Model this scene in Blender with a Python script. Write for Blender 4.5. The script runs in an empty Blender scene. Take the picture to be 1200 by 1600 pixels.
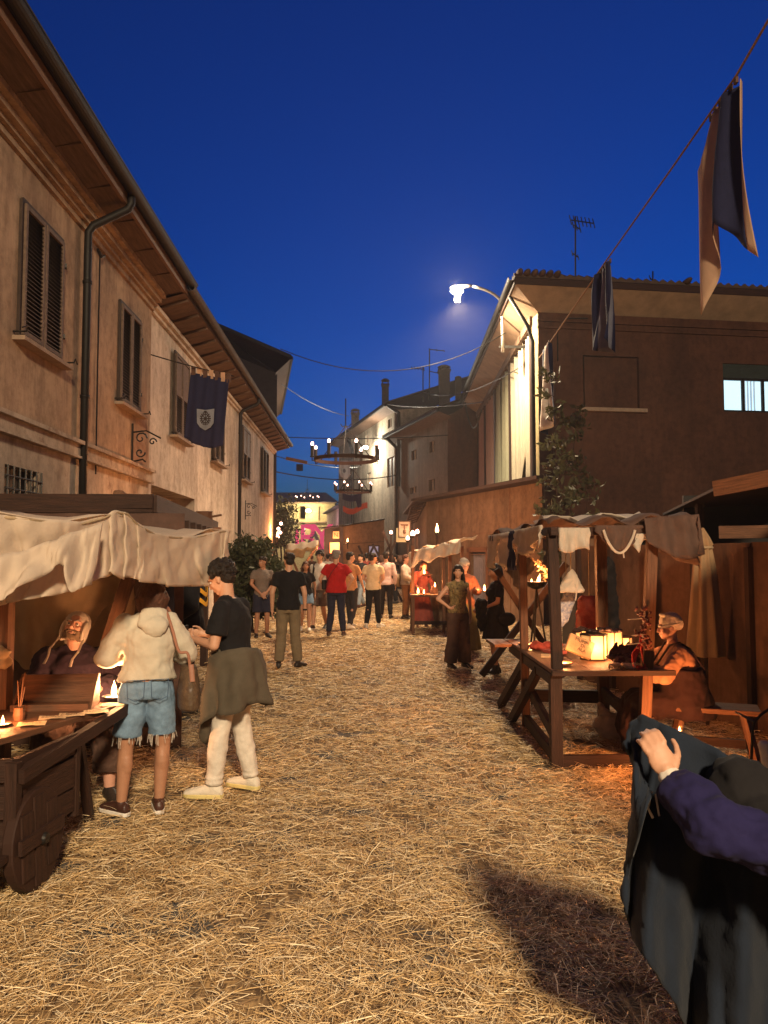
import bpy, math, random
import numpy as np
from mathutils import Vector, Matrix, Quaternion
R = math.radians
random.seed(11); rng = np.random.default_rng(11)
sc = bpy.context.scene; col = sc.collection

# ---------------------------------------------------------------- camera, sky, lamps
EYE = 1.72
PITCH = math.atan(68/1200)
cam_d = bpy.data.cameras.new('camera'); cam = bpy.data.objects.new('camera', cam_d); col.objects.link(cam)
cam_d.sensor_fit = 'HORIZONTAL'; cam_d.sensor_width = 36; cam_d.lens = 36; cam_d.clip_end = 2000; cam_d.clip_start = .05
cam.location = (0, 0, EYE); cam.rotation_euler = (R(90)+PITCH, 0, 0)
sc.camera = cam
sc.render.resolution_x = 768; sc.render.resolution_y = 1024
sc.view_settings.view_transform = 'Standard'; sc.view_settings.look = 'None'
sc.view_settings.exposure = 0; sc.view_settings.gamma = 1
sc.cycles.use_denoising = True
sc.cycles.max_bounces = 6; sc.cycles.diffuse_bounces = 3; sc.cycles.sample_clamp_indirect = 3
sc.cycles.use_light_tree = True

w = bpy.data.worlds.new('World'); sc.world = w; w.use_nodes = True
nt = w.node_tree; bg = nt.nodes['Background']
sky = nt.nodes.new('ShaderNodeTexSky'); sky.sky_type = 'NISHITA'; sky.sun_disc = False
sky.sun_elevation = R(-3.5); sky.sun_rotation = R(20); sky.ozone_density = 4; sky.air_density = 1.2; sky.dust_density = 1
hs = nt.nodes.new('ShaderNodeMix'); hs.data_type = 'RGBA'; hs.blend_type = 'MULTIPLY'; hs.inputs[0].default_value = 1
hs.inputs[7].default_value = (.05, 1.28, 2.2, 1)
nt.links.new(sky.outputs[0], hs.inputs[6]); nt.links.new(hs.outputs[2], bg.inputs[0]); bg.inputs[1].default_value = 1.45

def at(px, py, Y):
    u = (px-600)/1200; v = (800-py)/1200; c, s = math.cos(PITCH), math.sin(PITCH)
    d = Vector((u, c-v*s, s+v*c)); return Vector((0, 0, EYE)) + d*(Y/d.y)
def ray(px, py):
    u = (px-600)/1200; v = (800-py)/1200; c, s = math.cos(PITCH), math.sin(PITCH)
    return Vector((u, c-v*s, s+v*c))
def on(px, py, p0, n):            # where a sight line meets the plane through p0 with normal n
    d = ray(px, py); e = Vector((0, 0, EYE)); n = Vector(n)
    return e + d*((Vector(p0)-e).dot(n)/d.dot(n))
def ground(px, py): return on(px, py, (0, 0, 0), (0, 0, 1))

# ---------------------------------------------------------------- objects
def tag(o, label=None, cat=None, group=None, kind=None):
    if label: o['label'] = label
    if cat: o['category'] = cat
    if group: o['group'] = group
    if kind: o['kind'] = kind
    return o
def thing(name, label, cat, loc=(0, 0, 0), rz=0, group=None):
    o = bpy.data.objects.new(name, None); col.objects.link(o); o.empty_display_size = .1
    o.location = loc; o.rotation_euler = (0, 0, rz)
    return tag(o, label, cat, group)
def copy_tree(o, parent=None):
    c = o.copy(); col.objects.link(c); c.parent = parent
    for ch in list(o.children): copy_tree(ch, c)
    return c
def rootloc(p):
    v = Vector((0, 0, 0))
    while p is not None: v += Vector(p.location); p = p.parent
    return v
def frame(d, up=Vector((0, 0, 1))):
    d = Vector(d).normalized(); up = Vector(up)
    if abs(d.dot(up.normalized())) > .98: up = Vector((0, 1, 0)) if abs(d.y) < .9 else Vector((1, 0, 0))
    a = d.cross(up).normalized(); b = a.cross(d).normalized()
    return a, b, d
def smooth(pts, n=6):
    pts = [Vector(p) for p in pts]; out = []
    for i in range(len(pts)-1):
        a, b, c, d = pts[max(0, i-1)], pts[i], pts[i+1], pts[min(len(pts)-1, i+2)]
        for k in range(n):
            t = k/n; out.append(.5*((2*b)+(c-a)*t+(2*a-5*b+4*c-d)*t*t+(3*b-a-3*c+d)*t**3))
    return out+[pts[-1]]
BAKE = []
CLOUD = {}
def cloud(scale):
    if scale not in CLOUD:
        t = bpy.data.textures.new('folds', 'CLOUDS'); t.noise_scale = scale; t.noise_depth = 2; CLOUD[scale] = t
    return CLOUD[scale]
class MB:
    def __init__(s): s.v = []; s.f = []; s.uv = []; s.m = []
    def add(s, vs, fs, uvs=None, m=0):
        b = len(s.v); s.v += [tuple(v) for v in vs]
        for i, f in enumerate(fs):
            s.f.append(tuple(b+k for k in f)); s.uv.append(uvs[i] if uvs else None); s.m.append(m)
    def beam(s, p0, p1, w, h, up=(0, 0, 1), m=0, taper=1):
        p0 = Vector(p0); p1 = Vector(p1); a, b, d = frame(p1-p0, Vector(up)); L = (p1-p0).length
        vs = []
        for p, t in ((p0, 1), (p1, taper)):
            for x, y in ((-1, -1), (1, -1), (1, 1), (-1, 1)): vs.append(p+a*(x*w/2*t)+b*(y*h/2*t))
        o = random.random()*7
        fs = [(0, 1, 2, 3), (7, 6, 5, 4)]; uv = [[(o, o), (o+w, o), (o+w, o+h), (o, o+h)]]*2
        for k in range(4):
            j = (k+1) % 4; ww = w if k % 2 == 0 else h
            fs.append((k, k+4, j+4, j)); q = o+k*.37; uv.append([(o, q), (o+L, q), (o+L, q+ww), (o, q+ww)])
        s.add(vs, fs, uv, m); return s
    def box(s, c, sz, rz=0, m=0):
        c = Vector(c); q = Matrix.Rotation(rz, 3, 'Z'); i = max(range(3), key=lambda k: sz[k])
        ax = q @ Vector([1 if k == i else 0 for k in range(3)])
        o = [k for k in range(3) if k != i]
        upi = o[1]; wi = o[0]
        up = q @ Vector([1 if k == upi else 0 for k in range(3)])
        return s.beam(c-ax*sz[i]/2, c+ax*sz[i]/2, sz[wi], sz[upi], up, m)
    def quad(s, a, b, c, d, m=0):
        L = (Vector(b)-Vector(a)).length; H = (Vector(d)-Vector(a)).length
        s.add([a, b, c, d], [(0, 1, 2, 3)], [[(0, 0), (L, 0), (L, H), (0, H)]], m); return s
    def tube(s, pts, r, n=8, cap=True, m=0, flat=1, side=None):
        pts = [Vector(p) for p in pts]; k = len(pts); rs = r if isinstance(r, (list, tuple)) else [r]*k
        vs = []; up = Vector(side) if side is not None else Vector((0, 0, 1)); pa = None
        for i, p in enumerate(pts):
            d = (pts[min(i+1, k-1)]-pts[max(i-1, 0)])
            if d.length < 1e-9: d = Vector((0, 0, 1))
            d.normalize()
            if pa is None:
                a, b, _ = frame(d, up)
            else:
                a = (pa-d*pa.dot(d)); a = a.normalized() if a.length > 1e-6 else frame(d)[0]; b = a.cross(d)
            pa = a
            for j in range(n):
                t = 2*math.pi*j/n; vs.append(p+a*(math.cos(t)*rs[i])+b*(math.sin(t)*rs[i]*flat))
        fs = []
        for i in range(k-1):
            for j in range(n):
                j2 = (j+1) % n; fs.append((i*n+j, (i+1)*n+j, (i+1)*n+j2, i*n+j2))
        if cap: fs.append(tuple(range(n))); fs.append(tuple(reversed(range((k-1)*n, k*n))))
        s.add(vs, fs, None, m); return s
    def loft(s, rings, n=16, m=0):      # rings: (centre, lateral vector, front vector)
        vs = []; k = len(rings)
        for c, a, b in rings:
            for j in range(n):
                t = 2*math.pi*j/n; vs.append(Vector(c)+Vector(a)*math.cos(t)+Vector(b)*math.sin(t))
        fs = []
        for i in range(k-1):
            for j in range(n):
                j2 = (j+1) % n; fs.append((i*n+j, i*n+j2, (i+1)*n+j2, (i+1)*n+j))
        fs.append(tuple(reversed(range(n)))); fs.append(tuple(range((k-1)*n, k*n)))
        s.add(vs, fs, None, m); return s
    def lathe(s, prof, c, n=20, m=0, axis=None):
        c = Vector(c); q = Matrix.Identity(3)
        if axis is not None: q = Vector((0, 0, 1)).rotation_difference(Vector(axis)).to_matrix()
        vs = [c+q @ Vector((r*math.cos(2*math.pi*j/n), r*math.sin(2*math.pi*j/n), z)) for r, z in prof for j in range(n)]
        fs = []
        for i in range(len(prof)-1):
            for j in range(n):
                j2 = (j+1) % n; fs.append((i*n+j, i*n+j2, (i+1)*n+j2, (i+1)*n+j))
        fs.append(tuple(reversed(range(n)))); fs.append(tuple(range((len(prof)-1)*n, len(prof)*n)))
        s.add(vs, fs, None, m); return s
    def ell(s, c, r, q=None, n=12, m=0):
        c = Vector(c); q = q or Matrix.Identity(3); vs = [c+q @ Vector((0, 0, r[2]))]; h = max(4, n//2)
        for i in range(1, h):
            t = math.pi*i/h
            for j in range(n):
                p = 2*math.pi*j/n; vs.append(c+q @ Vector((r[0]*math.sin(t)*math.cos(p), r[1]*math.sin(t)*math.sin(p), r[2]*math.cos(t))))
        vs.append(c+q @ Vector((0, 0, -r[2]))); L = len(vs)-1
        fs = [(0, 1+j, 1+(j+1) % n) for j in range(n)]
        for i in range(h-2):
            for j in range(n):
                j2 = (j+1) % n; a = 1+i*n; fs.append((a+j, a+n+j, a+n+j2, a+j2))
        a = 1+(h-2)*n; fs += [(a+j, L, a+(j+1) % n) for j in range(n)]
        s.add(vs, fs, None, m); return s
    def cap(s, p0, p1, r0, r1, n=10, m=0):      # capsule with rounded ends
        p0 = Vector(p0); p1 = Vector(p1); d = (p1-p0)
        if d.length < 1e-6: return s.ell(p0, (r0,)*3, n=n)
        d.normalize(); pts = []; rs = []
        for t in (80, 55, 25): pts.append(p0-d*r0*math.sin(R(t))); rs.append(r0*math.cos(R(t)))
        pts += [p0, p1]; rs += [r0, r1]
        for t in (25, 55, 80): pts.append(p1+d*r1*math.sin(R(t))); rs.append(r1*math.cos(R(t)))
        return s.tube(pts, rs, n)
    def grid(s, P, m=0):
        nu = len(P); nv = len(P[0]); vs = [p for row in P for p in row]
        fs = [(i*nv+j, (i+1)*nv+j, (i+1)*nv+j+1, i*nv+j+1) for i in range(nu-1) for j in range(nv-1)]
        uv = [[(i/nu, j/nv), ((i+1)/nu, j/nv), ((i+1)/nu, (j+1)/nv), (i/nu, (j+1)/nv)] for i in range(nu-1) for j in range(nv-1)]
        s.add(vs, fs, uv, m); return s
    def build(s, name, mat, parent=None, smooth=False, local=False, voxel=None, relax=3, folds=None, solid=None, bevel=None, tagv=None, sub=0):
        V = np.array(s.v, dtype=float).reshape(-1, 3); loc = Vector((0, 0, 0))
        if parent is None:
            if not local:
                mn = V.min(0); mx = V.max(0); loc = Vector(((mn[0]+mx[0])/2, (mn[1]+mx[1])/2, mn[2]))
                V = V-np.array(loc)
        elif not local: V = V-np.array(rootloc(parent))
        me = bpy.data.meshes.new(name); me.from_pydata([tuple(v) for v in V], [], s.f)
        mats = mat if isinstance(mat, (list, tuple)) else [mat]
        for x in mats: me.materials.append(x)
        if len(mats) > 1: me.polygons.foreach_set('material_index', s.m)
        if any(u is not None for u in s.uv):
            l = me.uv_layers.new(name='UVMap'); fl = []
            for f, u in zip(s.f, s.uv):
                for k in range(len(f)): fl += list(u[k]) if u else [0, 0]
            l.data.foreach_set('uv', fl)
        if smooth or voxel: me.polygons.foreach_set('use_smooth', [True]*len(me.polygons))
        me.update()
        o = bpy.data.objects.new(name, me); col.objects.link(o); o.location = loc
        if parent is not None: o.parent = parent
        if voxel:
            md = o.modifiers.new('r', 'REMESH'); md.mode = 'VOXEL'; md.voxel_size = voxel; md.use_smooth_shade = True
            if relax: md = o.modifiers.new('s', 'SMOOTH'); md.factor = .5; md.iterations = relax
        if sub: md = o.modifiers.new('u', 'SUBSURF'); md.levels = sub; md.render_levels = sub
        if folds:
            for sc_, st_ in (folds if isinstance(folds[0], tuple) else (folds,)):
                md = o.modifiers.new('d', 'DISPLACE'); md.texture = cloud(sc_); md.strength = st_; md.mid_level = .5; md.texture_coords = 'GLOBAL'
        if solid: md = o.modifiers.new('t', 'SOLIDIFY'); md.thickness = solid; md.offset = 0
        if bevel: md = o.modifiers.new('b', 'BEVEL'); md.width = bevel; md.segments = 1; md.limit_method = 'ANGLE'
        if len(o.modifiers): BAKE.append(o)
        return o
def bake_all():
    bpy.context.view_layer.update(); dg = bpy.context.evaluated_depsgraph_get(); new = []
    for o in BAKE: new.append((o, bpy.data.meshes.new_from_object(o.evaluated_get(dg), depsgraph=dg)))
    for o, me in new:
        me.name = o.name; o.modifiers.clear(); o.data = me
    BAKE.clear()

# ---------------------------------------------------------------- materials
MAT = {}
def nmat(name):
    m = bpy.data.materials.new(name); m.use_nodes = True; return m, m.node_tree, m.node_tree.nodes['Principled BSDF']
def c4(c, k=1): return (min(1, c[0]*k), min(1, c[1]*k), min(1, c[2]*k), 1)
def mat(name, base, rough=.8, var=.3, scale=5, bump=.25, bscale=45, stretch=(1, 1, 1), uv=False, alt=None, metal=0, transl=0, sheen=0, bdist=.01, emit=None, estr=0, spec=.3):
    if name in MAT: return MAT[name]
    m, t, b = nmat(name); N = t.nodes; L = t.links
    tc = N.new('ShaderNodeTexCoord'); mp = N.new('ShaderNodeMapping'); mp.inputs['Scale'].default_value = stretch
    L.new(tc.outputs['UV' if uv else 'Object'], mp.inputs[0])
    n1 = N.new('ShaderNodeTexNoise'); n1.inputs['Scale'].default_value = scale; n1.inputs['Detail'].default_value = 6; n1.inputs['Roughness'].default_value = .65
    L.new(mp.outputs[0], n1.inputs['Vector'])
    cr = N.new('ShaderNodeValToRGB'); cr.color_ramp.elements[0].position = .3; cr.color_ramp.elements[1].position = .7
    cr.color_ramp.elements[0].color = c4(alt) if alt else c4(base, 1-var); cr.color_ramp.elements[1].color = c4(base, 1+var*.6)
    L.new(n1.outputs['Fac'], cr.inputs[0]); L.new(cr.outputs[0], b.inputs['Base Color'])
    n2 = N.new('ShaderNodeTexNoise'); n2.inputs['Scale'].default_value = bscale; n2.inputs['Detail'].default_value = 4
    L.new(mp.outputs[0], n2.inputs['Vector'])
    bp = N.new('ShaderNodeBump'); bp.inputs['Strength'].default_value = bump; bp.inputs['Distance'].default_value = bdist
    L.new(n2.outputs['Fac'], bp.inputs['Height']); L.new(bp.outputs[0], b.inputs['Normal'])
    b.inputs['Roughness'].default_value = rough; b.inputs['Metallic'].default_value = metal; b.inputs['Specular IOR Level'].default_value = spec
    if sheen: b.inputs['Sheen Weight'].default_value = sheen
    if emit: b.inputs['Emission Color'].default_value = c4(emit); b.inputs['Emission Strength'].default_value = estr
    if transl:
        tr = N.new('ShaderNodeBsdfTranslucent'); mx = N.new('ShaderNodeMixShader'); mx.inputs[0].default_value = transl
        L.new(cr.outputs[0], tr.inputs[0]); L.new(bp.outputs[0], tr.inputs['Normal'])
        L.new(b.outputs[0], mx.inputs[1]); L.new(tr.outputs[0], mx.inputs[2]); L.new(mx.outputs[0], N['Material Output'].inputs[0])
    MAT[name] = m; return m
def emis(name, c, s):
    if name in MAT: return MAT[name]
    m, t, b = nmat(name); b.inputs['Base Color'].default_value = c4(c); b.inputs['Emission Color'].default_value = c4(c); b.inputs['Emission Strength'].default_value = s
    MAT[name] = m; return m
def plaster(name, base, stain, streak=.5, peel=None):
    m, t, b = nmat(name); N = t.nodes; L = t.links
    tc = N.new('ShaderNodeTexCoord')
    def noise(sc_, st, det=6, ro=.65):
        mp = N.new('ShaderNodeMapping'); mp.inputs['Scale'].default_value = st; L.new(tc.outputs['Object'], mp.inputs[0])
        n = N.new('ShaderNodeTexNoise'); n.inputs['Scale'].default_value = sc_; n.inputs['Detail'].default_value = det; n.inputs['Roughness'].default_value = ro
        L.new(mp.outputs[0], n.inputs['Vector']); return n
    def ramp(src, a, c, p0, p1):
        r = N.new('ShaderNodeValToRGB'); r.color_ramp.elements[0].position = p0; r.color_ramp.elements[1].position = p1
        r.color_ramp.elements[0].color = a; r.color_ramp.elements[1].color = c; L.new(src.outputs['Fac'], r.inputs[0]); return r
    def mix(a, c, f, mode='MIX'):
        x = N.new('ShaderNodeMix'); x.data_type = 'RGBA'; x.blend_type = mode
        L.new(a, x.inputs[6]); L.new(c, x.inputs[7])
        if isinstance(f, float): x.inputs[0].default_value = f
        else: L.new(f, x.inputs[0])
        return x.outputs[2]
    c1 = ramp(noise(.7, (1, 1, 1), 8), c4(base, .70), c4(base, 1.22), .32, .66).outputs[0]
    st = ramp(noise(2.2, (1, 1, .16), 6, .7), (1, 1, 1, 1), (0, 0, 0, 1), .44, .72)
    inv = N.new('ShaderNodeInvert'); L.new(st.outputs[0], inv.inputs[1])
    fac = N.new('ShaderNodeMath'); fac.operation = 'MULTIPLY'; fac.inputs[1].default_value = streak; L.new(inv.outputs[0], fac.inputs[0])
    rgb = N.new('ShaderNodeRGB'); rgb.outputs[0].default_value = c4(stain)
    c2 = mix(c1, rgb.outputs[0], fac.outputs[0])
    if peel:
        pr = ramp(noise(1.1, (1, 1, .8), 8, .7), (0, 0, 0, 1), (1, 1, 1, 1), .60, .63)
        rg = N.new('ShaderNodeRGB'); rg.outputs[0].default_value = c4(peel); c2 = mix(c2, rg.outputs[0], pr.outputs[0])
    sp = ramp(noise(7, (1, 1, 1), 8), (.72, .70, .68, 1), (1.0, 1.0, 1.0, 1), .33, .56).outputs[0]
    c2 = mix(c2, sp, 1.0, 'MULTIPLY'); L.new(c2, b.inputs['Base Color'])
    bp = N.new('ShaderNodeBump'); bp.inputs['Strength'].default_value = .35; bp.inputs['Distance'].default_value = .02
    L.new(noise(9, (1, 1, 1), 8, .7).outputs['Fac'], bp.inputs['Height']); L.new(bp.outputs[0], b.inputs['Normal'])
    b.inputs['Roughness'].default_value = .9; b.inputs['Specular IOR Level'].default_value = .2
    MAT[name] = m; return m
P_A = plaster('ochre_plaster', (.37, .255, .165), (.14, .08, .055), .8)
P_A2 = plaster('pale_base_plaster', (.40, .32, .24), (.16, .11, .08), .75, peel=(.25, .17, .12))
P_B = plaster('cream_plaster', (.55, .46, .375), (.22, .165, .125), .7)
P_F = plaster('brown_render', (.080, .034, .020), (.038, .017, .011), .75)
P_D = plaster('grey_stucco', (.33, .28, .21), (.10, .085, .07), .85, peel=(.22, .18, .14))
P_E = plaster('dark_stucco', (.12, .085, .06), (.05, .036, .028), .8)
P_G = plaster('yellow_plaster', (.55, .47, .28), (.4, .33, .2), .3)
P_H = plaster('pink_plaster', (.5, .36, .36), (.3, .2, .2), .4)
P_HOARD = plaster('orange_hoarding_paint', (.175, .115, .075), (.09, .06, .04), .75)
P_HOARD2 = plaster('brown_board', (.16, .10, .065), (.08, .05, .035), .6)
P_FENCE = plaster('weathered_board', (.14, .075, .045), (.06, .032, .02), .8, peel=None)
P_YEL = plaster('yellow_pillar_paint', (.30, .25, .13), (.16, .12, .07), .5)
WOOD = mat('dark_wood', (.034, .014, .008), .7, .55, 3, .5, 12, (1.2, 14, 1), uv=True)
WOODR = mat('reddish_wood', (.13, .055, .026), .65, .5, 3, .5, 12, (1.2, 16, 1), uv=True)
WOODL = mat('light_wood', (.17, .09, .05), .65, .35, 3, .4, 12, (1.2, 16, 1), uv=True)
SOFFIT = mat('soffit_boards', (.11, .066, .042), .85, .45, 2.5, .4, 10, (1, 8, 1), uv=True)
SHUT = mat('shutter_paint', (.04, .024, .017), .7, .4, 8, .3, 30)
IRON = mat('black_iron', (.02, .018, .016), .5, .3, 12, .2, 40, metal=.3)
PIPE = mat('dark_pipe', (.009, .007, .006), .6, .3, 8, .1, 30)
GALV = mat('galvanised_steel', (.35, .33, .3), .45, .2, 8, .1, 30, metal=.7)
GUT = mat('aged_gutter', (.06, .045, .035), .7, .4, 6, .2, 30)
TILE = mat('roof_tile', (.07, .045, .035), .85, .4, 6, .5, 20)
SLATE = mat('grey_roof', (.13, .13, .14), .85, .25, 3, .3, 20)
STONE = mat('sill_stone', (.28, .20, .14), .85, .25, 8, .4, 30)
CANVAS = mat('cream_canvas', (.66, .54, .42), .9, .1, 5, .5, 60, transl=.35, bdist=.004)
CANVAS2 = mat('tan_canvas', (.50, .34, .19), .9, .15, 4, .4, 60, transl=.35, bdist=.004)
GAUZE = mat('white_gauze', (.66, .56, .46), .9, .12, 9, .6, 120, transl=.35, bdist=.004)
BRNCL = mat('brown_cloth', (.10, .055, .04), .9, .25, 6, .4, 60, transl=.1)
NAVY = mat('navy_cloth', (.012, .014, .045), .85, .2, 5, .3, 60)
BEIGE = mat('beige_cloth', (.68, .47, .32), .85, .12, 4, .3, 60, transl=.5)
GREYC = mat('grey_cloth', (.16, .16, .20), .85, .2, 5, .3, 60)
FLAME = emis('flame', (1.0, .55, .22), 14)
BULB = emis('candle_bulb', (1.0, .52, .38), 9)
LAMPG = emis('street_lamp_glass', (1.0, .88, .60), 150)
def light(name, loc, power, color, radius=.05, parent=None, cone=None):
    d = bpy.data.lights.new(name, 'SPOT' if cone else 'POINT')
    if cone: d.spot_size = R(cone); d.spot_blend = .7
    d.energy = power*(1.9 if tuple(color) == CANDLE else 1); d.color = color; d.shadow_soft_size = radius
    o = bpy.data.objects.new(name, d); col.objects.link(o)
    if parent is not None: o.parent = parent; o.location = Vector(loc)-rootloc(parent)
    else: o.location = loc
    return o
CANDLE = (1.0, .36, .11)
SLAT = mat('slat_paint', (.13, .085, .06), .75, .4, 14, .3, 30)
# ---------------------------------------------------------------- ground and straw
def ground_mat():
    m, t, b = nmat('straw_strewn_asphalt'); N = t.nodes; L = t.links
    tc = N.new('ShaderNodeTexCoord')
    def nz(s, st=(1, 1, 1), rot=0, d=5):
        mp = N.new('ShaderNodeMapping'); mp.inputs['Scale'].default_value = st; mp.inputs['Rotation'].default_value = (0, 0, rot)
        L.new(tc.outputs['Object'], mp.inputs[0]); n = N.new('ShaderNodeTexNoise'); n.inputs['Scale'].default_value = s
        n.inputs['Detail'].default_value = d; L.new(mp.outputs[0], n.inputs['Vector']); return n
    a = nz(40, (1, .12, 1), .6); c = nz(40, (1, .12, 1), -.9); e = nz(40, (.12, 1, 1), .2)
    m1 = N.new('ShaderNodeMath'); m1.operation = 'MAXIMUM'; L.new(a.outputs[0], m1.inputs[0]); L.new(c.outputs[0], m1.inputs[1])
    m2 = N.new('ShaderNodeMath'); m2.operation = 'MAXIMUM'; L.new(m1.outputs[0], m2.inputs[0]); L.new(e.outputs[0], m2.inputs[1])
    cr = N.new('ShaderNodeValToRGB'); cr.color_ramp.elements[0].position = .5; cr.color_ramp.elements[1].position = .68
    cr.color_ramp.elements[0].color = (.09, .052, .024, 1); cr.color_ramp.elements[1].color = (.44, .28, .12, 1); L.new(m2.outputs[0], cr.inputs[0])
    p = nz(2.6, d=7); pr = N.new('ShaderNodeValToRGB'); pr.color_ramp.elements[0].position = .38; pr.color_ramp.elements[1].position = .47
    pr.color_ramp.elements[0].color = (0, 0, 0, 1); L.new(p.outputs[0], pr.inputs[0])
    mx = N.new('ShaderNodeMix'); mx.data_type = 'RGBA'; L.new(pr.outputs[0], mx.inputs[0]); mx.inputs[6].default_value = (.075, .07, .066, 1); L.new(cr.outputs[0], mx.inputs[7])
    L.new(mx.outputs[2], b.inputs['Base Color']); b.inputs['Roughness'].default_value = .95
    bp = N.new('ShaderNodeBump'); bp.inputs['Strength'].default_value = .8; bp.inputs['Distance'].default_value = .02
    L.new(m2.outputs[0], bp.inputs['Height']); L.new(bp.outputs[0], b.inputs['Normal']); return m
g = MB(); g.quad((-300, -60, 0), (300, -60, 0), (300, 500, 0), (-300, 500, 0))
tag(g.build('ground', ground_mat()), kind='structure')

def straw():
    from mathutils import noise as MN
    D0 = 5600.
    def count(y0, y1, x0, x1, dens): return int((y1-y0)*(x1-x0)*dens)
    xs = []; ys = []
    y = 1.9
    while y < 46:
        dy = .5 if y < 12 else 2.
        half0 = max(-5.2, -(.56*y+.6)); half1 = min(5.5, .56*y+.6)
        dens = D0*min(1, (4/y)**1.55)
        n = count(y, y+dy, half0, half1, dens)
        xs.append(rng.uniform(half0, half1, n)); ys.append(rng.uniform(y, y+dy, n)); y += dy
    X = np.concatenate(xs); Y = np.concatenate(ys)
    pn = np.array([MN.noise(Vector((a*2.6, b*2.6, 3)))*.8+.6*MN.noise(Vector((a*6, b*6, 9))) for a, b in zip(X, Y)])
    keep = rng.uniform(0, 1, len(X)) < np.clip(.95+pn*1.8, .13, 1)
    X, Y = X[keep], Y[keep]; n = len(X)
    dist = np.hypot(X, Y)
    ang = rng.uniform(0, math.pi, n)
    Ln = rng.gamma(2.6, .026, n)+.02; Wd = rng.uniform(.0013, .0036, n)*np.clip(dist/5, 1, 2.6)
    tilt = rng.normal(0, .13, n); bend = rng.normal(0, .12, n)
    z = rng.uniform(.003, .03, n)+.01*rng.gamma(1, 1, n)
    dx, dy_ = np.cos(ang), np.sin(ang); px, py = -dy_, dx
    roll = rng.uniform(-.9, .9, n)
    V = np.zeros((n, 6, 3)); t = [-.5, 0, .5]
    for k in range(3):
        cx = X+dx*Ln*t[k]+px*bend*Ln*(.25 if k == 1 else 0); cy = Y+dy_*Ln*t[k]+py*bend*Ln*(.25 if k == 1 else 0)
        cz = z+tilt*Ln*t[k]+(.004 if k == 1 else 0)
        for s_, q in ((-1, 0), (1, 1)):
            V[:, k*2+q, 0] = cx+s_*px*Wd/2*np.cos(roll); V[:, k*2+q, 1] = cy+s_*py*Wd/2*np.cos(roll); V[:, k*2+q, 2] = np.maximum(.002, cz+s_*Wd/2*np.sin(roll))
    base = (np.arange(n)*6)[:, None]
    F = np.concatenate([base+np.array([[0, 1, 3, 2]]), base+np.array([[2, 3, 5, 4]])], 1).reshape(-1)
    me = bpy.data.meshes.new('straw'); me.vertices.add(n*6); me.vertices.foreach_set('co', V.reshape(-1))
    me.loops.add(len(F)); me.loops.foreach_set('vertex_index', F.astype(np.int32))
    me.polygons.add(n*2); me.polygons.foreach_set('loop_start', np.arange(n*2, dtype=np.int32)*4)
    try: me.polygons.foreach_set('loop_total', np.full(n*2, 4, dtype=np.int32))
    except Exception: pass
    me.update(calc_edges=True)
    at_ = me.attributes.new('tone', 'FLOAT', 'POINT'); tone = np.clip(rng.beta(2.2, 2.2, n), 0, 1); at_.data.foreach_set('value', np.repeat(tone, 6).astype(np.float32))
    m, t_, b = nmat('straw'); N = t_.nodes; a = N.new('ShaderNodeAttribute'); a.attribute_name = 'tone'
    cr = N.new('ShaderNodeValToRGB'); e = cr.color_ramp.elements; e[0].color = (.20, .10, .035, 1); e[1].color = (.97, .84, .58, 1)
    x = e.new(.5); x.color = (.70, .48, .225, 1)
    t_.links.new(a.outputs['Fac'], cr.inputs[0]); t_.links.new(cr.outputs[0], b.inputs['Base Color']); b.inputs['Roughness'].default_value = .55
    b.inputs['Specular IOR Level'].default_value = .35
    me.materials.append(m); o = bpy.data.objects.new('straw', me); col.objects.link(o)
    tag(o, 'loose golden straw strewn all over the street', 'straw', kind='stuff'); print('straw', n)
straw()

# ---------------------------------------------------------------- buildings: helpers
def facade(mb, p0, p1, z0, z1, holes=(), depth=.2, inward=None, m=0, back=True, mh=None):
    """wall sheet from p0 to p1 with rectangular openings (u0,u1,za,zb[,depth]) that have reveals"""
    p0 = Vector((p0[0], p0[1], 0)); p1 = Vector((p1[0], p1[1], 0)); L = (p1-p0).length; d = (p1-p0)/L; inw = Vector(inward).normalized()
    us = sorted({0, L, *[h[0] for h in holes], *[h[1] for h in holes]}); zs = sorted({z0, z1, *[h[2] for h in holes], *[h[3] for h in holes]})
    P = lambda u, z, q=0: p0+d*u+inw*q+Vector((0, 0, z))
    for i in range(len(us)-1):
        for j in range(len(zs)-1):
            uc = (us[i]+us[i+1])/2; zc = (zs[j]+zs[j+1])/2
            if any(h[0] < uc < h[1] and h[2] < zc < h[3] for h in holes): continue
            mb.quad(P(us[i], zs[j]), P(us[i+1], zs[j]), P(us[i+1], zs[j+1]), P(us[i], zs[j+1]), m)
    for h in holes:
        q = h[4] if len(h) > 4 else depth; u0, u1, a, b = h[:4]; k = m if mh is None else mh
        mb.quad(P(u0, a), P(u0, b), P(u0, b, q), P(u0, a, q), k); mb.quad(P(u1, a), P(u1, b), P(u1, b, q), P(u1, a, q), k)
        mb.quad(P(u0, b), P(u1, b), P(u1, b, q), P(u0, b, q), k); mb.quad(P(u0, a), P(u1, a), P(u1, a, q), P(u0, a, q), k)
        if back: mb.quad(P(u0, a, q), P(u1, a, q), P(u1, b, q), P(u0, b, q), k)
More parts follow.
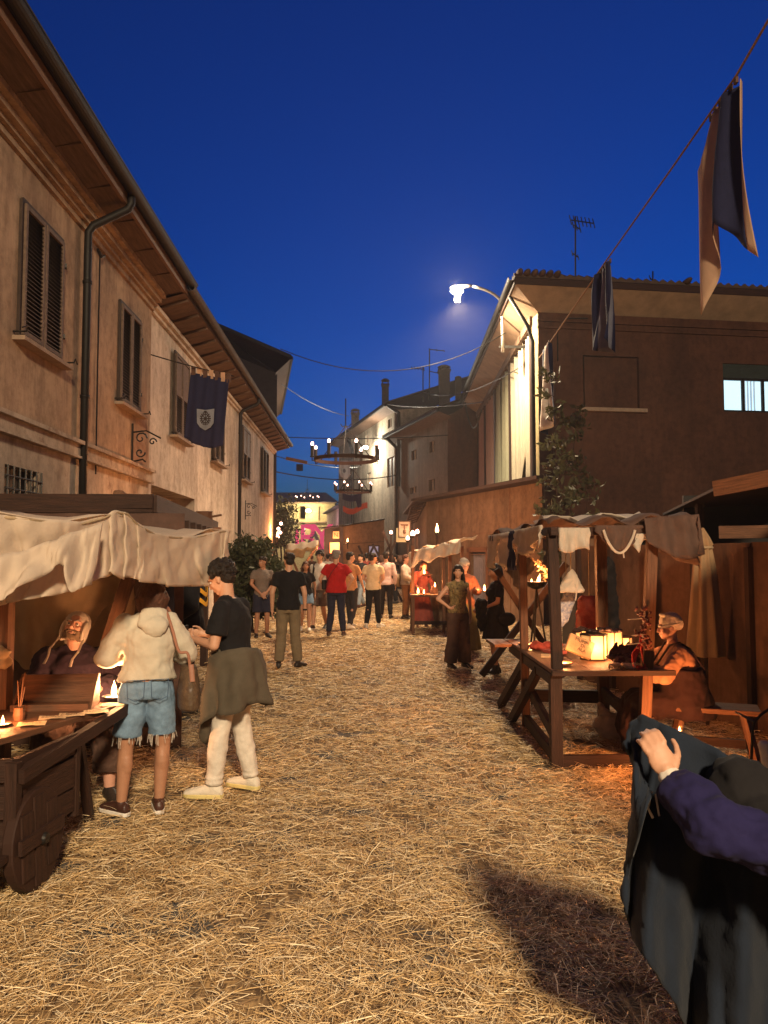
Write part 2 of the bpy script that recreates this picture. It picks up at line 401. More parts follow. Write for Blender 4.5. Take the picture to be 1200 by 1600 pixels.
def tiles(mb, e0, e1, r0, r1, th=.09, pitch=.22, nv=2):
    """pan-tiled roof slope from the eave line e0-e1 up to the ridge line r0-r1"""
    e0, e1, r0, r1 = map(Vector, (e0, e1, r0, r1)); L = (e1-e0).length; n = max(8, int(L/pitch*4)); nrm = (e1-e0).cross(r0-e0).normalized()
    if nrm.z < 0: nrm = -nrm
    rows = []
    for i in range(n+1):
        u = i/n; w = .035*math.sin(u*L/pitch*2*math.pi)
        rows.append([e0.lerp(e1, u).lerp(r0.lerp(r1, u), v/nv)+nrm*(w+th) for v in range(nv+1)])
    mb.grid(rows)
    mb.add([e0, e1, r1, r0], [(0, 1, 2, 3)])
    for i in range(n):      # eave face under the tile row
        a = rows[i][0]; b = rows[i+1][0]; mb.add([a, b, e0.lerp(e1, (i+1)/n), e0.lerp(e1, i/n)], [(0, 1, 2, 3)])
def gutter(p0, p1, r, name, m, parent):
    g = MB(); p0 = Vector(p0); p1 = Vector(p1); rows = []
    for p in (p0, p1): rows.append([p+Vector((math.cos(R(a))*r, 0, math.sin(R(a))*r)) for a in range(180, 361, 20)])
    g.grid(rows); g.tube([p0-Vector((r, 0, 0)), p1-Vector((r, 0, 0))], .012, 6); g.tube([p0+Vector((r, 0, 0)), p1+Vector((r, 0, 0))], .012, 6)
    return g.build(name, m, parent, solid=.006)
MS = -.029
def LX(Y, off=0): return -3.9+MS*Y+off
LD = Vector((MS, 1, 0)).normalized(); LN = Vector((1, -MS, 0)).normalized()
def lw(px, py, off=0): return on(px, py, (LX(0)+off, 0, 0), LN)

def shutter_window(parent, Y0, Y1, z0, z1, mslat=SLAT, openw=False, lit=False, panel=False):
    """pair of louvred shutters on the left wall with stone sill and iron stays"""
    root = None
    L = Y1-Y0; P = lambda y, z, q=0: Vector((LX(y, q), y, z))
    fr = MB()
    for a, b in (((Y0, z0), (Y0, z1)), ((Y1, z0), (Y1, z1)), ((Y0, z1), (Y1, z1)), ((Y0, z0), (Y1, z0))):
        fr.beam(P(a[0], a[1], .018), P(b[0], b[1], .018), .05, .035, LN)
    f = fr.build('window', SHUT, parent)
    bk = MB(); bk.quad(P(Y0, z0, .006), P(Y1, z0, .006), P(Y1, z1, .006), P(Y0, z1, .006)); bk.build('pane', PIPE, f)
    mid = (Y0+Y1)/2
    for a, b in ((Y0+.03, mid-.01), (mid+.01, Y1-.03)):
        s = MB(); q = .045
        for y in (a+.03, b-.03): s.beam(P(y, z0+.03, q), P(y, z1-.03, q), .05, .035, LN)
        for z in ((z0+.06, (z0+z1)/2, z1-.06) if panel else (z0+.06, z1-.06)): s.beam(P(a+.06, z, q), P(b-.06, z, q), .035, .05, (0, 0, 1))
        n = int((z1-z0)/.055)
        for k in range(n):
            z = z0+.12+k*(z1-z0-.24)/(n-1)
            if panel and z > (z0+z1)/2: continue
            o = .016
            s.add([P(a+.06, z-.017, q+o), P(b-.06, z-.017, q+o), P(b-.06, z+.017, q-o), P(a+.06, z+.017, q-o)], [(0, 1, 2, 3)])
        if panel: s.beam(P((a+b)/2, (z0+z1)/2+.04, q-.004), P((a+b)/2, z1-.1, q-.004), (b-a)-.13, .012, LN)
        s.build('shutter', mslat, f)
    sl = MB(); sl.beam(P(Y0-.12, z0-.05, .06), P(Y1+.12, z0-.05, .06), .17, .05, (0, 0, 1)); sl.build('sill', STONE, f)
    for y, sg in ((Y0-.1, -1), (Y1+.1, 1)):
        st = MB(); st.tube([P(y, z0+.02, 0), P(y, z0+.02, .16), P(y+sg*.02, z0+.07, .17), P(y+sg*.12, z0+.03, .16)], .011, 5); st.build('shutter_stay', IRON, f)
    for z in (z0+.35, z1-.3):
        h = MB(); h.beam(P(Y1+.02, z, .05), P(Y1+.1, z, .02), .03, .05); h.build('hinge', IRON, f)
    return f

def moulding(mb, Y0, Y1, z, prof, m=0):
    for off, zz, w_, h_ in prof: mb.beam(Vector((LX(Y0, off), Y0, z+zz)), Vector((LX(Y1, off), Y1, z+zz)), w_, h_, (0, 0, 1), m)

def downpipe(parent, Y, ztop, zbot, exo, ze, r=.05):
    p = MB(); P = lambda off, z, y=Y: Vector((LX(y, off), y, z))
    p.tube([P(exo, ze), P(exo, ze-.16), P(exo-.04, ze-.24), P(.16, ztop+.06), P(.09, ztop-.04), P(.09, ztop-.2), P(.09, zbot)], r, 10)
    for z in np.arange(zbot+.5, ztop-.3, 1.6): p.tube([P(.09, z-.02), P(.09, z+.02)], r*1.2, 10)
    return p.build('downpipe', PIPE, parent, smooth=True)

# building A: near left, ochre upper storey over a pale base, deep eave
A = thing('ochre_house', 'nearest left house, ochre plaster above a pale base band, with louvred shutters', 'house', (LX(7)-3, 7, 0))
mb = MB(); facade(mb, (LX(1), 1), (LX(14), 14), 3.15, 6.7, inward=-LN); mb.build('wall', P_A, A)
mb = MB(); facade(mb, (LX(1), 1), (LX(14), 14), 0, 3.15, [(7.35, 8.25, 2.2, 2.72, .18)], inward=-LN); mb.quad((LX(14), 14, 0), (LX(14)-8, 14, 0), (LX(14)-8, 14, 6.7), (LX(14), 14, 6.7))
mb.quad((LX(1), 1, 0), (LX(1)-8, 1, 0), (LX(1)-8, 1, 6.7), (LX(1), 1, 6.7)); mb.build('base_wall', P_A2, A)
mb = MB(); moulding(mb, 1, 14.02, 3.15, [(.03, 0, .07, .2), (.06, .1, .13, .05), (.045, -.1, .1, .03)]); mb.build('string_course', P_A2, A)
mb = MB(); moulding(mb, 1, 14.02, 6.3, [(.02, .0, .05, .09), (.05, .07, .1, .06), (.09, .14, .18, .08), (.13, .22, .26, .07)]); mb.build('cornice', P_A, A)
mb = MB(); mb.add([(LX(1, .2), 1, 6.55), (LX(14.1, .2), 14.1, 6.55), (LX(14.1, .62), 14.1, 6.63), (LX(1, .62), 1, 6.63)], [(0, 1, 2, 3)], [[(0, 0), (13, 0), (13, .5), (0, .5)]])
for y in np.arange(1.5, 14, 1.05): mb.beam((LX(y, .2), y, 6.575), (LX(y, .6), y, 6.625), .012, .05)
mb.build('soffit', SOFFIT, A)
mb = MB(); mb.beam((LX(1, .60), 1, 6.68), (LX(14.15, .60), 14.15, 6.68), .05, .16); mb.build('fascia', WOODL, A)
gutter((LX(1, .72), 1, 6.80), (LX(14.2, .72), 14.2, 6.80), .085, 'gutter', PIPE, A)
mb = MB(); tiles(mb, (LX(1, .66), 1, 6.82), (LX(14.2, .66), 14.2, 6.82), (LX(1, -4), 1, 8.6), (LX(14.2, -4), 14.2, 8.6)); mb.build('roof', TILE, A)
shutter_window(A, 8.55, 9.75, 4.2, 5.78); shutter_window(A, 12.1, 13.25, 4.18, 5.8); shutter_window(A, 4.9, 6.1, 4.2, 5.78)
downpipe(A, 10.45, 6.25, .2, .68, 6.78, .055)
wr = MB(); wr.tube([(LX(11.1, .03), 11.1, 6.2), (LX(11.1, .03), 11.1, 4.5), (LX(11.12, .03), 11.12, 2.9)], .011, 5)
wr.tube([(LX(11.05, .03), 11.0, 6.2), (LX(11.1, .05), 11.1, 6.12), (LX(11.3, .03), 11.3, 6.22)], .02, 5); wr.build('wall_cable', IRON, A)
gr = MB()
for k in range(7): y = 8.4+k*.15; gr.tube([(LX(y, .01), y, 2.2), (LX(y, .01), y, 2.72)], .012, 5)
for z in (2.32, 2.46, 2.6): gr.tube([(LX(8.35, .01), 8.35, z), (LX(9.3, .01), 9.3, z)], .012, 5)
gr.build('window_grille', IRON, A)
gq = MB(); gq.quad((LX(8.35, -.15), 8.35, 2.2), (LX(9.26, -.15), 9.26, 2.2), (LX(9.26, -.15), 9.26, 2.72), (LX(8.35, -.15), 8.35, 2.72)); gq.build('window_pane', PIPE, A)
def scroll_bracket(Y, z, s, parent):
    b = MB(); P = lambda q, zz: Vector((LX(Y, q*s), Y, z+zz*s))
    b.tube([P(.02, -.35), P(.02, .45)], .018*s, 6)
    for cx, cz, r, sg in ((.16, .2, .11, 1), (.15, -.04, .09, -1), (.36, .14, .07, 1)):
        b.tube([P(cx+math.cos(t*.6*sg)*r*(1-t/14), cz+math.sin(t*.6*sg)*r*(1-t/14)) for t in range(13)], .014*s, 5)
    b.tube([P(.02, .3), P(.25, .33), P(.5, .2)], .014*s, 5); b.tube([P(.02, -.2), P(.2, -.16), P(.25, -.2)], .016*s, 5)
    return b.build('scroll_bracket', IRON, parent)
scroll_bracket(12.9, 3.5, 1, A)

# building B: cream house further down on the left
B = thing('cream_house', 'long cream plastered house beyond the ochre one, with boarded eave and dark downpipe', 'house', (LX(24)-3, 24, 0))
O = -.05
def bx(y): return (LX(y, O), y)
mb = MB(); facade(mb, bx(14), bx(34.2), 0, 6.5, [(.35, 4.1, 0, 3.05, .55), (10.7, 11.7, 0, 2.35, .2), (15.4, 16.6, .0, 2.3, .2)], inward=-LN)
mb.quad((LX(34.2, O), 34.2, 0), (LX(34.2)-7, 34.2, 0), (LX(34.2)-7, 34.2, 6.5), (LX(34.2, O), 34.2, 6.5)); mb.build('wall', P_B, B)
mb = MB(); moulding(mb, 14.05, 34.2, 6.28, [(-.01, 0, .06, .07), (.03, .08, .12, .08)]); mb.build('cornice', P_B, B)
mb = MB(); mb.add([(LX(14.05, O), 14.05, 6.42), (LX(34.7, O), 34.7, 6.42), (LX(34.7, .6), 34.7, 6.6), (LX(14.05, .6), 14.05, 6.6)], [(0, 1, 2, 3)], [[(0, 0), (0, 5), (.7, 5), (.7, 0)]])
for y in np.arange(14.4, 34.5, .9): mb.beam((LX(y, O), y, 6.40), (LX(y, .58), y, 6.575), .09, .07)
mb.build('soffit', SOFFIT, B)
mb = MB(); mb.beam((LX(14.05, .6), 14.05, 6.66), (LX(34.7, .6), 34.7, 6.66), .04, .12); mb.build('fascia', WOOD, B)
gutter((LX(14.05, .7), 14.05, 6.72), (LX(34.7, .7), 34.7, 6.72), .08, 'gutter', GUT, B)
mb = MB(); tiles(mb, (LX(14.05, .62), 14.05, 6.78), (LX(34.7, .62), 34.7, 6.78), (LX(14.05, -4), 14.05, 8.3), (LX(34.7, -4), 34.7, 8.3)); mb.build('roof', TILE, B)
shutter_window(B, 15.7, 17.0, 4.22, 5.95, panel=True); shutter_window(B, 20.0, 21.4, 4.22, 5.95)
shutter_window(B, 24.8, 26.4, 4.22, 5.95, panel=True); shutter_window(B, 29.8, 31.6, 4.22, 5.95)
downpipe(B, 23.9, 6.2, .25, .66, 6.7, .055)
scroll_bracket(25.6, 3.2, .8, B)
dr = MB()
for k in range(9): z = .18+k*.32; dr.beam((LX(14.5, O-.4), 14.4, z), (LX(18, O-.4), 18.05, z), .06, .305)
dr.build('plank_door', WOODR, B)
d2 = MB(); d2.beam((LX(25.2, O-.15), 25.2, 0), (LX(25.2, O-.15), 25.2, 2.3), .06, .95, LD); d2.build('door', WOOD, B)
d2 = MB(); d2.beam((LX(30, O-.15), 30, 0), (LX(30, O-.15), 30, 2.25), .06, 1.1, LD); d2.build('door', WOOD, B)

SLATED = mat('dark_weathered_boards', (.035, .03, .03), .9, .3, 3)
# building C: taller dark gabled house behind B
Cc = thing('dark_gabled_house', 'tall dark gabled house rising behind the cream house', 'house', (-8, 39, 0))
cx = at(432, 600, 35.2).x; e0 = at(455, 560, 35); ed = Vector((-.17, 1, 0)).normalized()
top = 10.2
mb = MB(); c0 = Vector((cx, 35.4, 0)); c1 = c0+ed*13; L0 = c0+Vector((-9, -.3, 0))
rz_ = lambda x: top+(cx-x)*.42
mb.add([c0, L0, (L0.x, L0.y, rz_(L0.x)), (c0.x, c0.y, top)], [(0, 1, 2, 3)])
mb.build('gable_wall', SLATED, Cc); mb = MB(); mb.add([c0, c1, (c1.x, c1.y, top), (c0.x, c0.y, top)], [(0, 1, 2, 3)]); mb.build('wall', P_E, Cc)
mb = MB(); E0 = Vector((e0.x, 34.9, e0.z)); E1 = E0+ed*14; r0 = E0+Vector((-10, -.3, 4.3)); r1 = E1+Vector((-10, -.3, 4.3)); tiles(mb, E0, E1, r0, r1); mb.build('roof', TILE, Cc)
mb = MB(); mb.add([E0-Vector((0, 0, .03)), E1-Vector((0, 0, .03)), (c1.x, c1.y, top-.1), (c0.x, c0.y-.5, top-.1)], [(0, 1, 2, 3)], [[(0, 0), (0, 14), (.7, 14), (.7, 0)]]); mb.build('soffit', SOFFIT, Cc)
mb = MB(); mb.beam(E0+Vector((.05, 0, .0)), E1+Vector((.05, 0, 0)), .1, .14); mb.beam(E0+Vector((0, -.04, .05)), r0+Vector((0, -.04, .05)), .08, .16); mb.build('fascia', PIPE, Cc)

# building F: big brown house on the right with curtained loggia
F0 = Vector((3.87, 19.0, 0)); FU = Vector((1, .137, 0)).normalized(); FB = Vector((-FU.y, FU.x, 0))
FS = Vector((.017, 1, 0)).normalized()
Fb = thing('brown_house', 'large brown rendered house on the right with curtained loggia and one lit window', 'house', (9, 22, 0))
def fw(px, py):
    p = on(px, py, F0, FB); return (p-F0).dot(FU), p.z
ftop = 7.95
u0, za = fw(912, 637); u1, zb = fw(998, 558); v0, zc = fw(1131, 643); v1, zd = fw(1200, 570); v1 = v0+1.75
mb = MB(); facade(mb, F0, F0+FU*14, 0, ftop, [(u0, u1, za, zb, .12), (v0, v1, zc, zd, .16)], inward=FB)
pe = F0+FU*14; mb.add([pe, pe+FS*14, pe+FS*14+Vector((0, 0, ftop)), pe+Vector((0, 0, ftop))], [(0, 1, 2, 3)])
mb.build('wall', P_F, Fb)
mb = MB(); a = F0+FU*(u0-.15)+Vector((0, 0, za-.05)); b = F0+FU*(u1+.15)+Vector((0, 0, za-.05)); mb.beam(a-FB*.05, b-FB*.05, .16, .09)
mb.build('sill', STONE, Fb)
mb = MB()
for zz in (7.45, 7.62): mb.beam(F0-FU*.02-FB*.03+Vector((0, 0, zz)), F0+FU*14-FB*.03+Vector((0, 0, zz)), .06, .05)
mb.build('cornice', P_F, Fb)
# lit window
wf = MB(); z0, z1 = zc, zd; P = lambda u, z, q: F0+FU*u+FB*q+Vector((0, 0, z))
zr = z1-(z1-z0)*.3
for u in (v0+.04, v0+.62, v0+1.18, v1-.04): wf.beam(P(u, z0, .12), P(u, zr, .12), .07, .06, FB)
for z in (z0+.03, zr): wf.beam(P(v0, z, .12), P(v1, z, .12), .06, .07)
wf_o = wf.build('window', PIPE, Fb)
q = MB(); q.quad(P(v0, z0, .15), P(v1, z0, .15), P(v1, zr, .15), P(v0, zr, .15)); q.build('lit_pane', emis('cool_window_light', (.52, .80, .95), 1.15), wf_o)
q = MB()
for k in range(4): q.beam(P(v0+.68+k*.09, z0+.06, .137), P(v0+.68+k*.09, zr-.03, .137), .05, .012, FB)
q.build('curtain', mat('blue_grey_net', (.4, .5, .6), emit=(.35, .5, .62), estr=.7), wf_o)
q = MB()
for k in range(9): z = zr+.04+k*(z1-zr-.06)/8; q.beam(P(v0+.02, z, .08), P(v1-.02, z, .08), .05, .035)
q.build('roller_shutter', mat('green_shutter', (.03, .04, .035)), wf_o)
# eave, soffit, roof
zo = 8.30; OC = F0-FU*.78-FB*.62; OC.z = zo
o1 = OC+FU*16; o2 = OC+FS*15.2
mb = MB(); si = ftop-.12
mb.add([OC, o1, F0+FU*15+Vector((0, 0, si)), F0+Vector((0, 0, si))], [(0, 1, 2, 3)], [[(0, 0), (16, 0), (15, .8), (0, .8)]])
mb.add([OC, o2, F0+FS*14+Vector((0, 0, si)), F0+Vector((0, 0, si))], [(0, 1, 2, 3)], [[(0, 0), (15, 0), (14, .8), (0, .8)]]); mb.build('soffit', mat('plaster_soffit', (.24, .16, .10), .85, .25, 3), Fb)
mb = MB(); up = Vector((0, 0, .07)); mb.beam(OC+up, o1+up, .05, .16); mb.beam(OC+up, o2+up, .05, .16); mb.build('fascia', WOOD, Fb)
g_ = gutter(OC+Vector((-.08, 0, .16)), o2+Vector((-.08, 0, .16)), .08, 'gutter', PIPE, Fb)
mb = MB(); up = Vector((0, 0, .17)); tiles(mb, OC+up, o1+up, OC+FU*6+FB*6+Vector((0, 0, 1.6)), o1+FB*6+Vector((0, 0, 1.6))); tiles(mb, OC+up, o2+up, OC+FU*6+FB*6+Vector((0, 0, 1.6)), o2+FU*6+Vector((0, 0, 1.6)), nv=1); mb.build('roof', TILE, Fb)
for k in range(7):
    h = MB(); h.ell(OC+FU*(.1+k*.19+(3.2 if k > 5 else 0))+Vector((0, -.0, .26)), (.09, .3, .07)); h.build('ridge_tile', TILE, Fb, smooth=True)
# loggia: pillar, posts, curtains, back wall
lb = 3.55; lt = 7.78
mb = MB(); pc = F0+FS*.27+FU*.0; mb.beam(pc+FU*.1+Vector((0, 0, lb)), pc+FU*.1+Vector((0, 0, lt+.05)), .52, .24, FU)
mb.build('corner_pillar', P_YEL, Fb)
mb = MB(); mb.add([F0+FU*1.2+Vector((0, 0, 0)), F0+FU*1.2+FS*14, F0+FU*1.2+FS*14+Vector((0, 0, 8)), F0+FU*1.2+Vector((0, 0, 8))], [(0, 1, 2, 3)]); mb.build('loggia_back_wall', P_E, Fb)
mb = MB(); mb.beam(F0+FS*.5+Vector((0, 0, lt)), F0+FS*14+Vector((0, 0, lt)), .25, .22); mb.build('loggia_beam', SOFFIT, Fb)
for k, s in enumerate((.85, 4.6, 8.3, 11.4, 13.9)):
    q = MB(); b = F0+FS*s; q.beam(b+Vector((0, 0, lb-.4)), b+Vector((0, 0, lt)), .14, .14, FU); q.build('loggia_post', WOOD, Fb)
def curtain(s0, s1, zt, zb, mt, torn=0, seed=0):
    rr = random.Random(seed); rows = []; n = int((s1-s0)/.045)
    for i in range(n+1):
        s = s0+(s1-s0)*i/n; row = []
        for j in range(15):
            v = j/14; amp = .07*(.5+.5*v)
            off = amp*math.sin(s*9+seed)+.04*math.sin(s*17+v*2+seed*2)
            zlow = zb
            if torn and abs(s-(s0+(s1-s0)*.35)) < .22: zlow = zb+.9*(1-abs(s-(s0+(s1-s0)*.35))/.22)
            p = F0+FS*(s+.08*math.sin(v*3+seed)*v)+FU*(.02+off)+Vector((0, 0, zt+(zlow-zt)*v)); row.append(p)
        rows.append(row)
    c = MB(); c.grid(rows); return c.build('curtain', mt, Fb, smooth=True, solid=.006)
CUR1 = mat('pale_curtain', (.36, .32, .24), .9, .1, 6, .3, 60, transl=.1); CUR2 = mat('greenish_curtain', (.30, .30, .21), .9, .1, 6, transl=.15); CUR3 = mat('rose_curtain', (.36, .22, .17), .9, .1, 6)
curtain(1.0, 4.4, lt-.05, lb+.05, CUR1, 1, 3); curtain(4.75, 6.6, lt-.05, lb+.1, CUR2, 0, 5); curtain(6.8, 8.2, lt-.05, lb+.1, CUR2, 0, 7); curtain(8.45, 11.2, lt-.05, lb+.05, CUR3, 0, 1); curtain(11.6, 13.8, lt-.05, lb+.05, CUR3, 0, 2)
p = MB(); p.tube([F0+FS*.12-FU*.12+Vector((0, 0, z)) for z in (0.3, 3, 7.1)]+[F0-FU*.25+FS*.1+Vector((0, 0, 7.5)), OC+FS*.9+Vector((0, 0, -.02))], .05, 8); p.build('downpipe', PIPE, Fb, smooth=True)
p = MB(); p.tube([F0+FU*.5-FB*.02+Vector((0, 0, 6.6)), F0+FU*.5-FB*.02+Vector((0, 0, 7.4)), F0+FU*.75-FB*.03+Vector((0, 0, 7.7)), F0+FU*1.3-FB*.03+Vector((0, 0, 7.72))], .018, 5); p.build('wall_cable', IRON, Fb)

# orange hoarding / low shop front under the loggia
HA = Vector((3.84, 18.6, 0)); HB = Vector((1.42, 25.4, 0)); HC = Vector((1.28, 33.5, 0)); hd = (HB-HA).normalized(); hn = Vector((hd.y, -hd.x, 0))
if hn.y < 0: hn = -hn
Ho = thing('orange_shopfront', 'low orange boarded front angled under the curtained loggia', 'shed', (3, 23, 0))
dl = (HB-HA).length
def hw(px, py):
    p = on(px, py, HA, hn); return (p-HA).dot(hd), p.z
mb = MB(); ht = 3.5; mb2 = (HC-HB).normalized()
du0 = hw(762, 860)[0]; du1 = hw(735, 860)[0]; dzt = hw(748, 862)[1]
facade(mb, HA, HB, 0, ht, [(du0, du1, 0, dzt, .3)], inward=hn)
facade(mb, HB, HC, 0, ht, [], inward=(1, 0, 0)); mb.build('board_wall', P_HOARD, Ho)
mb = MB()
for z in (2.35, 1.75): mb.beam(HA+Vector((0, 0, z))-hn*.004, HB+Vector((0, 0, z))-hn*.004, .012, .014)
for u in (1.6, 4.6, 6.2): mb.beam(HA+hd*u-hn*.004, HA+hd*u-hn*.004+Vector((0, 0, ht)), .016, .01, hn)
mb.build('board_joint', WOODR, Ho)
mb = MB(); mb.beam(HA-hn*.15-hd*.5+Vector((0, 0, ht+.06)), HB-hn*.15+hd*.3+Vector((0, 0, ht+.06)), .6, .09); mb.beam(HB+Vector((-.2, -.1, ht+.055)), HC+Vector((-.2, 0, ht+.055)), .5, .08)
mb.quad(HA+Vector((0, 0, ht+.1)), HB+Vector((0, 0, ht+.1)), HC+Vector((3, 0, ht+.1)), HC+Vector((3, -14, ht+.1)))
mb.build('roof_edge', WOOD, Ho)
fr = MB()
for u in (du0-.05, du1+.05): fr.beam(HA+hd*u-hn*.03, HA+hd*u-hn*.03+Vector((0, 0, dzt+.1)), .12, .07, hn)
fr.beam(HA+hd*(du0-.1)-hn*.03+Vector((0, 0, dzt+.06)), HA+hd*(du1+.1)-hn*.03+Vector((0, 0, dzt+.06)), .07, .14); fr_o = fr.build('door_frame', WOODR, Ho)
rows = []
for i in range(40):
    u = du0+(du1-du0)*i/39; rows.append([HA+hd*u+hn*(.12+.04*math.sin(i*1.3))+Vector((0, 0, dzt*(1-j/8))) for j in range(9)])
c = MB(); c.grid(rows); c.build('door_curtain', GREYC, Ho, smooth=True, solid=.006)
# slatted lean-to on its far corner
sl = thing('slatted_awning', 'small slatted wooden awning sloping down at the corner of the orange front', 'awning', (1.2, 26, 2.2))
s = MB(); a0 = at(665, 785, 25.6); a1 = at(650, 815, 27.5); a0b = a0+Vector((-.45, .6, -.12)); a1b = a1+Vector((-.35, .6, -.12))
for k in range(8):
    t = k/7; s.beam(a0.lerp(a1, t), a0b.lerp(a1b, t), .05, .03)
s.beam(a0, a1, .05, .05); s.beam(a0b, a1b, .05, .05); s.build('slat_panel', WOOD, sl)

# E and D: old houses where the street bends
def bent_house(name, label, pn, pf, zt, mwall, roofup, px_windows, ovh=.6, cat='house', rn=None, sideL=6):
    pn = Vector(pn); pf = Vector(pf); d = (pf-pn).normalized(); out = Vector((-d.y, d.x, 0))
    if out.x > 0: out = -out
    t = thing(name, label, cat, (pn+pf)/2-out*3)
    holes = []
    P = pn
    for (x0, y0, x1, y1) in px_windows:
        a = on(x0, y1, pn, out); b = on(x1, y0, pn, out); ua, ub = sorted(((a-pn).dot(d), (b-pn).dot(d))); holes.append((ua, ub, a.z, b.z, .18))
    w_ = MB(); facade(w_, pn, pf, 0, zt, holes, inward=-out)
    w_.add([pn, pn-out*sideL, pn-out*sideL+Vector((0, 0, zt+1.2)), pn+Vector((0, 0, zt))], [(0, 1, 2, 3)]); w_.build('wall', mwall, t)
    for (ua, ub, z0, z1, dd) in holes:
        s = MB(); s.beam(pn+d*(ua+ub)/2-out*.1+Vector((0, 0, z0)), pn+d*(ua+ub)/2-out*.1+Vector((0, 0, z1)), ub-ua, .04, out); win = s.build('window', SHUT, t)
        q = MB(); q.beam(pn+d*((ua+ub)/2)-out*.06+Vector((0, 0, z0)), pn+d*((ua+ub)/2)-out*.06+Vector((0, 0, z1)), .06, .05, out); q.build('mullion', STONE, win)
    e0 = pn-d*.5+out*ovh+Vector((0, 0, zt+.1)); e1 = pf+d*.4+out*ovh+Vector((0, 0, zt+.1))
    s = MB(); s.add([e0, e1, pf-out*.02+Vector((0, 0, zt-.12)), pn-out*.02-d*.5+Vector((0, 0, zt-.12))], [(0, 1, 2, 3)], [[(0, 0), (9, 0), (9, .7), (0, .7)]]); s.build('soffit', SOFFIT, t)
    s = MB(); s.beam(e0+Vector((0, 0, .06)), e1+Vector((0, 0, .06)), .08, .12); s.build('fascia', PIPE, t)
    s = MB(); u = Vector((0, 0, .1)); tiles(s, e0+u, e1+u, e0-out*roofup[0]+Vector((0, 0, roofup[1])), e1-out*roofup[0]+Vector((0, 0, roofup[1]))); s.build('roof', TILE, t)
    g = MB(); g.tube([e0+out*.05+Vector((0, 0, .02)), e1+out*.05+Vector((0, 0, .02))], .06, 6); g.build('gutter', PIPE, t)
    return t, pn, d, out, e0, e1
E_, *_e = bent_house('stucco_house', 'lower stucco house with small windows beside the curtained loggia', (2.75, 33, 0), (.62, 40.2, 0), 7.75, P_E, (5, 2.0),
    [(643, 702, 651, 720), (671, 688, 679, 708), (670, 748, 680, 768), (641, 760, 651, 772)])
s = MB(); s.tube([Vector((.70, 39.95, z)) for z in (.3, 4, 7.3)]+[Vector((.1, 39.6, 7.85))], .09, 6); s.build('downpipe', PIPE, E_)
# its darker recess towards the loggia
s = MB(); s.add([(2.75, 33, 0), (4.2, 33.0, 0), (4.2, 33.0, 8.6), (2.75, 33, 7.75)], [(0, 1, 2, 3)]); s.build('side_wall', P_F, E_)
D_, dpn, dd_, dout, de0, de1 = bent_house('pale_stucco_house', 'tall pale stucco house with patchy grey plaster and a high eave, three chimneys on top', (.55, 40.5, 0), (-3.2, 54, 0), 9.45, P_D, (7, 2.6),
    [(606, 652, 612, 670), (571, 678, 576, 700), (574, 738, 579, 756), (605, 712, 616, 762)], sideL=9)
s = MB(); s.tube([on(553, y, dpn, dout) + dout*.1 for y in (850, 780, 705)]+[on(550, 683, dpn, dout)+dout*.3], .09, 6); s.build('downpipe', PIPE, D_)
s = MB(); s.tube([on(626, y, dpn, dout)+dout*.1 for y in (760, 680, 645)]+[on(618, 634, dpn, dout)+dout*.5], .09, 6); s.build('downpipe', PIPE, D_)
def chimney(px, ytop, ybot, Y, wpx, parent, m, holes=False, dome=True):
    b = at(px, ybot, Y); t = at(px, ytop, Y); wd = wpx/1200*Y; hh = t.z-b.z
    c = MB(); c.box((b.x, b.y, b.z+hh*.38-.4), (wd, wd, hh*.76+.8)); c.box((b.x, b.y, b.z+hh*.78), (wd*1.2, wd*1.2, hh*.06))
    ch = c.build('chimney', m, parent)
    k = MB()
    for sx in (-1, 1):
        for sy in (-1, 1): k.box((b.x+sx*wd*.4, b.y+sy*wd*.4, b.z+hh*.86), (wd*.18, wd*.18, hh*.12))
    if holes: k.box((b.x, b.y, b.z+hh*.86), (wd*.16, wd*.16, hh*.12))
    k.lathe([(wd*.62, hh*.91), (wd*.6, hh*.95), (wd*.35, hh), (wd*.05, hh*1.02)], (b.x, b.y, b.z), 8); k.build('chimney_cap', m, ch)
DK = mat('sooty_brick', (.06, .045, .04)); chimney(602, 592, 636, 44, 11, D_, DK); chimney(555, 639, 672, 50, 12, D_, P_D); chimney(694, 571, 612, 40, 17, D_, DK, True); chimney(716, 588, 612, 41, 9, D_, DK)
def antenna(name, label, px, ybot, ytop, Y, arms, parent=None):
    b = at(px, ybot+10, Y); t = at(px, ytop, Y); k = 1/1200*Y; r = .010+.0004*Y
    a = MB(); a.tube([b, t], r*1.3, 5)
    for (dx0, dy0, dx1, dy1, n, s) in arms:
        p = t+Vector((dx0*k, 0, -dy0*k)); q = t+Vector((dx1*k, .3, -dy1*k)); a.tube([p, q], r, 5)
        for i in range(n):
            m_ = p.lerp(q, i/max(1, n-1)); a.tube([m_+Vector((-.2*s*k, 0, s*k*.9)), m_+Vector((.2*s*k, 0, -s*k*.9))], r*.8, 4)
    o = a.build(name, IRON); tag(o, label, 'antenna'); return o
antenna('tv_antenna', 'branching television antenna on the brown house roof', 899, 436, 338, 21, [(-8, 6, 34, 4, 7, 9), (-4, 14, 12, 14, 3, 6), (-6, 60, 8, 60, 3, 5)])
antenna('tv_antenna', 'small cross-shaped antenna far right on the brown roof', 1020, 443, 424, 25, [(-5, 10, 5, 10, 2, 4)])
antenna('tv_antenna', 'tall plain antenna mast beside the chimney with two holes', 671, 615, 545, 41, [(0, 1, 24, 1, 3, 2), (0, 36, 14, 37, 2, 2)])
antenna('tv_antenna', 'short antenna left of the tall mast on the far roof', 661, 618, 573, 43, [(-18, 2, 2, 2, 5, 3)])

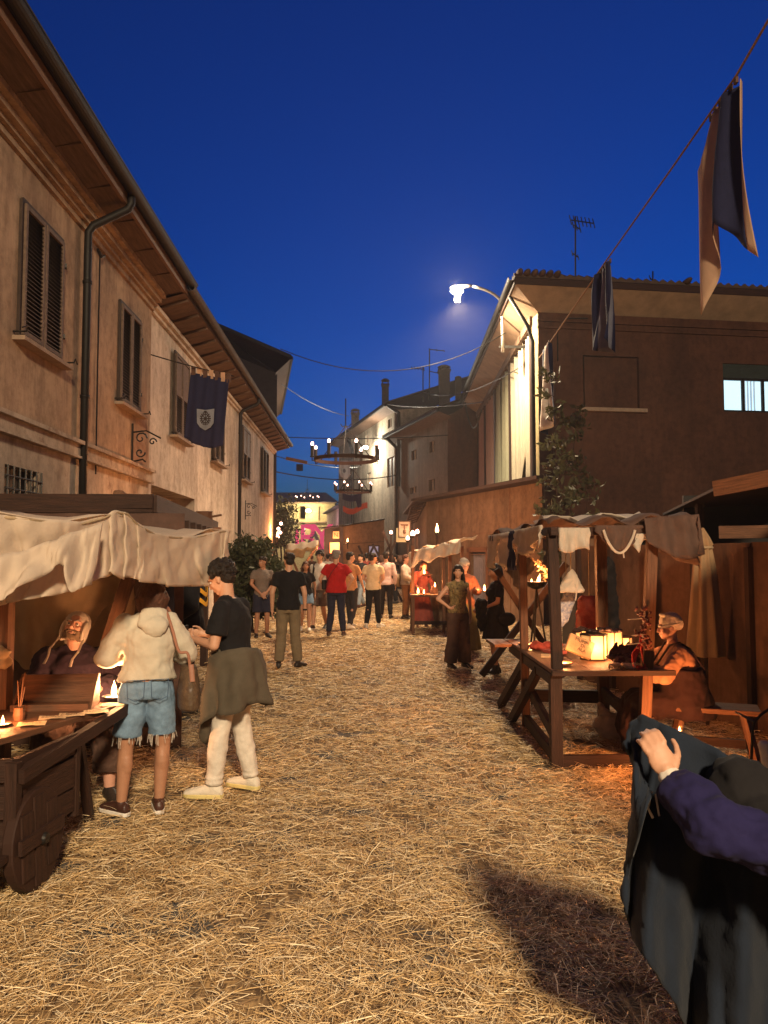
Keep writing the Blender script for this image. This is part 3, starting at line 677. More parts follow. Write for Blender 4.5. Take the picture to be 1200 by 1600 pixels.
# far end of the street
G = thing('yellow_town_house', 'floodlit yellow building with grey hipped roof closing the street', 'building', (-9, 78, 0))
s = MB(); gx0, gx1 = -15, at(523, 800, 76).x
facade(s, (gx0, 76), (gx1, 76), 0, 7, [(gx1-gx0-2.4, gx1-gx0-.9, 1.6, 4.6, .3), (gx1-gx0-3.4, gx1-gx0-2.6, 4.9+.5, 6.6, .2), (gx1-gx0-1.6, gx1-gx0-.9, 5.2, 6.6, .2), (4, 5, 5.2, 6.6, .2), (6.2, 7.2, 5.2, 6.6, .2)], inward=(0, 1, 0))
s.quad((gx1, 76, 0), (gx1, 90, 0), (gx1, 90, 7), (gx1, 76, 7)); s.build('wall', P_G, G)
s = MB(); s.add([(gx0, 75.5, 7), (gx1+.4, 75.5, 7), (gx1-1.2, 80, 8.3), (gx0, 80, 8.3)], [(0, 1, 2, 3)]); s.add([(gx1+.4, 75.5, 7), (gx1+.4, 90, 7), (gx1-1.2, 80, 8.3)], [(0, 1, 2)]); s.build('roof', SLATE, G)
s = MB(); s.box(((gx0+gx1)/2, 75.85, 5.0), (gx1-gx0, .3, .12)); s.box(((gx0+gx1)/2, 75.7, 6.92), (gx1-gx0+.4, .5, .12)); s.build('string_course', STONE, G)
l = at(482, 798, 75.5); s = MB(); s.ell(l, (.28, .2, .2)); s.build('lamp', emis('flood_lamp', (1, .85, .5), 12), G)
light('lamp_light', l+Vector((0, -1.2, .0)), 600, (1, .78, .42), .3, G)
light('lamp_light', l+Vector((-3, -3, -1.5)), 450, (1, .78, .42), .3, G)
Hh = thing('pink_row_house', 'narrow pinkish row of houses with pale framed windows at the street end', 'building', (-4, 62, 0))
hp0 = Vector((at(546, 800, 56).x, 56, 0)); hp1 = Vector((at(511, 800, 72).x, 72, 0)); hdv = (hp1-hp0).normalized(); hl = (hp1-hp0).length
hol = [(u, u+.9, z, z+1.3, .12) for u in np.arange(.8, hl-1, 2.3) for z in (1.2, 3.1)]
s = MB(); facade(s, hp0, hp1, 0, 5.6, hol, inward=(1, .2, 0)); s.build('wall', P_H, Hh)
s = MB()
for h_ in hol:
    c = hp0+hdv*((h_[0]+h_[1])/2); s.beam(c+Vector((-.03, 0, h_[2]-.1)), c+Vector((-.03, 0, h_[2]-.02)), 1.2, .1, hdv)
s.build('window_sill', P_G, Hh)
s = MB(); s.beam(hp0+Vector((-.2, 0, 5.65)), hp1+Vector((-.2, 0, 5.65)), .5, .12); s.add([hp0+Vector((0, 0, 5.7)), hp1+Vector((0, 0, 5.7)), hp1+Vector((4, 0, 7)), hp0+Vector((4, 0, 7))], [(0, 1, 2, 3)]); s.build('roof', SLATE, Hh)
light('lamp_light', (at(520, 820, 62).x-1.5, 62, 4), 220, (1, .62, .6), .3, Hh)
# ---------------------------------------------------------------- street lamps
def street_lamp(label, head, wallpt, P, wall_d=Vector((1, 0, 0)), power=3000, cone=None):
    t = thing('street_lamp', label, 'street lamp', wallpt)
    a = MB(); h = Vector(head); b = Vector(P)
    pts = [b-Vector((0, 0, .9)), b, b+Vector((0, 0, .35))]
    c0 = b+Vector((0, 0, .35))
    for k in range(1, 9):
        s_ = k/8; ang = s_*math.pi/2*.92
        pts.append(Vector((c0.x+(h.x-c0.x)*(1-math.cos(ang))*.98, c0.y+(h.y-c0.y)*s_, c0.z+(h.z-c0.z)*math.sin(ang))))
    a.tube(pts, [.045]*3+[.04]*8, 8); arm = a.build('arm', GALV, t, smooth=True)
    f = MB()
    for z in (.18, -.75):
        q = b+Vector((0, 0, z)); f.beam(q-wall_d*.1, q+wall_d*(.9), .05, .07)
    f.build('wall_bracket', IRON, t)
    hh = MB(); d = Vector((-1, 0, -.12)).normalized()
    hh.loft([(h+d*x, Vector((0, wy, 0)), Vector((0, 0, wz))) for x, wy, wz in ((-.12, .035, .035), (-.02, .05, .045), (.1, .09, .055), (.36, .10, .055), (.47, .05, .03))], 12)
    hd_ = hh.build('lamp_head', GALV, t, smooth=True)
    g = MB(); g.ell(h+d*.28+Vector((0, 0, -.10)), (.17, .10, .09), n=14); g.build('lamp_glass', LAMPG, t, smooth=True)
    l_ = light('lamp_light', h+d*.28+Vector((0, 0, -.40)), power, (1.0, .76, .48), .10 if cone else .8, t, cone=cone)
    if cone: l_.rotation_euler = (0, R(-14), 0)
    return t
lh = at(730, 447, 20.2); lp = at(785, 500, 20.8)
L1 = street_lamp('curved steel street lamp glowing on the corner of the brown house', lh, (3.9, 20.8, 7.2), lp, Vector((1, 0, 0)), 5200, 160)
light('lamp_light', lh+Vector((-.35, -.25, -.1)), 700, (1, .80, .55), .1, L1)
# torn cloth hanging from its head
s = MB(); s.grid([[at(712+3*i-j, 452+6*j+(3 if i % 2 else 0), 20.2) for j in range(4)] for i in range(4)]); s.build('hanging_rag', BEIGE, L1, solid=.01)
# the same kind of lamp stands behind the viewer and lights the near street
L2 = street_lamp('steel street lamp behind the viewer lighting the near straw', (3.3, -10.5, 9.5), (6.1, -10.5, 8.2), (5.1, -10.5, 8.4), Vector((1, 0, 0)), 19000)

# a farther lamp behind the chandeliers washes the pale stucco house
FLm = thing('street_lamp', 'distant white street lamp shining beside the nearest chandelier', 'street lamp', at(574, 702, 43.5))
c_ = at(571, 699, 43.5); s = MB(); s.ell(c_, (.17, .14, .10), n=12); s.build('lamp_glass', emis('white_lamp_glass', (1, .93, .75), 30), FLm, smooth=True)
s = MB(); s.tube([c_+Vector((0, .1, .08)), c_+Vector((.2, .9, .3)), c_+Vector((.5, 2.4, .2))], .035, 6); s.build('arm', GALV, FLm)
light('lamp_light', c_+Vector((-.1, -.1, -.15)), 1700, (1, .90, .70), .15, FLm)
# ---------------------------------------------------------------- people
def skin(name, c): return mat(name, c, .55, .12, 14, .1, 90, spec=.4)
SK1 = skin('light_skin', (.50, .27, .17)); SK2 = skin('tan_skin', (.36, .18, .105)); SK3 = skin('ruddy_skin', (.56, .29, .20))
HDK = mat('dark_hair', (.018, .012, .009), .5, .5, 30, .9, 160, bdist=.01); HBR = mat('brown_hair', (.075, .03, .017), .5, .4, 30, .9, 160, bdist=.01); HGR = mat('grey_hair', (.22, .2, .18), .6, .4, 30, .8, 160)
def cloth(name, c, var=.18, bump=.3, sc_=9): return mat(name, c, .9, var, sc_, bump, 150, sheen=.02, spec=.15, bdist=.003)
EYEW = mat('eye_white', (.6, .55, .5), .3, 0, 1, 0, 1); EYED = mat('eye_iris', (.03, .018, .012), .2, 0, 1, 0, 1)
DEF = dict(hip=(0, 0, .93), chest=(0, .005, 1.27), neck=(0, -.015, 1.46), head=(0, .015, 1.625),
    shL=(-.178, -.01, 1.395), shR=(.178, -.01, 1.395), elL=(-.245, -.03, 1.14), elR=(.245, -.03, 1.14),
    wrL=(-.25, .04, .88), wrR=(.25, .04, .88), hpL=(-.09, 0, .90), hpR=(.09, 0, .90), knL=(-.105, .025, .49), knR=(.105, .025, .49),
    anL=(-.12, -.02, .085), anR=(.12, -.02, .085), toL=(-.15, .17, .03), toR=(.15, .17, .03), yaw=0, pitch=0, roll=0)
class Fig:
    def __init__(s, name, label, loc, rz, h=1.75, pose={}, skin=SK1, vox=.011, wide=1.0, group=None, female=False, hands=True, curl=.5):
        s.k = h/1.75; s.J = {}; s.vox = vox; s.wide = wide; s.skin = skin; s.female = female; s.curl = curl
        for a, b in {**DEF, **pose}.items():
            s.J[a] = Vector(b)*s.k if isinstance(b, (tuple, list, Vector)) else b
        loc = Vector(loc); loc.z += .022; s.root = thing(name, label, 'person', loc, rz, group)
        J = s.J
        s.hq = Matrix.Rotation(R(J['yaw']), 3, 'Z') @ Matrix.Rotation(R(J['pitch']), 3, 'X') @ Matrix.Rotation(R(J['roll']), 3, 'Y')
        if female: 
            for a in ('shL', 'shR'): J[a] = Vector((J[a].x*.9, J[a].y, J[a].z))
        s.hd = lambda x, y, z: J['head']+s.hq @ (Vector((x, y, z))*s.k)
        s.body(hands)
    def ring(s, c, rx, ry, lat, spine):
        k = s.k; lat = Vector(lat).normalized(); fr = Vector(spine).cross(lat).normalized(); return (Vector(c), lat*rx*k, fr*ry*k)
    def torso(s, g, e=0, z0=-.06, z1=1, belly=0, flare=0):
        """torso loft; e = looseness added to the radii; z0 = how far below the hip joint it starts (m)"""
        J = s.J; w = s.wide; sp1 = (J['chest']-J['hip']).normalized(); lath = (J['hpR']-J['hpL']).normalized(); lats = (J['shR']-J['shL']).normalized()
        k = s.k; f = .93 if s.female else 1
        H, C, Nk = J['hip'], J['chest'], J['neck']
        sp2 = (Nk-C).normalized(); lm = (lath+lats).normalized()
        rg = [s.ring(H+sp1*z0*k, .150*w+e+flare, .112*w+e+flare, lath, sp1), s.ring(H+sp1*.04*k, .158*w*(1.04 if s.female else 1)+e+flare*.6, .115*w+e+flare*.5, lath, sp1),
              s.ring(H.lerp(C, .5), (.128*f*w+belly*.4)+e*1.15, .10*w+e+belly, lm, sp1), s.ring(C, .155*f*w+e, .118*w+e*.9, lats, sp2),
              s.ring(C.lerp(Nk, .45), .165*f*w+e*.8, .11*w+e*.8, lats, sp2), s.ring(C.lerp(Nk, .78), .135*f+e*.6, .085+e*.5, lats, sp2), s.ring(C.lerp(Nk, .98), .075+e*.4, .06+e*.4, lats, sp2)]
        g.loft(rg, 20)
        if s.female:
            fr = sp2.cross(lats).normalized(); fr = fr if fr.dot(s.front()) > 0 else -fr
            for sx in (-1, 1): g.ell(C.lerp(Nk, .05)+lats*sx*.07*k+fr*.085*k, ((.062+e*.5)*k,)*3, n=10)
        # shoulders
        for a in 'LR': sg = (.06 if a == 'R' else -.06); g.cap(C.lerp(Nk, .66)+lats*sg*k, J['sh'+a], (.060+e*.4)*k, (.052+e*.5)*k); g.cap(Nk+sp2*(.0)*k, C.lerp(Nk, .85)+lats*sg*1.6*k, (.042+e*.4)*k, (.036+e*.5)*k)
        return g
    def front(s): return (s.J['toL']+s.J['toR']-s.J['anL']-s.J['anR']).normalized()
    def arm(s, g, a, e=0, frac=1.0, loose=0, wrist=False):
        J = s.J; k = s.k; f = .86 if s.female else 1
        S, E, W = J['sh'+a], J['el'+a], J['wr'+a]
        if frac <= 1: g.cap(S, S.lerp(E, .12), (.052*f+e*.9)*k, (.052*f+e*.9)*k, 12); g.tube([S, S.lerp(E, frac*.5), S.lerp(E, frac)], [(.050*f+e)*k, (.050*f+e+loose*.5)*k, ((.054-.014*frac)*f+e+loose)*k], 14)
        else:
            g.cap(S, E, (.054*f+e)*k, (.040*f+e+loose)*k, 12); t = min(1, frac-1); g.cap(E, E.lerp(W, t), (.041*f+e+loose)*k, (.040*f-.014*t+e+loose*.6)*k, 12)
    def leg(s, g, a, e=0, frac=2.0, flare=0, bunch=0):
        J = s.J; k = s.k; Hh, K, A_ = J['hp'+a], J['kn'+a], J['an'+a]
        if frac <= 1:
            q_ = Hh.lerp(K, frac); g.cap(Hh, Hh.lerp(K, .1), (.088+e)*k, (.088+e)*k, 14); g.tube([Hh, Hh.lerp(K, frac*.5), q_], [(.085+e)*k, ((.088-.016*frac)+e+flare*.6)*k, ((.088-.033*frac)+e+flare)*k], 16)
        else:
            t = frac-1; g.cap(Hh, K, (.088+e)*k, (.055+e+flare*.5)*k, 14); g.cap(K, K.lerp(A_, .35), (.054+e+flare*.5)*k, (.056+e+flare*.7)*k, 12)
            g.tube([K.lerp(A_, .3), K.lerp(A_, .35), K.lerp(A_, (t+.35)/2), K.lerp(A_, t)], [(.052+e+flare*.7)*k, (.056+e+flare*.7)*k, (.046+e+flare*.85)*k, (.036+e+flare)*k], 14)
            for i in range(bunch):
                q = K.lerp(A_, t-.05-.09*i); g.ell(q, ((.040+e+flare+.008)*k, (.040+e+flare+.008)*k, .02*k))
    def hand(s, g, a):
        J = s.J; k = s.k*1.0; W = J['wr'+a]; E = J['el'+a]; d = J.get('hd'+a); d = (Vector(d).normalized() if d is not None else (W-E).normalized())
        pn = J.get('pn'+a); pn = Vector(pn) if pn is not None else Vector((1 if a == 'L' else -1, 0, 0))   # palm normal
        lat = d.cross(pn)
        if lat.length < .1: lat = d.cross(Vector((0, 1, 0)))
        lat.normalize(); pn = lat.cross(d).normalized()
        if (pn.dot(Vector(J.get('pn'+a) if J.get('pn'+a) is not None else (1 if a == 'L' else -1, 0, 0)))) < 0: pn = -pn
        th = J.get('th'+a, None)   # thumb side
        ts = 1 if lat.dot(Vector(th) if th is not None else Vector((0, 1, .3))) > 0 else -1
        q = Matrix((lat, pn, d)).transposed()
        g.cap(W-d*.02*k, W+d*.02*k, .026*k, .026*k); g.ell(W+d*.05*k, (.040*k, .017*k, .052*k), q, 12)
        curl = J.get('curl'+a, s.curl)
        for i, (o, L) in enumerate(((-.030, .060), (-.010, .076), (.010, .080), (.029, .072))):
            o *= ts; p = W+d*(.092-(.008 if i == 0 else 0))*k+lat*o*k; L *= k; dr = d.copy(); r0 = .0095*k
            for sg, (lf, rr) in enumerate(((.45, 1), (.30, .93), (.25, .82))):
                ang = curl*(.35, .75, .6)[sg]+ (i-1.5)*.03
                dr = (dr*math.cos(ang)+pn*math.sin(ang)).normalized(); p2 = p+dr*L*lf; g.cap(p, p2, r0*rr, r0*rr*.92, 8); p = p2
        p = W+d*.02*k+lat*ts*.028*k; dr = (d*.65+lat*ts*.65+pn*.35).normalized()
        for lf, rr in ((.038, .0125), (.030, .0105), (.024, .009)):
            p2 = p+dr*lf*k; g.cap(p, p2, rr*k, rr*.9*k, 8); p = p2; dr = (dr+d*.35+pn*curl*.35-lat*ts*.15).normalized()
    def body(s, hands=True):
        J = s.J; k = s.k; g = MB(); s.torso(g)
        for a in 'LR': s.arm(g, a, 0, 2.0); s.leg(g, a); K_, A2 = J['kn'+a], J['an'+a]; bk = (A2-J['to'+a]); bk.z = 0; g.ell(K_.lerp(A2, .30)+bk.normalized()*.018*k, (.050*k, .050*k, .10*k))
        for a in 'LR':
            A_, T = J['an'+a], J['to'+a]; hl = A_+(A_-T).normalized()*.03*k; hl.z = A_.z-.045*k
            g.cap(A_, hl, .034*k, .028*k); g.cap(hl, T-(T-hl)*.12-Vector((0, 0, .006*k)), .027*k, .017*k, 10); g.cap(A_-(A_-T)*.15, T-(T-hl)*.3, .022*k, .015*k)
        g.cap(J['neck']-Vector((0, 0, .05*k)), s.hd(0, -.02, -.06), .058*k*(.88 if s.female else 1), .052*k*(.88 if s.female else 1), 12)
        e = g.ell; h = s.hd; q = s.hq
        e(h(0, -.012, .03), (.073*k, .092*k, .088*k), q, 16); e(h(0, .018, -.035), (.058*k, .070*k, .075*k), q, 14)
        e(h(0, .055, -.088), (.028*k, .028*k, .022*k), q, 10)                     # chin
        for sx in (-1, 1):
            e(h(sx*.034, .062, -.022), (.024*k, .02*k, .024*k), q, 8)             # cheeks
            e(h(sx*.030, .078, .026), (.024*k, .010*k, .009*k), q, 8)             # brow
            e(h(sx*.074, -.012, -.012), (.010*k, .02*k, .032*k), q, 8)            # ears
            e(h(sx*.011, .092, -.034), (.010*k, .011*k, .009*k), q, 8)            # nostrils
        g.cap(h(0, .083, .018), h(0, .104, -.028), .0085*k, .013*k, 8)             # nose
        e(h(0, .084, -.058), (.024*k, .010*k, .0065*k), q, 8); e(h(0, .082, -.069), (.020*k, .010*k, .007*k), q, 8)
        if hands:
            for a in 'LR': s.hand(g, a)
        s.bodyo = g.build('body', s.skin, s.root, local=True, voxel=s.vox if not hands or s.vox > .009 else s.vox*.75, relax=2)
    def eyes(s):
        for sx in (-1, 1):
            g = MB(); g.ell(s.hd(sx*.030, .0725, .004), (.0105*s.k,)*3, s.hq, 10); o = g.build('eye', EYEW, s.bodyo, local=True, smooth=True)
            g = MB(); g.ell(s.hd(sx*.030, .0785, .004), (.0068*s.k, .0055*s.k, .0068*s.k), s.hq, 8); g.build('iris', EYED, o if False else s.bodyo, local=True, smooth=True)
        return s
    def brows(s, m, w=1):
        for sx in (-1, 1):
            g = MB(); g.cap(s.hd(sx*.014, .089, .024), s.hd(sx*.032, .0885, .031), .0045*s.k*w, .005*s.k*w, 6); g.cap(s.hd(sx*.032, .0885, .031), s.hd(sx*.050, .078, .024), .005*s.k*w, .003*s.k*w, 6)
            g.build('eyebrow', m, s.bodyo, local=True, smooth=True)
        g = MB(); g.ell(s.hd(0, .0915, -.0635), (.020*s.k, .004*s.k, .0022*s.k), s.hq, 8); g.build('mouth', mat('lip_line', (.12, .035, .03)), s.bodyo, local=True, smooth=True)
        return s
    # garments
    def top(s, m, name='shirt', e=.016, sleeve=.62, hem=-.04, loose=.014, belly=0, neck=True, folds=((.10, .022), (.04, .006)), flare=0.012, vox=None):
        g = MB(); s.torso(g, e, hem, belly=belly, flare=flare)
        if sleeve > 0:
            for a in 'LR': s.arm(g, a, e*.8, sleeve, loose)
        o = g.build(name, m, s.root, local=True, voxel=vox or s.vox, relax=4, folds=folds); return o
    def legs(s, m, name='trousers', e=.014, frac=1.93, flare=.008, bunch=0, top=.08, folds=((.09, .018), (.035, .005))):
        g = MB(); J = s.J; sp = (J['chest']-J['hip']).normalized(); lath = (J['hpR']-J['hpL']).normalized(); w = s.wide
        g.loft([s.ring(J['hip']-sp*.10*s.k, .135*w+e, .10*w+e, lath, sp), s.ring(J['hip']-sp*.02*s.k, .158*w+e*.9, .115*w+e, lath, sp), s.ring(J['hip']+sp*top*s.k, .142*w+e*.6, .105*w+e*.6, lath, sp)], 20)
        for a in 'LR': s.leg(g, a, e, frac, flare, bunch)
        return g.build(name, m, s.root, local=True, voxel=s.vox, relax=4, folds=folds)
    def skirt(s, m, name='skirt', z1=.12, z0=.5, r0=.2, ry0=.16, r1=.15, e=.012, folds=((.09, .03), (.035, .006)), n=48, plate=.012):
        J = s.J; H = J['hip']; k = s.k; g = MB(); rings = []
        for i in range(9):
            t = i/8; z = (H.z+z1*k)*(1-t)+z0*k*t; rx = (r1+(r0-r1)*t**.8)*k; ry = (r1*.76+(ry0-r1*.76)*t**.8)*k; ring = []
            for j in range(n+1):
                a = 2*math.pi*j/n; q = 1+plate*6*t*math.sin(a*9+j*.1); ring.append(Vector((H.x+rx*q*math.cos(a), H.y+ry*q*math.sin(a), z)))
            rings.append(ring)
        g.grid(rings); return g.build(name, m, s.root, local=True, smooth=True, solid=.006, folds=folds)
    def shoes(s, m, sole=None, e=.008, boot=0, up=0.0):
        J = s.J; k = s.k
        for a in 'LR':
            A_, T = J['an'+a], J['to'+a]; d = (T-A_); d.z = 0; d.normalize(); base = min(A_.z-.085*k, T.z-.03*k)
            lat = d.cross(Vector((0, 0, 1))); Z = Vector((0, 0, 1)); hz = A_.z-.085*k; tz = T.z-.03*k
            P = lambda x, z, y=0: Vector((A_.x, A_.y, 0))+d*x*k+lat*y*k+Z*((hz+(tz-hz)*min(1, max(0, (x+.05)/.25)))+z*k)
            g = MB(); g.loft([(P(x, .006+hh/2), lat*w_*k, Z*hh/2*k) for x, w_, hh in ((-.075, .018, .05), (-.062, .034, .085), (-.02, .040, .10+up), (.05, .043, .092), (.11, .047, .074), (.17, .048, .060), (.21, .038, .046), (.228, .015, .03))], 14)
            if boot: g.cap(A_, A_.lerp(J['kn'+a], boot), (.042+e)*k, (.046+e)*k, 12)
            else: g.cap(A_-Z*.02*k, A_, (.038+e*.6)*k, (.038+e*.5)*k, 12)
            sh = g.build('shoe' if not boot else 'boot', m, s.root, local=True, voxel=min(s.vox, .008), relax=1)
            if sole:
                g = MB(); g.loft([(P(x, z), lat*w_*k, d*0+Vector((0, 0, 0))+d*.0001) for x, z, w_ in ((0, 0, 0.01),)]*2, 4) if False else None
                pts = [(-.078, .012), (-.066, .034), (-.02, .040), (.05, .042), (.12, .049), (.18, .048), (.212, .036), (.23, .012)]
                vs = []
                for zz in (.0, .03):
                    for x, y in pts: vs.append(P(x, zz, y))
                    for x, y in reversed(pts): vs.append(P(x, zz, -y))
                n = len(pts)*2; fs = [tuple(range(n)), tuple(reversed(range(n, 2*n)))]+[(i, i+n, (i+1) % n+n, (i+1) % n) for i in range(n)]
                g = MB(); g.add(vs, fs); g.build('sole', sole, sh, local=True, bevel=.004)
    def hair(s, m, style='short', vol=1.0, seed=1, name='hair', long=.3):
        g = MB(); h = s.hd; k = s.k; q = s.hq; rr = random.Random(seed)
        if style == 'short':
            g.ell(h(0, -.025, .048), (.080*k*vol, .095*k*vol, .085*k*vol), q, 16); g.ell(h(0, -.055, .0), (.072*k*vol, .060*k*vol, .07*k), q, 14)
            for i in range(60): a = rr.uniform(0, 6.28); z = rr.uniform(.05, .12); r_ = .08*math.sqrt(max(0, 1-((z-.045)/.09)**2)); g.ell(h(math.cos(a)*r_, -.02+math.sin(a)*r_*1.1, z), (.02*k,)*3, q, 6)
        if style == 'curly':
            g.ell(h(0, -.03, .055), (.088*k, .10*k, .085*k), q, 16); g.ell(h(0, -.06, -.005), (.075*k, .06*k, .07*k), q, 14)
            for i in range(150):
                a = rr.uniform(0, 6.28); u = rr.uniform(-.5, 1); r_ = math.sqrt(1-u*u)
                x, y, z = math.cos(a)*r_*.096, -.03+math.sin(a)*r_*.108, .05+u*.095
                if y > .04 and z < .055: continue
                if y > -.03 and z < .01: continue
                c = rr.uniform(.012, .021)*k; g.ell(h(x, y, z), (c, c, c), None, 6)
            for i in range(14): g.cap(h(rr.uniform(-.06, .06), .07, .085), h(rr.uniform(-.06, .06), .10, .055+rr.uniform(-.01, .01)), .014*k, .006*k, 6)
        if style in ('long', 'bob'):
            g.ell(h(0, -.02, .042), (.084*k, .098*k, .088*k), q, 16); L = long if style == 'long' else .17
            d = Vector((0, 0, -1)) if style == 'long' else (q @ Vector((0, 0, -1)))
            for i in range(26):
                a = math.pi*(1.0+i/25*1.0) if True else 0
                a = math.pi+(i/25)*math.pi; x = math.cos(a)*.078; y = -.02+math.sin(a)*.085
                p = h(x, y, .03); e_ = p+Vector((0, 0, -1))*(L+rr.uniform(-.03, .03))*k+(q @ Vector((x*.2, -.02, 0)))*k; mid = p.lerp(e_, .5)+q @ Vector((x*.25, -.02, 0))*k
                g.cap(p, mid, .024*k, .024*k, 7); g.cap(mid, e_, .024*k, .010*k, 7)
        if style == 'beard':
            for i in range(60):
                a = rr.uniform(-1.25, 1.25); z = rr.uniform(-.105, -.045) if abs(a) > .35 else rr.uniform(-.11, -.078)
                g.ell(h(math.sin(a)*.058, .02+math.cos(a)*.062, z), (.013*k,)*3, None, 6)
            for sx in (-1, 1): g.cap(h(0, .099, -.048), h(sx*.03, .086, -.056), .007*k, .006*k, 6)
        return g.build(name, m, s.bodyo if style == 'beard' else s.root, local=True, voxel=max(.0045, s.vox*.7), relax=1 if style in ('curly', 'beard') else 2, folds=((.02, .008),))
    def part(s, g, name, m, **kw): return g.build(name, m, s.root, local=True, **kw)
def face_to(dx, dy): return math.atan2(-dx, dy)      # rz that turns local +Y towards (dx,dy)
BLK = cloth('black_cotton', (.012, .011, .012)); WHT = cloth('white_cotton', (.62, .56, .48)); KHK = cloth('khaki_cotton', (.17, .125, .075)); DEN = cloth('blue_denim', (.16, .25, .36), .35, .5, 14); OLV = cloth('olive_cotton', (.085, .070, .050)); CRM = cloth('cream_cotton', (.55, .46, .30)); RED = cloth('red_cotton', (.35, .012, .012)); GRYT = cloth('grey_cotton', (.16, .13, .11)); HOOD = cloth('oatmeal_fleece', (.50, .45, .36), .12, .5, 12); ORG = cloth('orange_tan_cotton', (.50, .23, .10)); PNK = cloth('pale_pink_cotton', (.55, .40, .36)); DKB = cloth('dark_blue_cotton', (.02, .022, .04)); DRED = cloth('dull_red_cotton', (.35, .08, .06)); DGR = cloth('dark_grey_cotton', (.03, .028, .03)); JEAN = cloth('faded_jeans', (.22, .26, .30), .25)
WSH = mat('white_trainer', (.66, .60, .50), .6, .1, 20, .2, 80); SOLEY = mat('yellow_sole', (.62, .52, .22), .5, .1); BSH = mat('dark_shoe', (.025, .018, .015), .5, .2); BRSH = mat('brown_leather', (.06, .025, .018), .4, .3); SOLEW = mat('white_sole', (.7, .66, .6), .5, .05)
def gp(px, py): v = ground(px, py); v.z = 0; return v
STR = 'passers-by strolling down the street'
# young man with the jacket round his waist
loc = gp(366, 1243)
f = Fig('person', 'curly haired young man in black t-shirt and white trousers, olive jacket tied round his waist', loc, face_to(-1, .28), 1.67,
    dict(hip=(0, 0, .94), chest=(0, .03, 1.27), neck=(0, .07, 1.45), head=(0, .135, 1.60), pitch=-28, shL=(-.175, .04, 1.385), shR=(.175, .04, 1.385),
         elL=(-.235, .06, 1.12), wrL=(-.12, .30, 1.15), elR=(.235, .10, 1.13), wrR=(.07, .31, 1.17), hdL=(.35, .9, .15), hdR=(-.45, .9, .1), pnL=(.9, -.3, -.2), pnR=(-.9, -.3, -.2), thL=(0, 0, 1), thR=(0, 0, 1),
         hpL=(-.09, 0, .9), hpR=(.09, 0, .9), knL=(-.12, .06, .49), anL=(-.16, .09, .085), toL=(-.19, .28, .03), knR=(.10, -.0, .49), anR=(.12, -.08, .085), toR=(.16, .11, .03)), SK1, .0085, curl=1.2)
f.eyes().brows(HDK); f.hair(HDK, 'curly', seed=5); f.top(BLK, 't_shirt', .020, .72, -.02, .022); f.legs(WHT, 'trousers', .012, 1.98, .010, 2); f.shoes(WSH, SOLEY)
# olive jacket: wrap round the hips with a hanging point in front
g = MB(); rows = []; H = f.J['hip']; n = 60
for j in range(13):
    v = j/12; row = []
    for i in range(n+1):
        a = 2*math.pi*i/n; fr = max(0, math.sin(a))       # front is +y
        zt = H.z+.13+.02*math.sin(a*2); zb = H.z-.27-.30*max(0, 1-abs(((a-1.9+math.pi) % (2*math.pi))-math.pi)/1.1)+.03*math.sin(a*3+1)
        z = zt+(zb-zt)*v; fo = .030*math.sin(a*5+v*2.5)+.016*math.sin(a*11-v*2); rx = .192+.055*v**.5+fo*(.15+v*.85); ry = .165+.06*v**.5+fo*(.15+v*.85)
        row.append(Vector((H.x+rx*math.cos(a), H.y+ry*math.sin(a), z)))
    rows.append(row)
g.grid(rows); jk = f.part(g, 'tied_jacket', OLV, smooth=True, solid=.008, folds=((.12, .05), (.05, .015)))
g = MB()
for sx in (-1, 1): g.tube([H+Vector((sx*.15, .05, .12)), H+Vector((sx*.06, .155, .09)), H+Vector((-sx*.02, .17, .06)), H+Vector((-sx*.05, .18, -.1)), H+Vector((-sx*.06, .185, -.22))], [.03, .034, .03, .034, .028], 10, flat=.6)
g.build('jacket_sleeves', OLV, jk, local=True, voxel=.009, relax=2, folds=((.05, .015),))
g = MB()
for dx in (0, .05): g.ell(H+Vector((.19, -.17+dx, -.27)), (.009,)*3, n=8)
g.build('press_stud', WSH, jk, local=True)
g = MB(); w_ = f.J['wrL']; g.box(w_+Vector((.07, .10, .015)), (.075, .012, .15), 0); f.part(g, 'phone', PIPE, bevel=.003)

# woman in oatmeal hoodie
loc = gp(226, 1275)
f = Fig('person', 'woman from behind in oatmeal hoodie and frayed denim shorts with a brown shoulder bag', loc, face_to(-.35, 1), 1.565,
    dict(head=(.02, .04, 1.61), pitch=-14, yaw=8, chest=(.02, .01, 1.27), hip=(.0, -.01, .94), neck=(.02, .0, 1.45),
         elL=(-.29, .05, 1.15), wrL=(-.19, .27, 1.12), elR=(.29, .04, 1.15), wrR=(.17, .27, 1.14), knL=(-.14, .01, .49), anL=(-.165, .0, .085), toL=(-.28, .15, .03), knR=(.125, .03, .49), anR=(.10, -.01, .085), toR=(.10, .19, .03)), SK2, .0085, female=True, wide=1.05)
f.hair(HBR, 'bob', seed=3); f.top(HOOD, 'hoodie', .045, 1.92, .03, .018, folds=((.18, .055), (.06, .010)), flare=-.01); 
g = MB(); C = f.J['chest'].lerp(f.J['neck'], .75)
for i in range(9):
    t = -1.1+2.2*i/8; g.cap(f.hd(math.sin(t)*.075, -.055-math.cos(t)*.045, -.155), f.hd(math.sin(t)*.10, -.06-math.cos(t)*.07, -.215-.05*math.cos(t)), .026, .030, 8)
g.ell(f.hd(0, -.12, -.27), (.085, .045, .075), None, 12); f.part(g, 'hood', HOOD, voxel=.009, relax=3, folds=((.07, .02),))
sh = f.legs(DEN, 'denim_shorts', .020, .80, .020, 0, .06, folds=((.1, .026), (.04, .008)))
g = MB(); rr = random.Random(4)
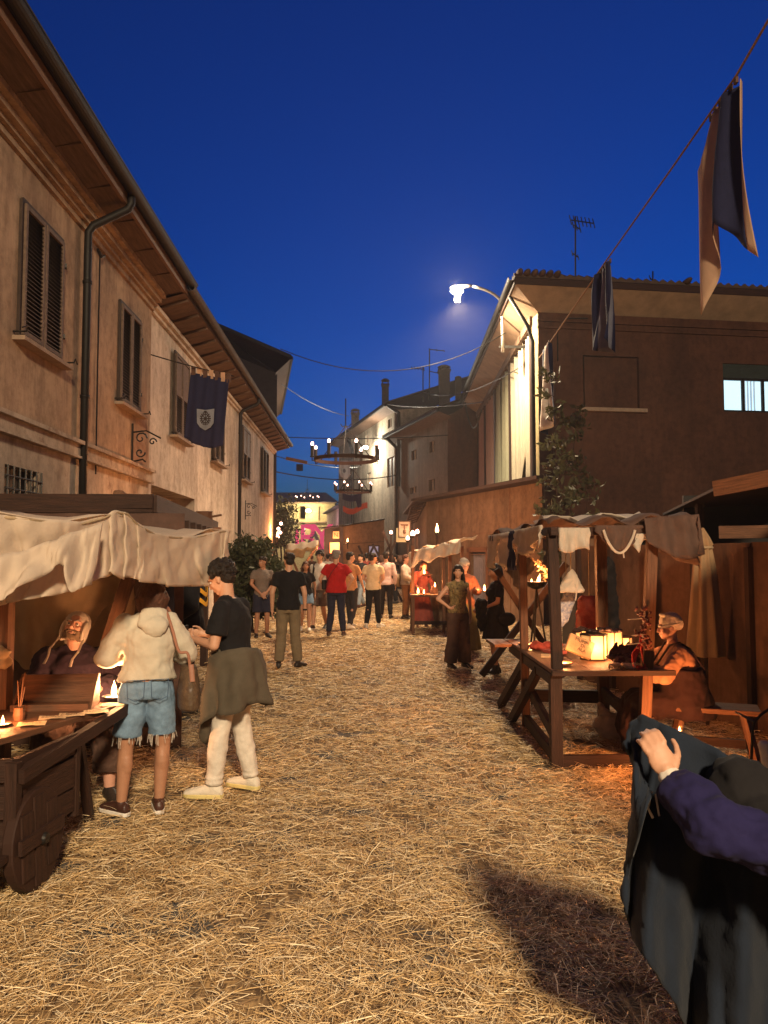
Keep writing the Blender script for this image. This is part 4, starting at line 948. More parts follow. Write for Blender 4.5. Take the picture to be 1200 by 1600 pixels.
for a in 'LR':
    K = f.J['hp'+a].lerp(f.J['kn'+a], .80)
    for i in range(44):
        t = rr.uniform(0, 6.28); p = K+Vector((math.cos(t)*.088, math.sin(t)*.088, .004)); g.tube([p, p+Vector((rr.uniform(-.01, .01), rr.uniform(-.01, .01), -rr.uniform(.02, .075)))], .0013, 4)
g.build('fringe', WHT, sh, local=True)
g = MB()
for sx in (-1, 1):
    c = f.J['hip']+Vector((sx*.075, -.139, .0)); 
    for a, b in (((-.055, .05), (.055, .05)), ((.055, .05), (.05, -.06)), ((.05, -.06), (0, -.085)), ((0, -.085), (-.05, -.06)), ((-.05, -.06), (-.055, .05))): g.tube([c+Vector((a[0], -.0, a[1])), c+Vector((b[0], 0, b[1]))], .0022, 4)
g.build('pocket_stitching', cloth('dark_denim', (.07, .12, .2)), sh, local=True)
f.shoes(BRSH, SOLEW)
g = MB(); p = f.J['shR']+Vector((-.03, 0, .07)); bc = Vector((.30, -.06, .93))*f.k
g.tube(smooth([bc+Vector((0, .09, .16)), p+Vector((.03, .06, 0)), p+Vector((0, 0, .012)), p+Vector((.01, -.08, -.02)), p+Vector((.04, -.125, -.12)), p+Vector((.08, -.135, -.25)), bc+Vector((-.02, -.10, .22)), bc+Vector((0, -.09, .10))]), .010, 8); st = f.part(g, 'bag_strap', mat('tan_leather', (.30, .14, .09), .5, .15))
g = MB(); g.loft([(bc+Vector((0, 0, z)), Vector((x, 0, 0)), Vector((0, y, 0))) for z, x, y in ((-.16, .05, .12), (-.15, .072, .145), (-.05, .078, .15), (.06, .06, .14), (.125, .05, .125), (.13, .04, .11))], 18)
BAG = mat('brown_patterned_leather', (.055, .032, .022), .45, .2, 60, .2, 90, alt=(.12, .085, .05)); f.part(g, 'handbag', BAG, voxel=.009, folds=((.07, .015),))
g = MB(); g.tube([bc+Vector((.0, -.13, .15)), bc+Vector((.01, -.145, .04))], .016, 6, flat=.3); f.part(g, 'bag_tag', mat('tan_leather', (.30, .14, .09)))

# seated robed man behind the handcart desk
loc = Vector((-2.27, 5.68, 0))
f = Fig('person', 'seated bearded man in white linen coif and dark robe looking up behind the handcart desk', loc, face_to(.55, -1), 1.74,
    dict(hip=(0, -.05, .50), chest=(0, .0, .84), neck=(0, .01, 1.02), head=(.0, .04, 1.175), pitch=26, yaw=-22, roll=-8, shL=(-.19, .0, .955), shR=(.19, .0, .955), elL=(-.27, .08, .73), wrL=(-.14, .30, .76), elR=(.27, .08, .73), wrR=(.16, .32, .76),
         hpL=(-.1, -.03, .48), hpR=(.1, -.03, .48), knL=(-.19, .40, .50), knR=(.19, .38, .50), anL=(-.2, .40, .085), anR=(.2, .36, .085), toL=(-.22, .58, .03), toR=(.24, .54, .03)), SK3, .0075, wide=1.22, curl=.9)
f.eyes().brows(HGR, 1.2); f.hair(mat('grey_brown_beard', (.20, .13, .08), .8, .4, 40, .8, 160), 'beard', seed=2, name='beard')
ROBE = cloth('dark_plum_robe', (.03, .018, .028), .2, .3)
f.top(ROBE, 'robe', .045, 1.85, -.08, .03, belly=.04, folds=((.13, .06), (.05, .015)))
f.skirt(ROBE, 'robe_skirt', -.02, .0, .2, .2) if False else f.legs(BRNCL, 'robe_lap', .055, 1.7, .02, 0, .05, folds=((.12, .06),))
g = MB(); h = f.hd; q = f.hq; k = f.k      # coif
vs = []; g.ell(h(0, -.028, .038), (.093*k, .102*k, .102*k), q, 16); g.ell(h(0, -.05, -.05), (.082*k, .066*k, .085*k), q, 14)
for sx in (-1, 1): g.ell(h(sx*.076, .012, -.03), (.024*k, .058*k, .085*k), q, 10)
for i in range(17):
    t = -2.35+4.7*i/16; a = h(math.sin(t)*.083, .035-.02*abs(math.sin(t)), .03+math.cos(t)*.085*1.0); g.ell(a, (.012*k,)*3, None, 6)
cf = f.part(g, 'coif', GAUZE, voxel=.006, relax=1, folds=((.08, .010),))
f.shoes(BSH)
for sx in (-1, 1):
    g = MB(); g.tube([h(sx*.078, .02, -.05), h(sx*.09, .05, -.13), h(sx*.10, .10, -.2), h(sx*.085, .13, -.27), h(sx*.09, .145, -.33)], [.010, .009, .009, .009, .011], 6, flat=.4); g.build('coif_string', GAUZE, cf, local=True)

# jacket person half hidden behind the canopy
loc = gp(294, 1118)
f = Fig('person', 'person in black jacket with two zigzag yellow stripes, head hidden by the canopy edge', loc, face_to(-.8, -.25), 1.78, dict(yaw=0, pitch=-10, elL=(-.27, .0, 1.15), wrL=(-.2, .2, .98), elR=(.27, .0, 1.15), wrR=(.2, .22, .98)), SK1, .011)
f.hair(HDK, 'short'); jk = f.top(BLK, 'jacket', .04, 1.9, -.05, .012); f.legs(cloth('dark_red_trousers', (.07, .02, .015))); f.shoes(BSH)
YS = mat('yellow_stripe', (.75, .36, .03), .8, .1)
for zz in (0, -.105):
    g = MB(); rows = []
    for i in range(25):
        t = i/24; a = -1.95+t*2.1+math.pi/2; zg = 1.31+zz+.030*math.sin(t*9+1)
        rows.append([Vector((-.03, 0, 0))+Vector((-math.cos(a-math.pi/2)*.228, math.sin(a-math.pi/2)*.185, zg+d)) for d in (-.024, .024)])
    g.grid(rows); g.build('yellow_stripe', YS, jk, local=True, solid=.006)

def walker(label, px, py, h, fx, fy, topm, legm, hairm=HDK, hs='short', pose={}, shoe=BSH, sole=None, female=False, skin=SK1, sleeve=.6, short=False, vox=.016, wide=1, belly=0, name='person', e=.016, legflare=.008, long=.3, loc=None):
    f = Fig(name, label, gp(px, py) if loc is None else loc, face_to(fx, fy), h, pose, skin, vox, wide, STR, female, hands=True)
    f.hair(hairm, hs, long=long); f.top(topm, 't_shirt', e, sleeve, -.05, .012, belly=belly)
    if short: f.legs(legm, 'shorts', .022, short, .03)
    else: f.legs(legm, 'trousers', .014, 1.95, legflare)
    f.shoes(shoe, sole); return f
walk1 = dict(knL=(-.09, .12, .50), anL=(-.09, .20, .09), toL=(-.10, .38, .06), knR=(.09, .02, .49), anR=(.10, -.22, .12), toR=(.11, -.05, .03), elL=(-.24, -.08, 1.15), wrL=(-.24, -.04, .9), elR=(.24, .05, 1.15), wrR=(.23, .2, .93))
walk2 = dict(knR=(.09, .12, .50), anR=(.09, .18, .09), toR=(.10, .36, .06), knL=(-.09, .02, .49), anL=(-.10, -.20, .11), toL=(-.11, -.03, .03), elR=(.24, -.08, 1.15), wrR=(.24, -.04, .9), elL=(-.24, .05, 1.15), wrL=(-.23, .2, .93))
front_hands = dict(elL=(-.24, .02, 1.16), wrL=(-.07, .16, .98), elR=(.24, .02, 1.16), wrR=(.06, .17, .95), pnL=(0, -1, 0), pnR=(0, -1, 0))
f = walker('man in black t-shirt and khaki trousers standing with his back turned', 450, 1046, 1.74, -.05, 1, BLK, KHK, pose=dict(yaw=25, anL=(-.14, -.02, .085), anR=(.15, 0, .085), toR=(.24, .15, .03)), vox=.012, legflare=.022, e=.02)
g = MB(); g.lathe([(.034, -.012), (.034, .012)], f.J['wrR'], 12); f.part(g, 'wristwatch', PIPE)
f = walker('man in grey-brown t-shirt and dark shorts beside the bush, hands clasped', 409, 998, 1.68, .35, -1, GRYT, DKB, pose={**front_hands, 'yaw': -55}, short=.86, vox=.013, skin=SK2); f.eyes().brows(HDK)
f = walker('long haired woman in black t-shirt and denim shorts walking towards the viewer', 477, 988, 1.57, .1, -1, BLK, DEN, HBR, 'long', walk1, WSH, None, True, SK2, short=.55, vox=.013); f.eyes().brows(HBR)
g = MB(); g.tube([f.hd(-.085, .01, .02), f.hd(-.05, .0, .10), f.hd(.05, 0, .10), f.hd(.085, .01, .02)], .012, 6); f.part(g, 'sunglasses_on_head', PIPE)
f = walker('young man in white t-shirt and grey shorts with a dark shoulder strap', 499, 985, 1.80, -.25, -1, WHT, GRYT, HDK, 'curly', walk2, BSH, SOLEW, short=.92, vox=.014); f.eyes().brows(HDK)
g = MB(); g.tube([f.J['shR']+Vector((-.05, -.1, .03)), f.J['shR']+Vector((-.05, .02, .075)), f.J['chest']+Vector((.09, .15, .06)), f.J['hip']+Vector((.16, .1, .15))], .02, 8, flat=.35); f.part(g, 'bag_strap', PIPE)
f = walker('broad man in red polo shirt with a small black bag, seen from behind', 525, 996, 1.82, .08, 1, RED, DKB, HGR, 'short', dict(elL=(-.32, -.02, 1.16), wrL=(-.22, .06, .93), elR=(.34, -.04, 1.17), wrR=(.22, .05, .98), anL=(-.15, 0, .085), anR=(.15, 0, .085)), BRSH, None, wide=1.22, belly=.03, vox=.012, e=.022)
g = MB(); g.tube([f.J['shR']+Vector((-.12, -.09, .09)), f.J['chest']+Vector((-.08, -.175, .02)), f.J['hip']+Vector((-.21, -.15, .12))], .013, 6, flat=.4); g.loft([(f.J['hip']+Vector((-.24, -.12, .12+z)), Vector((.05*w_, 0, 0)), Vector((0, .09*w_, 0))) for z, w_ in ((-.1, .8), (-.08, 1), (.08, 1), (.1, .8))], 12); f.part(g, 'shoulder_bag', PIPE)
f = walker('man in orange-tan t-shirt and dark trousers stepping out from behind the red polo man', 547, 985, 1.78, .5, 1, ORG, DGR, HDK, 'short', {**walk1, 'yaw': -40}, WSH, None, vox=.015)
f = walker('man in cream t-shirt, black cap and black slim trousers walking away with hands in front', 583, 982, 1.76, .15, 1, CRM, BLK, HDK, 'short', {**front_hands, 'yaw': -45, 'anL': (-.14, -.12, .085), 'toL': (-.2, .06, .03), 'anR': (.12, .1, .085), 'toR': (.2, .27, .03)}, WSH, SOLEW, vox=.013, e=.02)
g = MB(); h = f.hd; g.ell(h(0, -.02, .055), (.086, .1, .078), f.hq, 16); g.ell(h(0, .10, .052), (.062, .062, .010), f.hq, 12); f.part(g, 'cap', BLK, voxel=.008)
f = walker('man in pale pink shirt and dark trousers half hidden behind the cream t-shirt man', 603, 968, 1.80, .1, 1, PNK, BLK, HDK, 'short', {}, BSH, None, sleeve=1.9)
f = walker('person in dark top and faded jeans striding with crossed legs', 564, 951, 1.74, -.6, -.6, DGR, JEAN, HDK, 'short', walk1, BRSH)
f = walker('person in dull red shirt and pale trousers behind the striding one', 573, 941, 1.78, -.2, 1, DRED, WHT, HDK, 'short', walk2, WSH)
f = walker('person in black clothes standing before the far trestles', 618, 944, 1.74, -1, .2, BLK, BLK, HDK, 'short', {}, BSH)
f = walker('person in white shirt far down the street left of the red polo', 512, 935, 1.75, 0, 1, WHT, DGR, HDK, 'short', walk2)
f = walker('tall dark dressed person raised above the crowd near the torch', 536, 918, 1.9, 0, -1, BLK, DKB, HDK, 'short', {}, vox=.02)
f = walker('person in brown top at the back of the crowd by the small tent', 487, 922, 1.7, 0, 1, BRNCL, DGR, HBR, 'short', {}, vox=.02)
f = walker('person in dark coat at the back of the crowd', 551, 925, 1.75, .3, -1, DGR, DGR, HDK, 'short', {}, vox=.02)
f = walker('person in grey shirt at the very back of the crowd', 521, 917, 1.72, .3, -1, GREYC, DGR, HDK, 'short', {}, vox=.02)
f = walker('person in pinkish top at the back right of the crowd', 594, 925, 1.7, .3, 1, PNK, DGR, HDK, 'short', {}, vox=.02)
f = walker('person in blue top far back beside the noticeboard', 577, 917, 1.72, .3, 1, DKB, DGR, HDK, 'short', {}, vox=.02)

# two women talking on the right
LEO = mat('yellow_black_print', (.30, .22, .09), .85, .1, 26, .3, 90, alt=(.02, .014, .01))
f = Fig('person', 'long haired woman in yellow-black print top and wide dark trousers, hand on hip', gp(716, 1046), face_to(.35, -1), 1.56,
    dict(yaw=-28, elL=(-.23, -.02, 1.15), wrL=(-.22, .03, .9), elR=(.36, -.03, 1.17), wrR=(.17, .05, 1.02), hdR=(-.9, .3, -.3), anL=(-.12, 0, .085), anR=(.15, 0, .085)), SK1, .011, female=True)
f.J['dummy'] = 0
f.eyes().brows(HDK); f.hair(HDK, 'long', long=.42); f.top(LEO, 'print_top', .016, 0, .0, 0); f.legs(BRNCL, 'wide_trousers', .018, 1.97, .060, folds=((.09, .03),)); f.shoes(BSH)
f = Fig('person', 'dark haired woman in black dress holding her black coat, facing left', gp(776, 1056), face_to(-1, -.15), 1.58,
    dict(pitch=-10, elL=(-.22, .04, 1.15), wrL=(-.08, .22, 1.05), elR=(.22, .03, 1.15), wrR=(.12, .24, 1.04), anL=(-.08, .05, .085), anR=(.09, -.03, .085), toL=(-.09, .24, .03)), SK2, .011, female=True)
f.brows(HDK); f.hair(HDK, 'long', long=.40); f.top(BLK, 'dress_top', .016, .7, 0, .01); f.skirt(BLK, 'skirt', .12, .56, .23, .22, folds=((.08, .04),)); f.shoes(BSH, None, boot=.12)
g = MB(); g.loft([(Vector((.0, .22, z)), Vector((x, 0, 0)), Vector((0, y, 0))) for z, x, y in ((.62, .03, .03), (.70, .06, .06), (.85, .11, .08), (1.0, .15, .08), (1.06, .12, .06), (1.08, .05, .03))], 16); f.part(g, 'coat', BLK, voxel=.011, folds=((.08, .06),))
g = MB(); g.ell(Vector((-.2, -.10, .80)), (.06, .13, .1)); f.part(g, 'handbag', BLK, voxel=.01)
# person with the white headcloth behind them, holding a candle
f = Fig('person', 'costumed person in white headcloth behind the two women, holding a burning bowl', Vector((1.42, 13.6, 0)), face_to(.15, -1), 1.62,
    dict(elL=(-.24, .04, 1.16), wrL=(-.16, .28, 1.18), elR=(.24, .04, 1.14), wrR=(.2, .26, .95), pnL=(0, 0, 1)), SK3, .014, female=True)
f.hair(HBR, 'short'); f.top(cloth('rust_tunic', (.33, .12, .06)), 'tunic', .03, 1.7, -.1, .03); f.skirt(cloth('mustard_skirt', (.22, .15, .05)), 'skirt', .1, .06, .3, .28)
g = MB(); g.ell(f.hd(0, -.02, .055), (.098, .11, .09), f.hq, 14); g.ell(f.hd(.0, -.06, .12), (.07, .06, .05), f.hq, 10); f.part(g, 'headcloth', GAUZE, voxel=.01, folds=((.05, .03),))
hb = at(757, 925, 13.2)
def fire_bowl(label, p, r=.07, fh=.12, power=12, cat='candle', name='oil_bowl', m=None, group=None, flame=True, col_=None):
    t = thing(name, label, cat, p, 0, group); g = MB(); p = Vector(p)
    g.lathe([(r*.45, 0), (r*.8, r*.12), (r, r*.34), (r*.97, r*.36), (r*.9, r*.26), (r*.1, r*.2)], p, 20); g.build('bowl', m or mat('clay', (.22, .09, .05), .7), t, smooth=True)
    if flame:
        g = MB(); g.lathe([(r*.88, r*.24), (r*.01, r*.25)], p, 20); g.build('wax', mat('melted_wax', (.75, .6, .4), .4), t)
        flame_mesh(p+Vector((0, 0, r*.26)), fh, t)
        light('flame_light', p+Vector((0, 0, r*.3+fh*.75)), power, col_ or CANDLE, .025, t)
    return t
def flame_mesh(p, h, parent, lean=0):
    g = MB(); p = Vector(p); rs = [(max(.006, .20*math.sin(math.pi*(t/14)**.62)**1.1*(1-.35*t/14)), t/14) for t in range(15)]
    g.tube([p+Vector((lean*h*z*z, 0, z*h)) for r_, z in rs], [r_*h for r_, z in rs], 10, side=(0, 1, 0)); return g.build('flame', FLAME, parent, smooth=True)
fire_bowl('burning bowl held up between the two talking women', hb, .06, .11, 14)
# ================================================================ left side: lean-to, canopy, handcart
def lerp_rows(cols, nv, fold=.03, freq=5, seed=0, nu=90, depth=(0, 1, 0)):
    """cloth hung between columns of (px, y_top, y_bottom, Y)"""
    from mathutils import noise as MN
    rows = []; D = Vector(depth)
    for i in range(nu+1):
        t = i/nu*(len(cols)-1); k = min(int(t), len(cols)-2); f = t-k; f2 = f*f*(3-2*f)*.6+f*.4
        a, b = cols[k], cols[k+1]; px, yt, yb, Y = [a[q]+(b[q]-a[q])*(f if q in (0, 3) else f2) for q in range(4)]
        T = at(px, yt, Y); Bm = at(px, yb, Y); row = []
        for j in range(nv+1):
            v = j/nv; p = T.lerp(Bm, v)
            n = MN.noise(Vector((i*freq/nu, v*1.2+seed, seed)))*fold*(.25+v)*2+MN.noise(Vector((i*freq*2.7/nu, v*2+seed, seed+5)))*fold*.8*(.3+v)
            row.append(p+D*n)
        rows.append(row)
    return rows
LT = thing('timber_lean_to', 'dark timber lean-to roof along the left house wall above the market canopy', 'lean-to', (-3.4, 9.5, 0))
zc = 2.22; c0 = at(240, 787, 7.0); c1 = at(338, 822, 12.2)
s = MB(); s.beam((-4.05, 6.9, c0.z), (c0.x, 7.0, c0.z), .06, .17); s.beam(c0, (c1.x, c1.y, c0.z-.02), .06, .16); s.build('edge_beam', WOOD, LT)
s = MB()
for k in range(10):
    y = 7.1+k*.52; s.beam((LX(y)+.02, y, c0.z-.13), (c0.x+(c1.x-c0.x)*k/10+.08, y, c0.z-.13), .07, .10)
s.build('rafter', WOOD, LT)
s = MB(); s.add([(-4.1, 6.95, c0.z-.03), (c0.x, 6.95, c0.z-.03), (c1.x, c1.y, c0.z-.03), (-4.25, c1.y, c0.z-.03)], [(0, 1, 2, 3)], [[(0, 0), (2, 0), (2, 5), (0, 5)]]); s.build('roof_boards', WOOD, LT, solid=.03)
for (x, y) in ((c0.x+.02, 7.3), (c1.x-.0, 11.9)):
    s = MB(); s.beam((x-.1, y, 0), (x-.1, y, c0.z-.1), .1, .1); s.build('post', WOOD, LT)
# things on the lean-to
p = at(193, 779, 7.6); s = MB(); s.ell((p.x, p.y, c0.z+.07), (.13, .1, .075), n=14); s.ell((p.x-.04, p.y, c0.z+.13), (.07, .06, .05), n=10); s.cap((p.x+.05, p.y, c0.z+.1), (p.x+.15, p.y-.02, c0.z+.06), .04, .02)
tag(s.build('sack', mat('brown_sackcloth', (.16, .08, .045), .9, .4, 20), voxel=.012, folds=((.05, .03),)), 'crumpled brown sack lying on the lean-to roof', 'sack')
p = at(319, 812, 11.4); s = MB(); s.lathe([(.10, 0), (.13, .02), (.12, .17), (.13, .18)], (p.x, p.y, c0.z), 14)
s.beam((p.x+.1, p.y, c0.z+.1), (p.x+.26, p.y, c0.z+.13), .03, .03); tag(s.build('wooden_pot', WOODR), 'round wooden pot with a handle on the lean-to edge near the torch', 'pot')
def torch(label, p, h=.3, fh=.2, power=25, group=None, radius=.04):
    t = thing('torch', label, 'torch', p, 0, group); p = Vector(p); s = MB(); s.tube([p, p+Vector((0, 0, h))], [.025, .035], 8); s.build('torch_stick', WOOD, t)
    s = MB(); s.lathe([(.04, 0), (.055, .02), (.055, .07), (.04, .08)], p+Vector((0, 0, h-.05)), 12); s.build('torch_cup', IRON, t); flame_mesh(p+Vector((0, 0, h)), fh, t)
    light('flame_light', p+Vector((0, 0, h+fh*.6+.1)), power, CANDLE, radius, t); return t
p = at(340, 812, 12.35); torch('torch burning at the far end of the lean-to against the cream wall', (p.x-.15, p.y, 2.12), .12, .17, 45)
torch('torch glowing low on the far corner of the cream house', (-4.62, 33.3, 2.2), .3, .25, 110)

CP = thing('market_canopy', 'cream canvas canopy with ragged scalloped valance over the handcart stall', 'canopy', (-2.0, 5.2, 0))
colsA = [(-60, 806, 952, 3.63), (0, 804, 946, 3.73), (45, 808, 938, 3.83), (90, 812, 930, 3.98), (125, 815, 921, 4.13), (160, 806, 903, 4.28), (180, 797, 892, 4.40), (197, 800, 905, 4.50)]
colsB = [(196, 802, 902, 4.48), (214, 818, 905, 4.63), (240, 832, 912, 4.88), (268, 837, 917, 5.13), (300, 838, 917, 5.43), (328, 832, 917, 5.68), (346, 828, 902, 5.88), (358, 828, 868, 6.03)]
s = MB(); s.grid(lerp_rows(colsA, 22, .10, 5, 1)); s.build('valance', CANVAS, CP, smooth=True, solid=.005, folds=((.16, .04), (.025, .004)))
s = MB(); s.grid(lerp_rows(colsB, 22, .09, 6, 4)); s.build('valance', CANVAS, CP, smooth=True, solid=.005, folds=((.16, .04), (.025, .004)))
sw = [(-60, 850, 1000, 3.53), (-10, 870, 955, 3.66), (40, 862, 932, 3.78), (85, 845, 905, 3.90), (120, 832, 880, 4.01), (142, 826, 922, 4.08), (166, 818, 912, 4.18)]
s = MB(); s.grid([[p+Vector((0, -.06-.02*j, 0)) for j, p in enumerate(r)] for r in lerp_rows(sw, 8, .05, 6, 9)]); s.build('swag', CANVAS, CP, smooth=True, solid=.005, folds=((.1, .03), (.03, .006)))
s = MB(); rows = []
tp = [at(a[0], a[1], a[3]) for a in colsA+colsB[1:]]
for i, p in enumerate(tp): rows.append([p.lerp(Vector((p.x-1.1, p.y+1.3, 2.02)), j/8)+Vector((0, 0, -.03*math.sin(j/8*3.1)+.02*math.sin(i*1.7))) for j in range(9)])
s.grid(rows); s.build('roof_cloth', CANVAS, CP, smooth=True, solid=.005, folds=((.2, .06),))
s = MB(); s.tube([p+Vector((0, .02, -.012)) for p in tp], .009, 6); s.build('rope', mat('rope', (.35, .26, .16), .9, .3, 40), CP)
bk = [(-40, 930, 1020, 6.3), (10, 930, 1015, 6.3), (40, 930, 1047, 6.25), (75, 925, 1042, 6.25), (105, 918, 1020, 6.3), (140, 908, 985, 6.35), (170, 900, 945, 6.4), (196, 893, 915, 6.45)]
s = MB(); s.grid(lerp_rows(bk, 16, .06, 5, 12)); s.build('inner_drape', CANVAS2, CP, smooth=True, solid=.005, folds=((.2, .08), (.05, .01)))
s = MB(); s.grid([[Vector((-3.0+.13*i, 6.6+.05*i+.05*math.sin(i*2.3), z)) for z in np.linspace(1.95, .1, 14)] for i in range(7)]); s.build('side_drape', CANVAS2, CP, smooth=True, solid=.005, folds=((.15, .08),))
s = MB(); s.grid([[Vector((-1.93+.05*i, 6.2+.03*math.sin(i*2), z)) for z in np.linspace(1.8, .35, 10)] for i in range(6)]); s.build('dark_drape', DKB, CP, smooth=True, solid=.006, folds=((.1, .06),))
s = MB(); s.grid([[Vector((-3.9+.1*i, 6.9+.03*math.sin(i*1.6), z)) for z in np.linspace(2.1, 0, 12)] for i in range(22)]); s.build('back_drape', BRNCL, CP, smooth=True, solid=.006, folds=((.15, .06),))
pa = at(201, 903, 5.85); pb = at(128, 1130, 5.85); s = MB(); s.beam(pa, pb, .09, .06, (0, 1, 0)); s.build('leaning_post', WOODR, CP)
pa = at(9, 900, 4.95); s = MB(); s.beam((pa.x, pa.y, 0), (pa.x, pa.y, 1.72), .09, .09, (0, 1, 0)); s.build('post', WOODR, CP)
s = MB(); k = at(14, 1022, 4.9); s.ell(k+Vector((-.07,0,.01)), (.09, .07, .04)); s.ell(k+Vector((-.05, 0, -.05)), (.06, .06, .05)); s.build('cloth_knot', CANVAS2, CP, voxel=.012, folds=((.06, .05),))
for x, y in ((-1.32, 6.3),):
    s = MB(); s.beam((x, y, 0), (x-.05, y, 1.95), .06, .06); s.build('post', WOODR, CP)

# handcart with desk top
HCt = thing('handcart', 'old dark wooden handcart with plank wheel, its flat top used as a desk', 'handcart', (-2.2, 4.3, 0))
DT = .75; tip = Vector((-1.70, 5.14, DT)); poly = [tip, Vector((-2.75, 5.30, DT)), Vector((-2.85, 3.5, DT)), Vector((-2.20, 3.6, DT))]
s = MB(); n_ = len(poly); vs = [p for p in poly]+[p-Vector((0, 0, .035)) for p in poly]
s.add(vs, [(3, 2, 1, 0), (4, 5, 6, 7)]+[(i, (i+1) % 4, (i+1) % 4+4, i+4) for i in range(4)], [[(p.x, p.y) for p in (poly[3], poly[2], poly[1], poly[0])], [(p.x, p.y) for p in poly]]+[[(0, 0), (1.5, 0), (1.5, .035), (0, .035)]]*4)
s.build('desk_top', WOODR, HCt, bevel=.004)
for z, h_ in ((.655, .12), (.50, .17), (.345, .13)):
    s = MB(); s.beam((-1.84, 3.88, z), (-1.76, 4.45, z), .03, h_-.008); s.beam((-1.84, 3.88, z), (-2.9, 3.80, z), .03, h_-.008); s.build('side_board', WOOD, HCt)
s = MB(); s.beam((-1.83, 3.86, .22), (-1.83, 3.86, .70), .06, .06); s.build('corner_post', WOOD, HCt); s = MB(); s.beam((-1.765, 4.45, .25), (-1.765, 4.45, .70), .05, .05); s.build('corner_post', WOOD, HCt)
s = MB(); s.beam((-2.9, 3.9, .27), (-1.8, 3.9, .27), .9, .03, (0, 0, 1)); s.build('floor_board', WOOD, HCt)
s = MB(); s.beam(at(30, 1214, 3.85), at(198, 1106, 5.10), .05, .07); s.build('shaft', WOOD, HCt)
s = MB(); s.beam(at(122, 1148, 4.85), ground(140, 1284), .05, .05); s.build('leg', WOOD, HCt)
s = MB(); s.beam(at(-60, 1148, 4.0), (-2.6, 4.0, 0), .055, .055); s.build('leg', WOOD, HCt)
ax = Vector((.995, -.08, .05)).normalized(); wc = Vector((-1.79, 4.02, .275))
s = MB(); s.lathe([(.245, -.028), (.25, -.022), (.25, .022), (.245, .028)], wc, 30, axis=ax); wh = s.build('wheel', WOOD, HCt)
s = MB(); a_, b_, _ = frame(ax)
for k in (-1, 0, 1): s.beam(wc+a_*k*.12-b_*.2*(1.1 if k == 0 else .8)+ax*.032, wc+a_*k*.12+b_*.2*(1.1 if k == 0 else .8)+ax*.032, .105, .012, ax)
s.beam(wc-a_*.21+b_*.02+ax*.045, wc+a_*.21+b_*.02+ax*.045, .07, .02, ax); s.build('wheel_boards', WOOD, wh)
s = MB(); s.lathe([(.03, .03), (.032, .05), (.025, .07), (.01, .072)], wc, 14, axis=ax); s.build('hub', IRON, wh)
# writing box and papers
bx0 = Vector((-2.33, 4.88, DT)); u = Vector((.995, .10, 0)); v_ = Vector((-.10, .995, 0)); W = .47; Hh = .19
s = MB(); P = lambda a, b, c: bx0+u*a+v_*b+Vector((0, 0, c))
s.beam(P(0, .17, Hh/2+.005), P(W, .17, Hh/2+.005), .016, Hh, (0, 0, 1))
for a in (0, W):
    q = [P(a, -.04, .004), P(a, .175, .004), P(a, .175, Hh+.01), P(a, .14, Hh+.012)]; o_ = u*.014
    s.add(q+[x+o_ for x in q], [(0, 1, 2, 3), (7, 6, 5, 4)]+[(i, (i+1) % 4, (i+1) % 4+4, i+4) for i in range(4)], [[(0, 0), (.2, 0), (.2, .2), (0, .2)]]*6)
s.beam(P(0, .06, .014), P(W, .06, .014), .2, .014); s.beam(P(0, -.04, .02), P(W, -.04, .02), .012, .04)
tag(s.build('writing_box', WOODR), 'open-fronted dark wooden writing box on the handcart desk', 'box')
PAP = mat('parchment', (.62, .45, .26), .85, .3, 18, .2, 60); INK = mat('faded_ink', (.10, .05, .03), .9, .1)
labs = ['parchment sheet nearest the flame bowl on the desk', 'second parchment from the flame bowl, before the box corner', 'third parchment on the desk, with a drawing', 'fourth parchment lying left of the drawing sheet', 'leftmost pale parchment on the desk edge']
for i, (px, py, a) in enumerate(((176, 1101, .25), (150, 1112, .3), (112, 1117, .28), (82, 1121, .33), (50, 1131, .3))):
    c = on(px, py, (0, 0, DT+.003+.001*i), (0, 0, 1)); q = Matrix.Rotation(a, 3, 'Z'); s = MB()
    rows = [[c+q @ Vector((x*.075, y*.055, .003*math.sin(x*3+y*2+i)+.002)) for y in (-1, -.5, 0, .5, 1)] for x in (-1, -.5, 0, .5, 1)]; s.grid(rows); o = s.build('parchment', PAP, smooth=True); tag(o, labs[i], 'parchment', 'parchments on the handcart desk')
    s = MB()
    for r_ in range(5):
        x0 = -.06; 
        while x0 < .05:
            l_ = random.uniform(.008, .02); s.beam(c+q @ Vector((x0, .035-r_*.016, .0075)), c+q @ Vector((x0+l_, .035-r_*.016+random.uniform(-.002, .002), .0075)), .0022, .0006); x0 += l_+.006
    if i == 2: s.tube([c+q @ Vector((.02*math.cos(t)*1.6, .02*math.sin(t), .0078)) for t in np.linspace(0, 6.28, 16)], .0012, 4)
    s.build('writing', INK, o)
fb = on(178, 1094, (0, 0, DT), (0, 0, 1)); fire_bowl('wide shallow bowl with a tall flame on the desk tip beside the hoodie woman', fb+Vector((0, 0, .002)), .078, .11, 42, col_=(1, .47, .20), m=mat('dark_bowl', (.03, .02, .02), .4))
fb = on(4, 1135, (0, 0, DT), (0, 0, 1)); fire_bowl('small flame dish at the left picture edge on the desk', fb, .05, .05, 6, m=mat('dark_bowl', (.03, .02, .02)))
s = MB(); c = on(30, 1125, (0, 0, DT), (0, 0, 1)); s.lathe([(.03, 0), (.035, .03), (.03, .07), (.033, .075)], c, 12)
for k in range(5): s.tube([c+Vector((0, 0, .03)), c+Vector((.02*math.cos(k*1.9), .03*math.sin(k*1.9)+.02, .19+.02*k))], .004, 5)
tag(s.build('pen_pot', WOODR), 'pot of quills and sticks left of the writing box', 'pen pot')
ST = thing('stool', 'low three legged wooden stool under the seated robed man', 'stool', (-2.34, 5.70, 0))
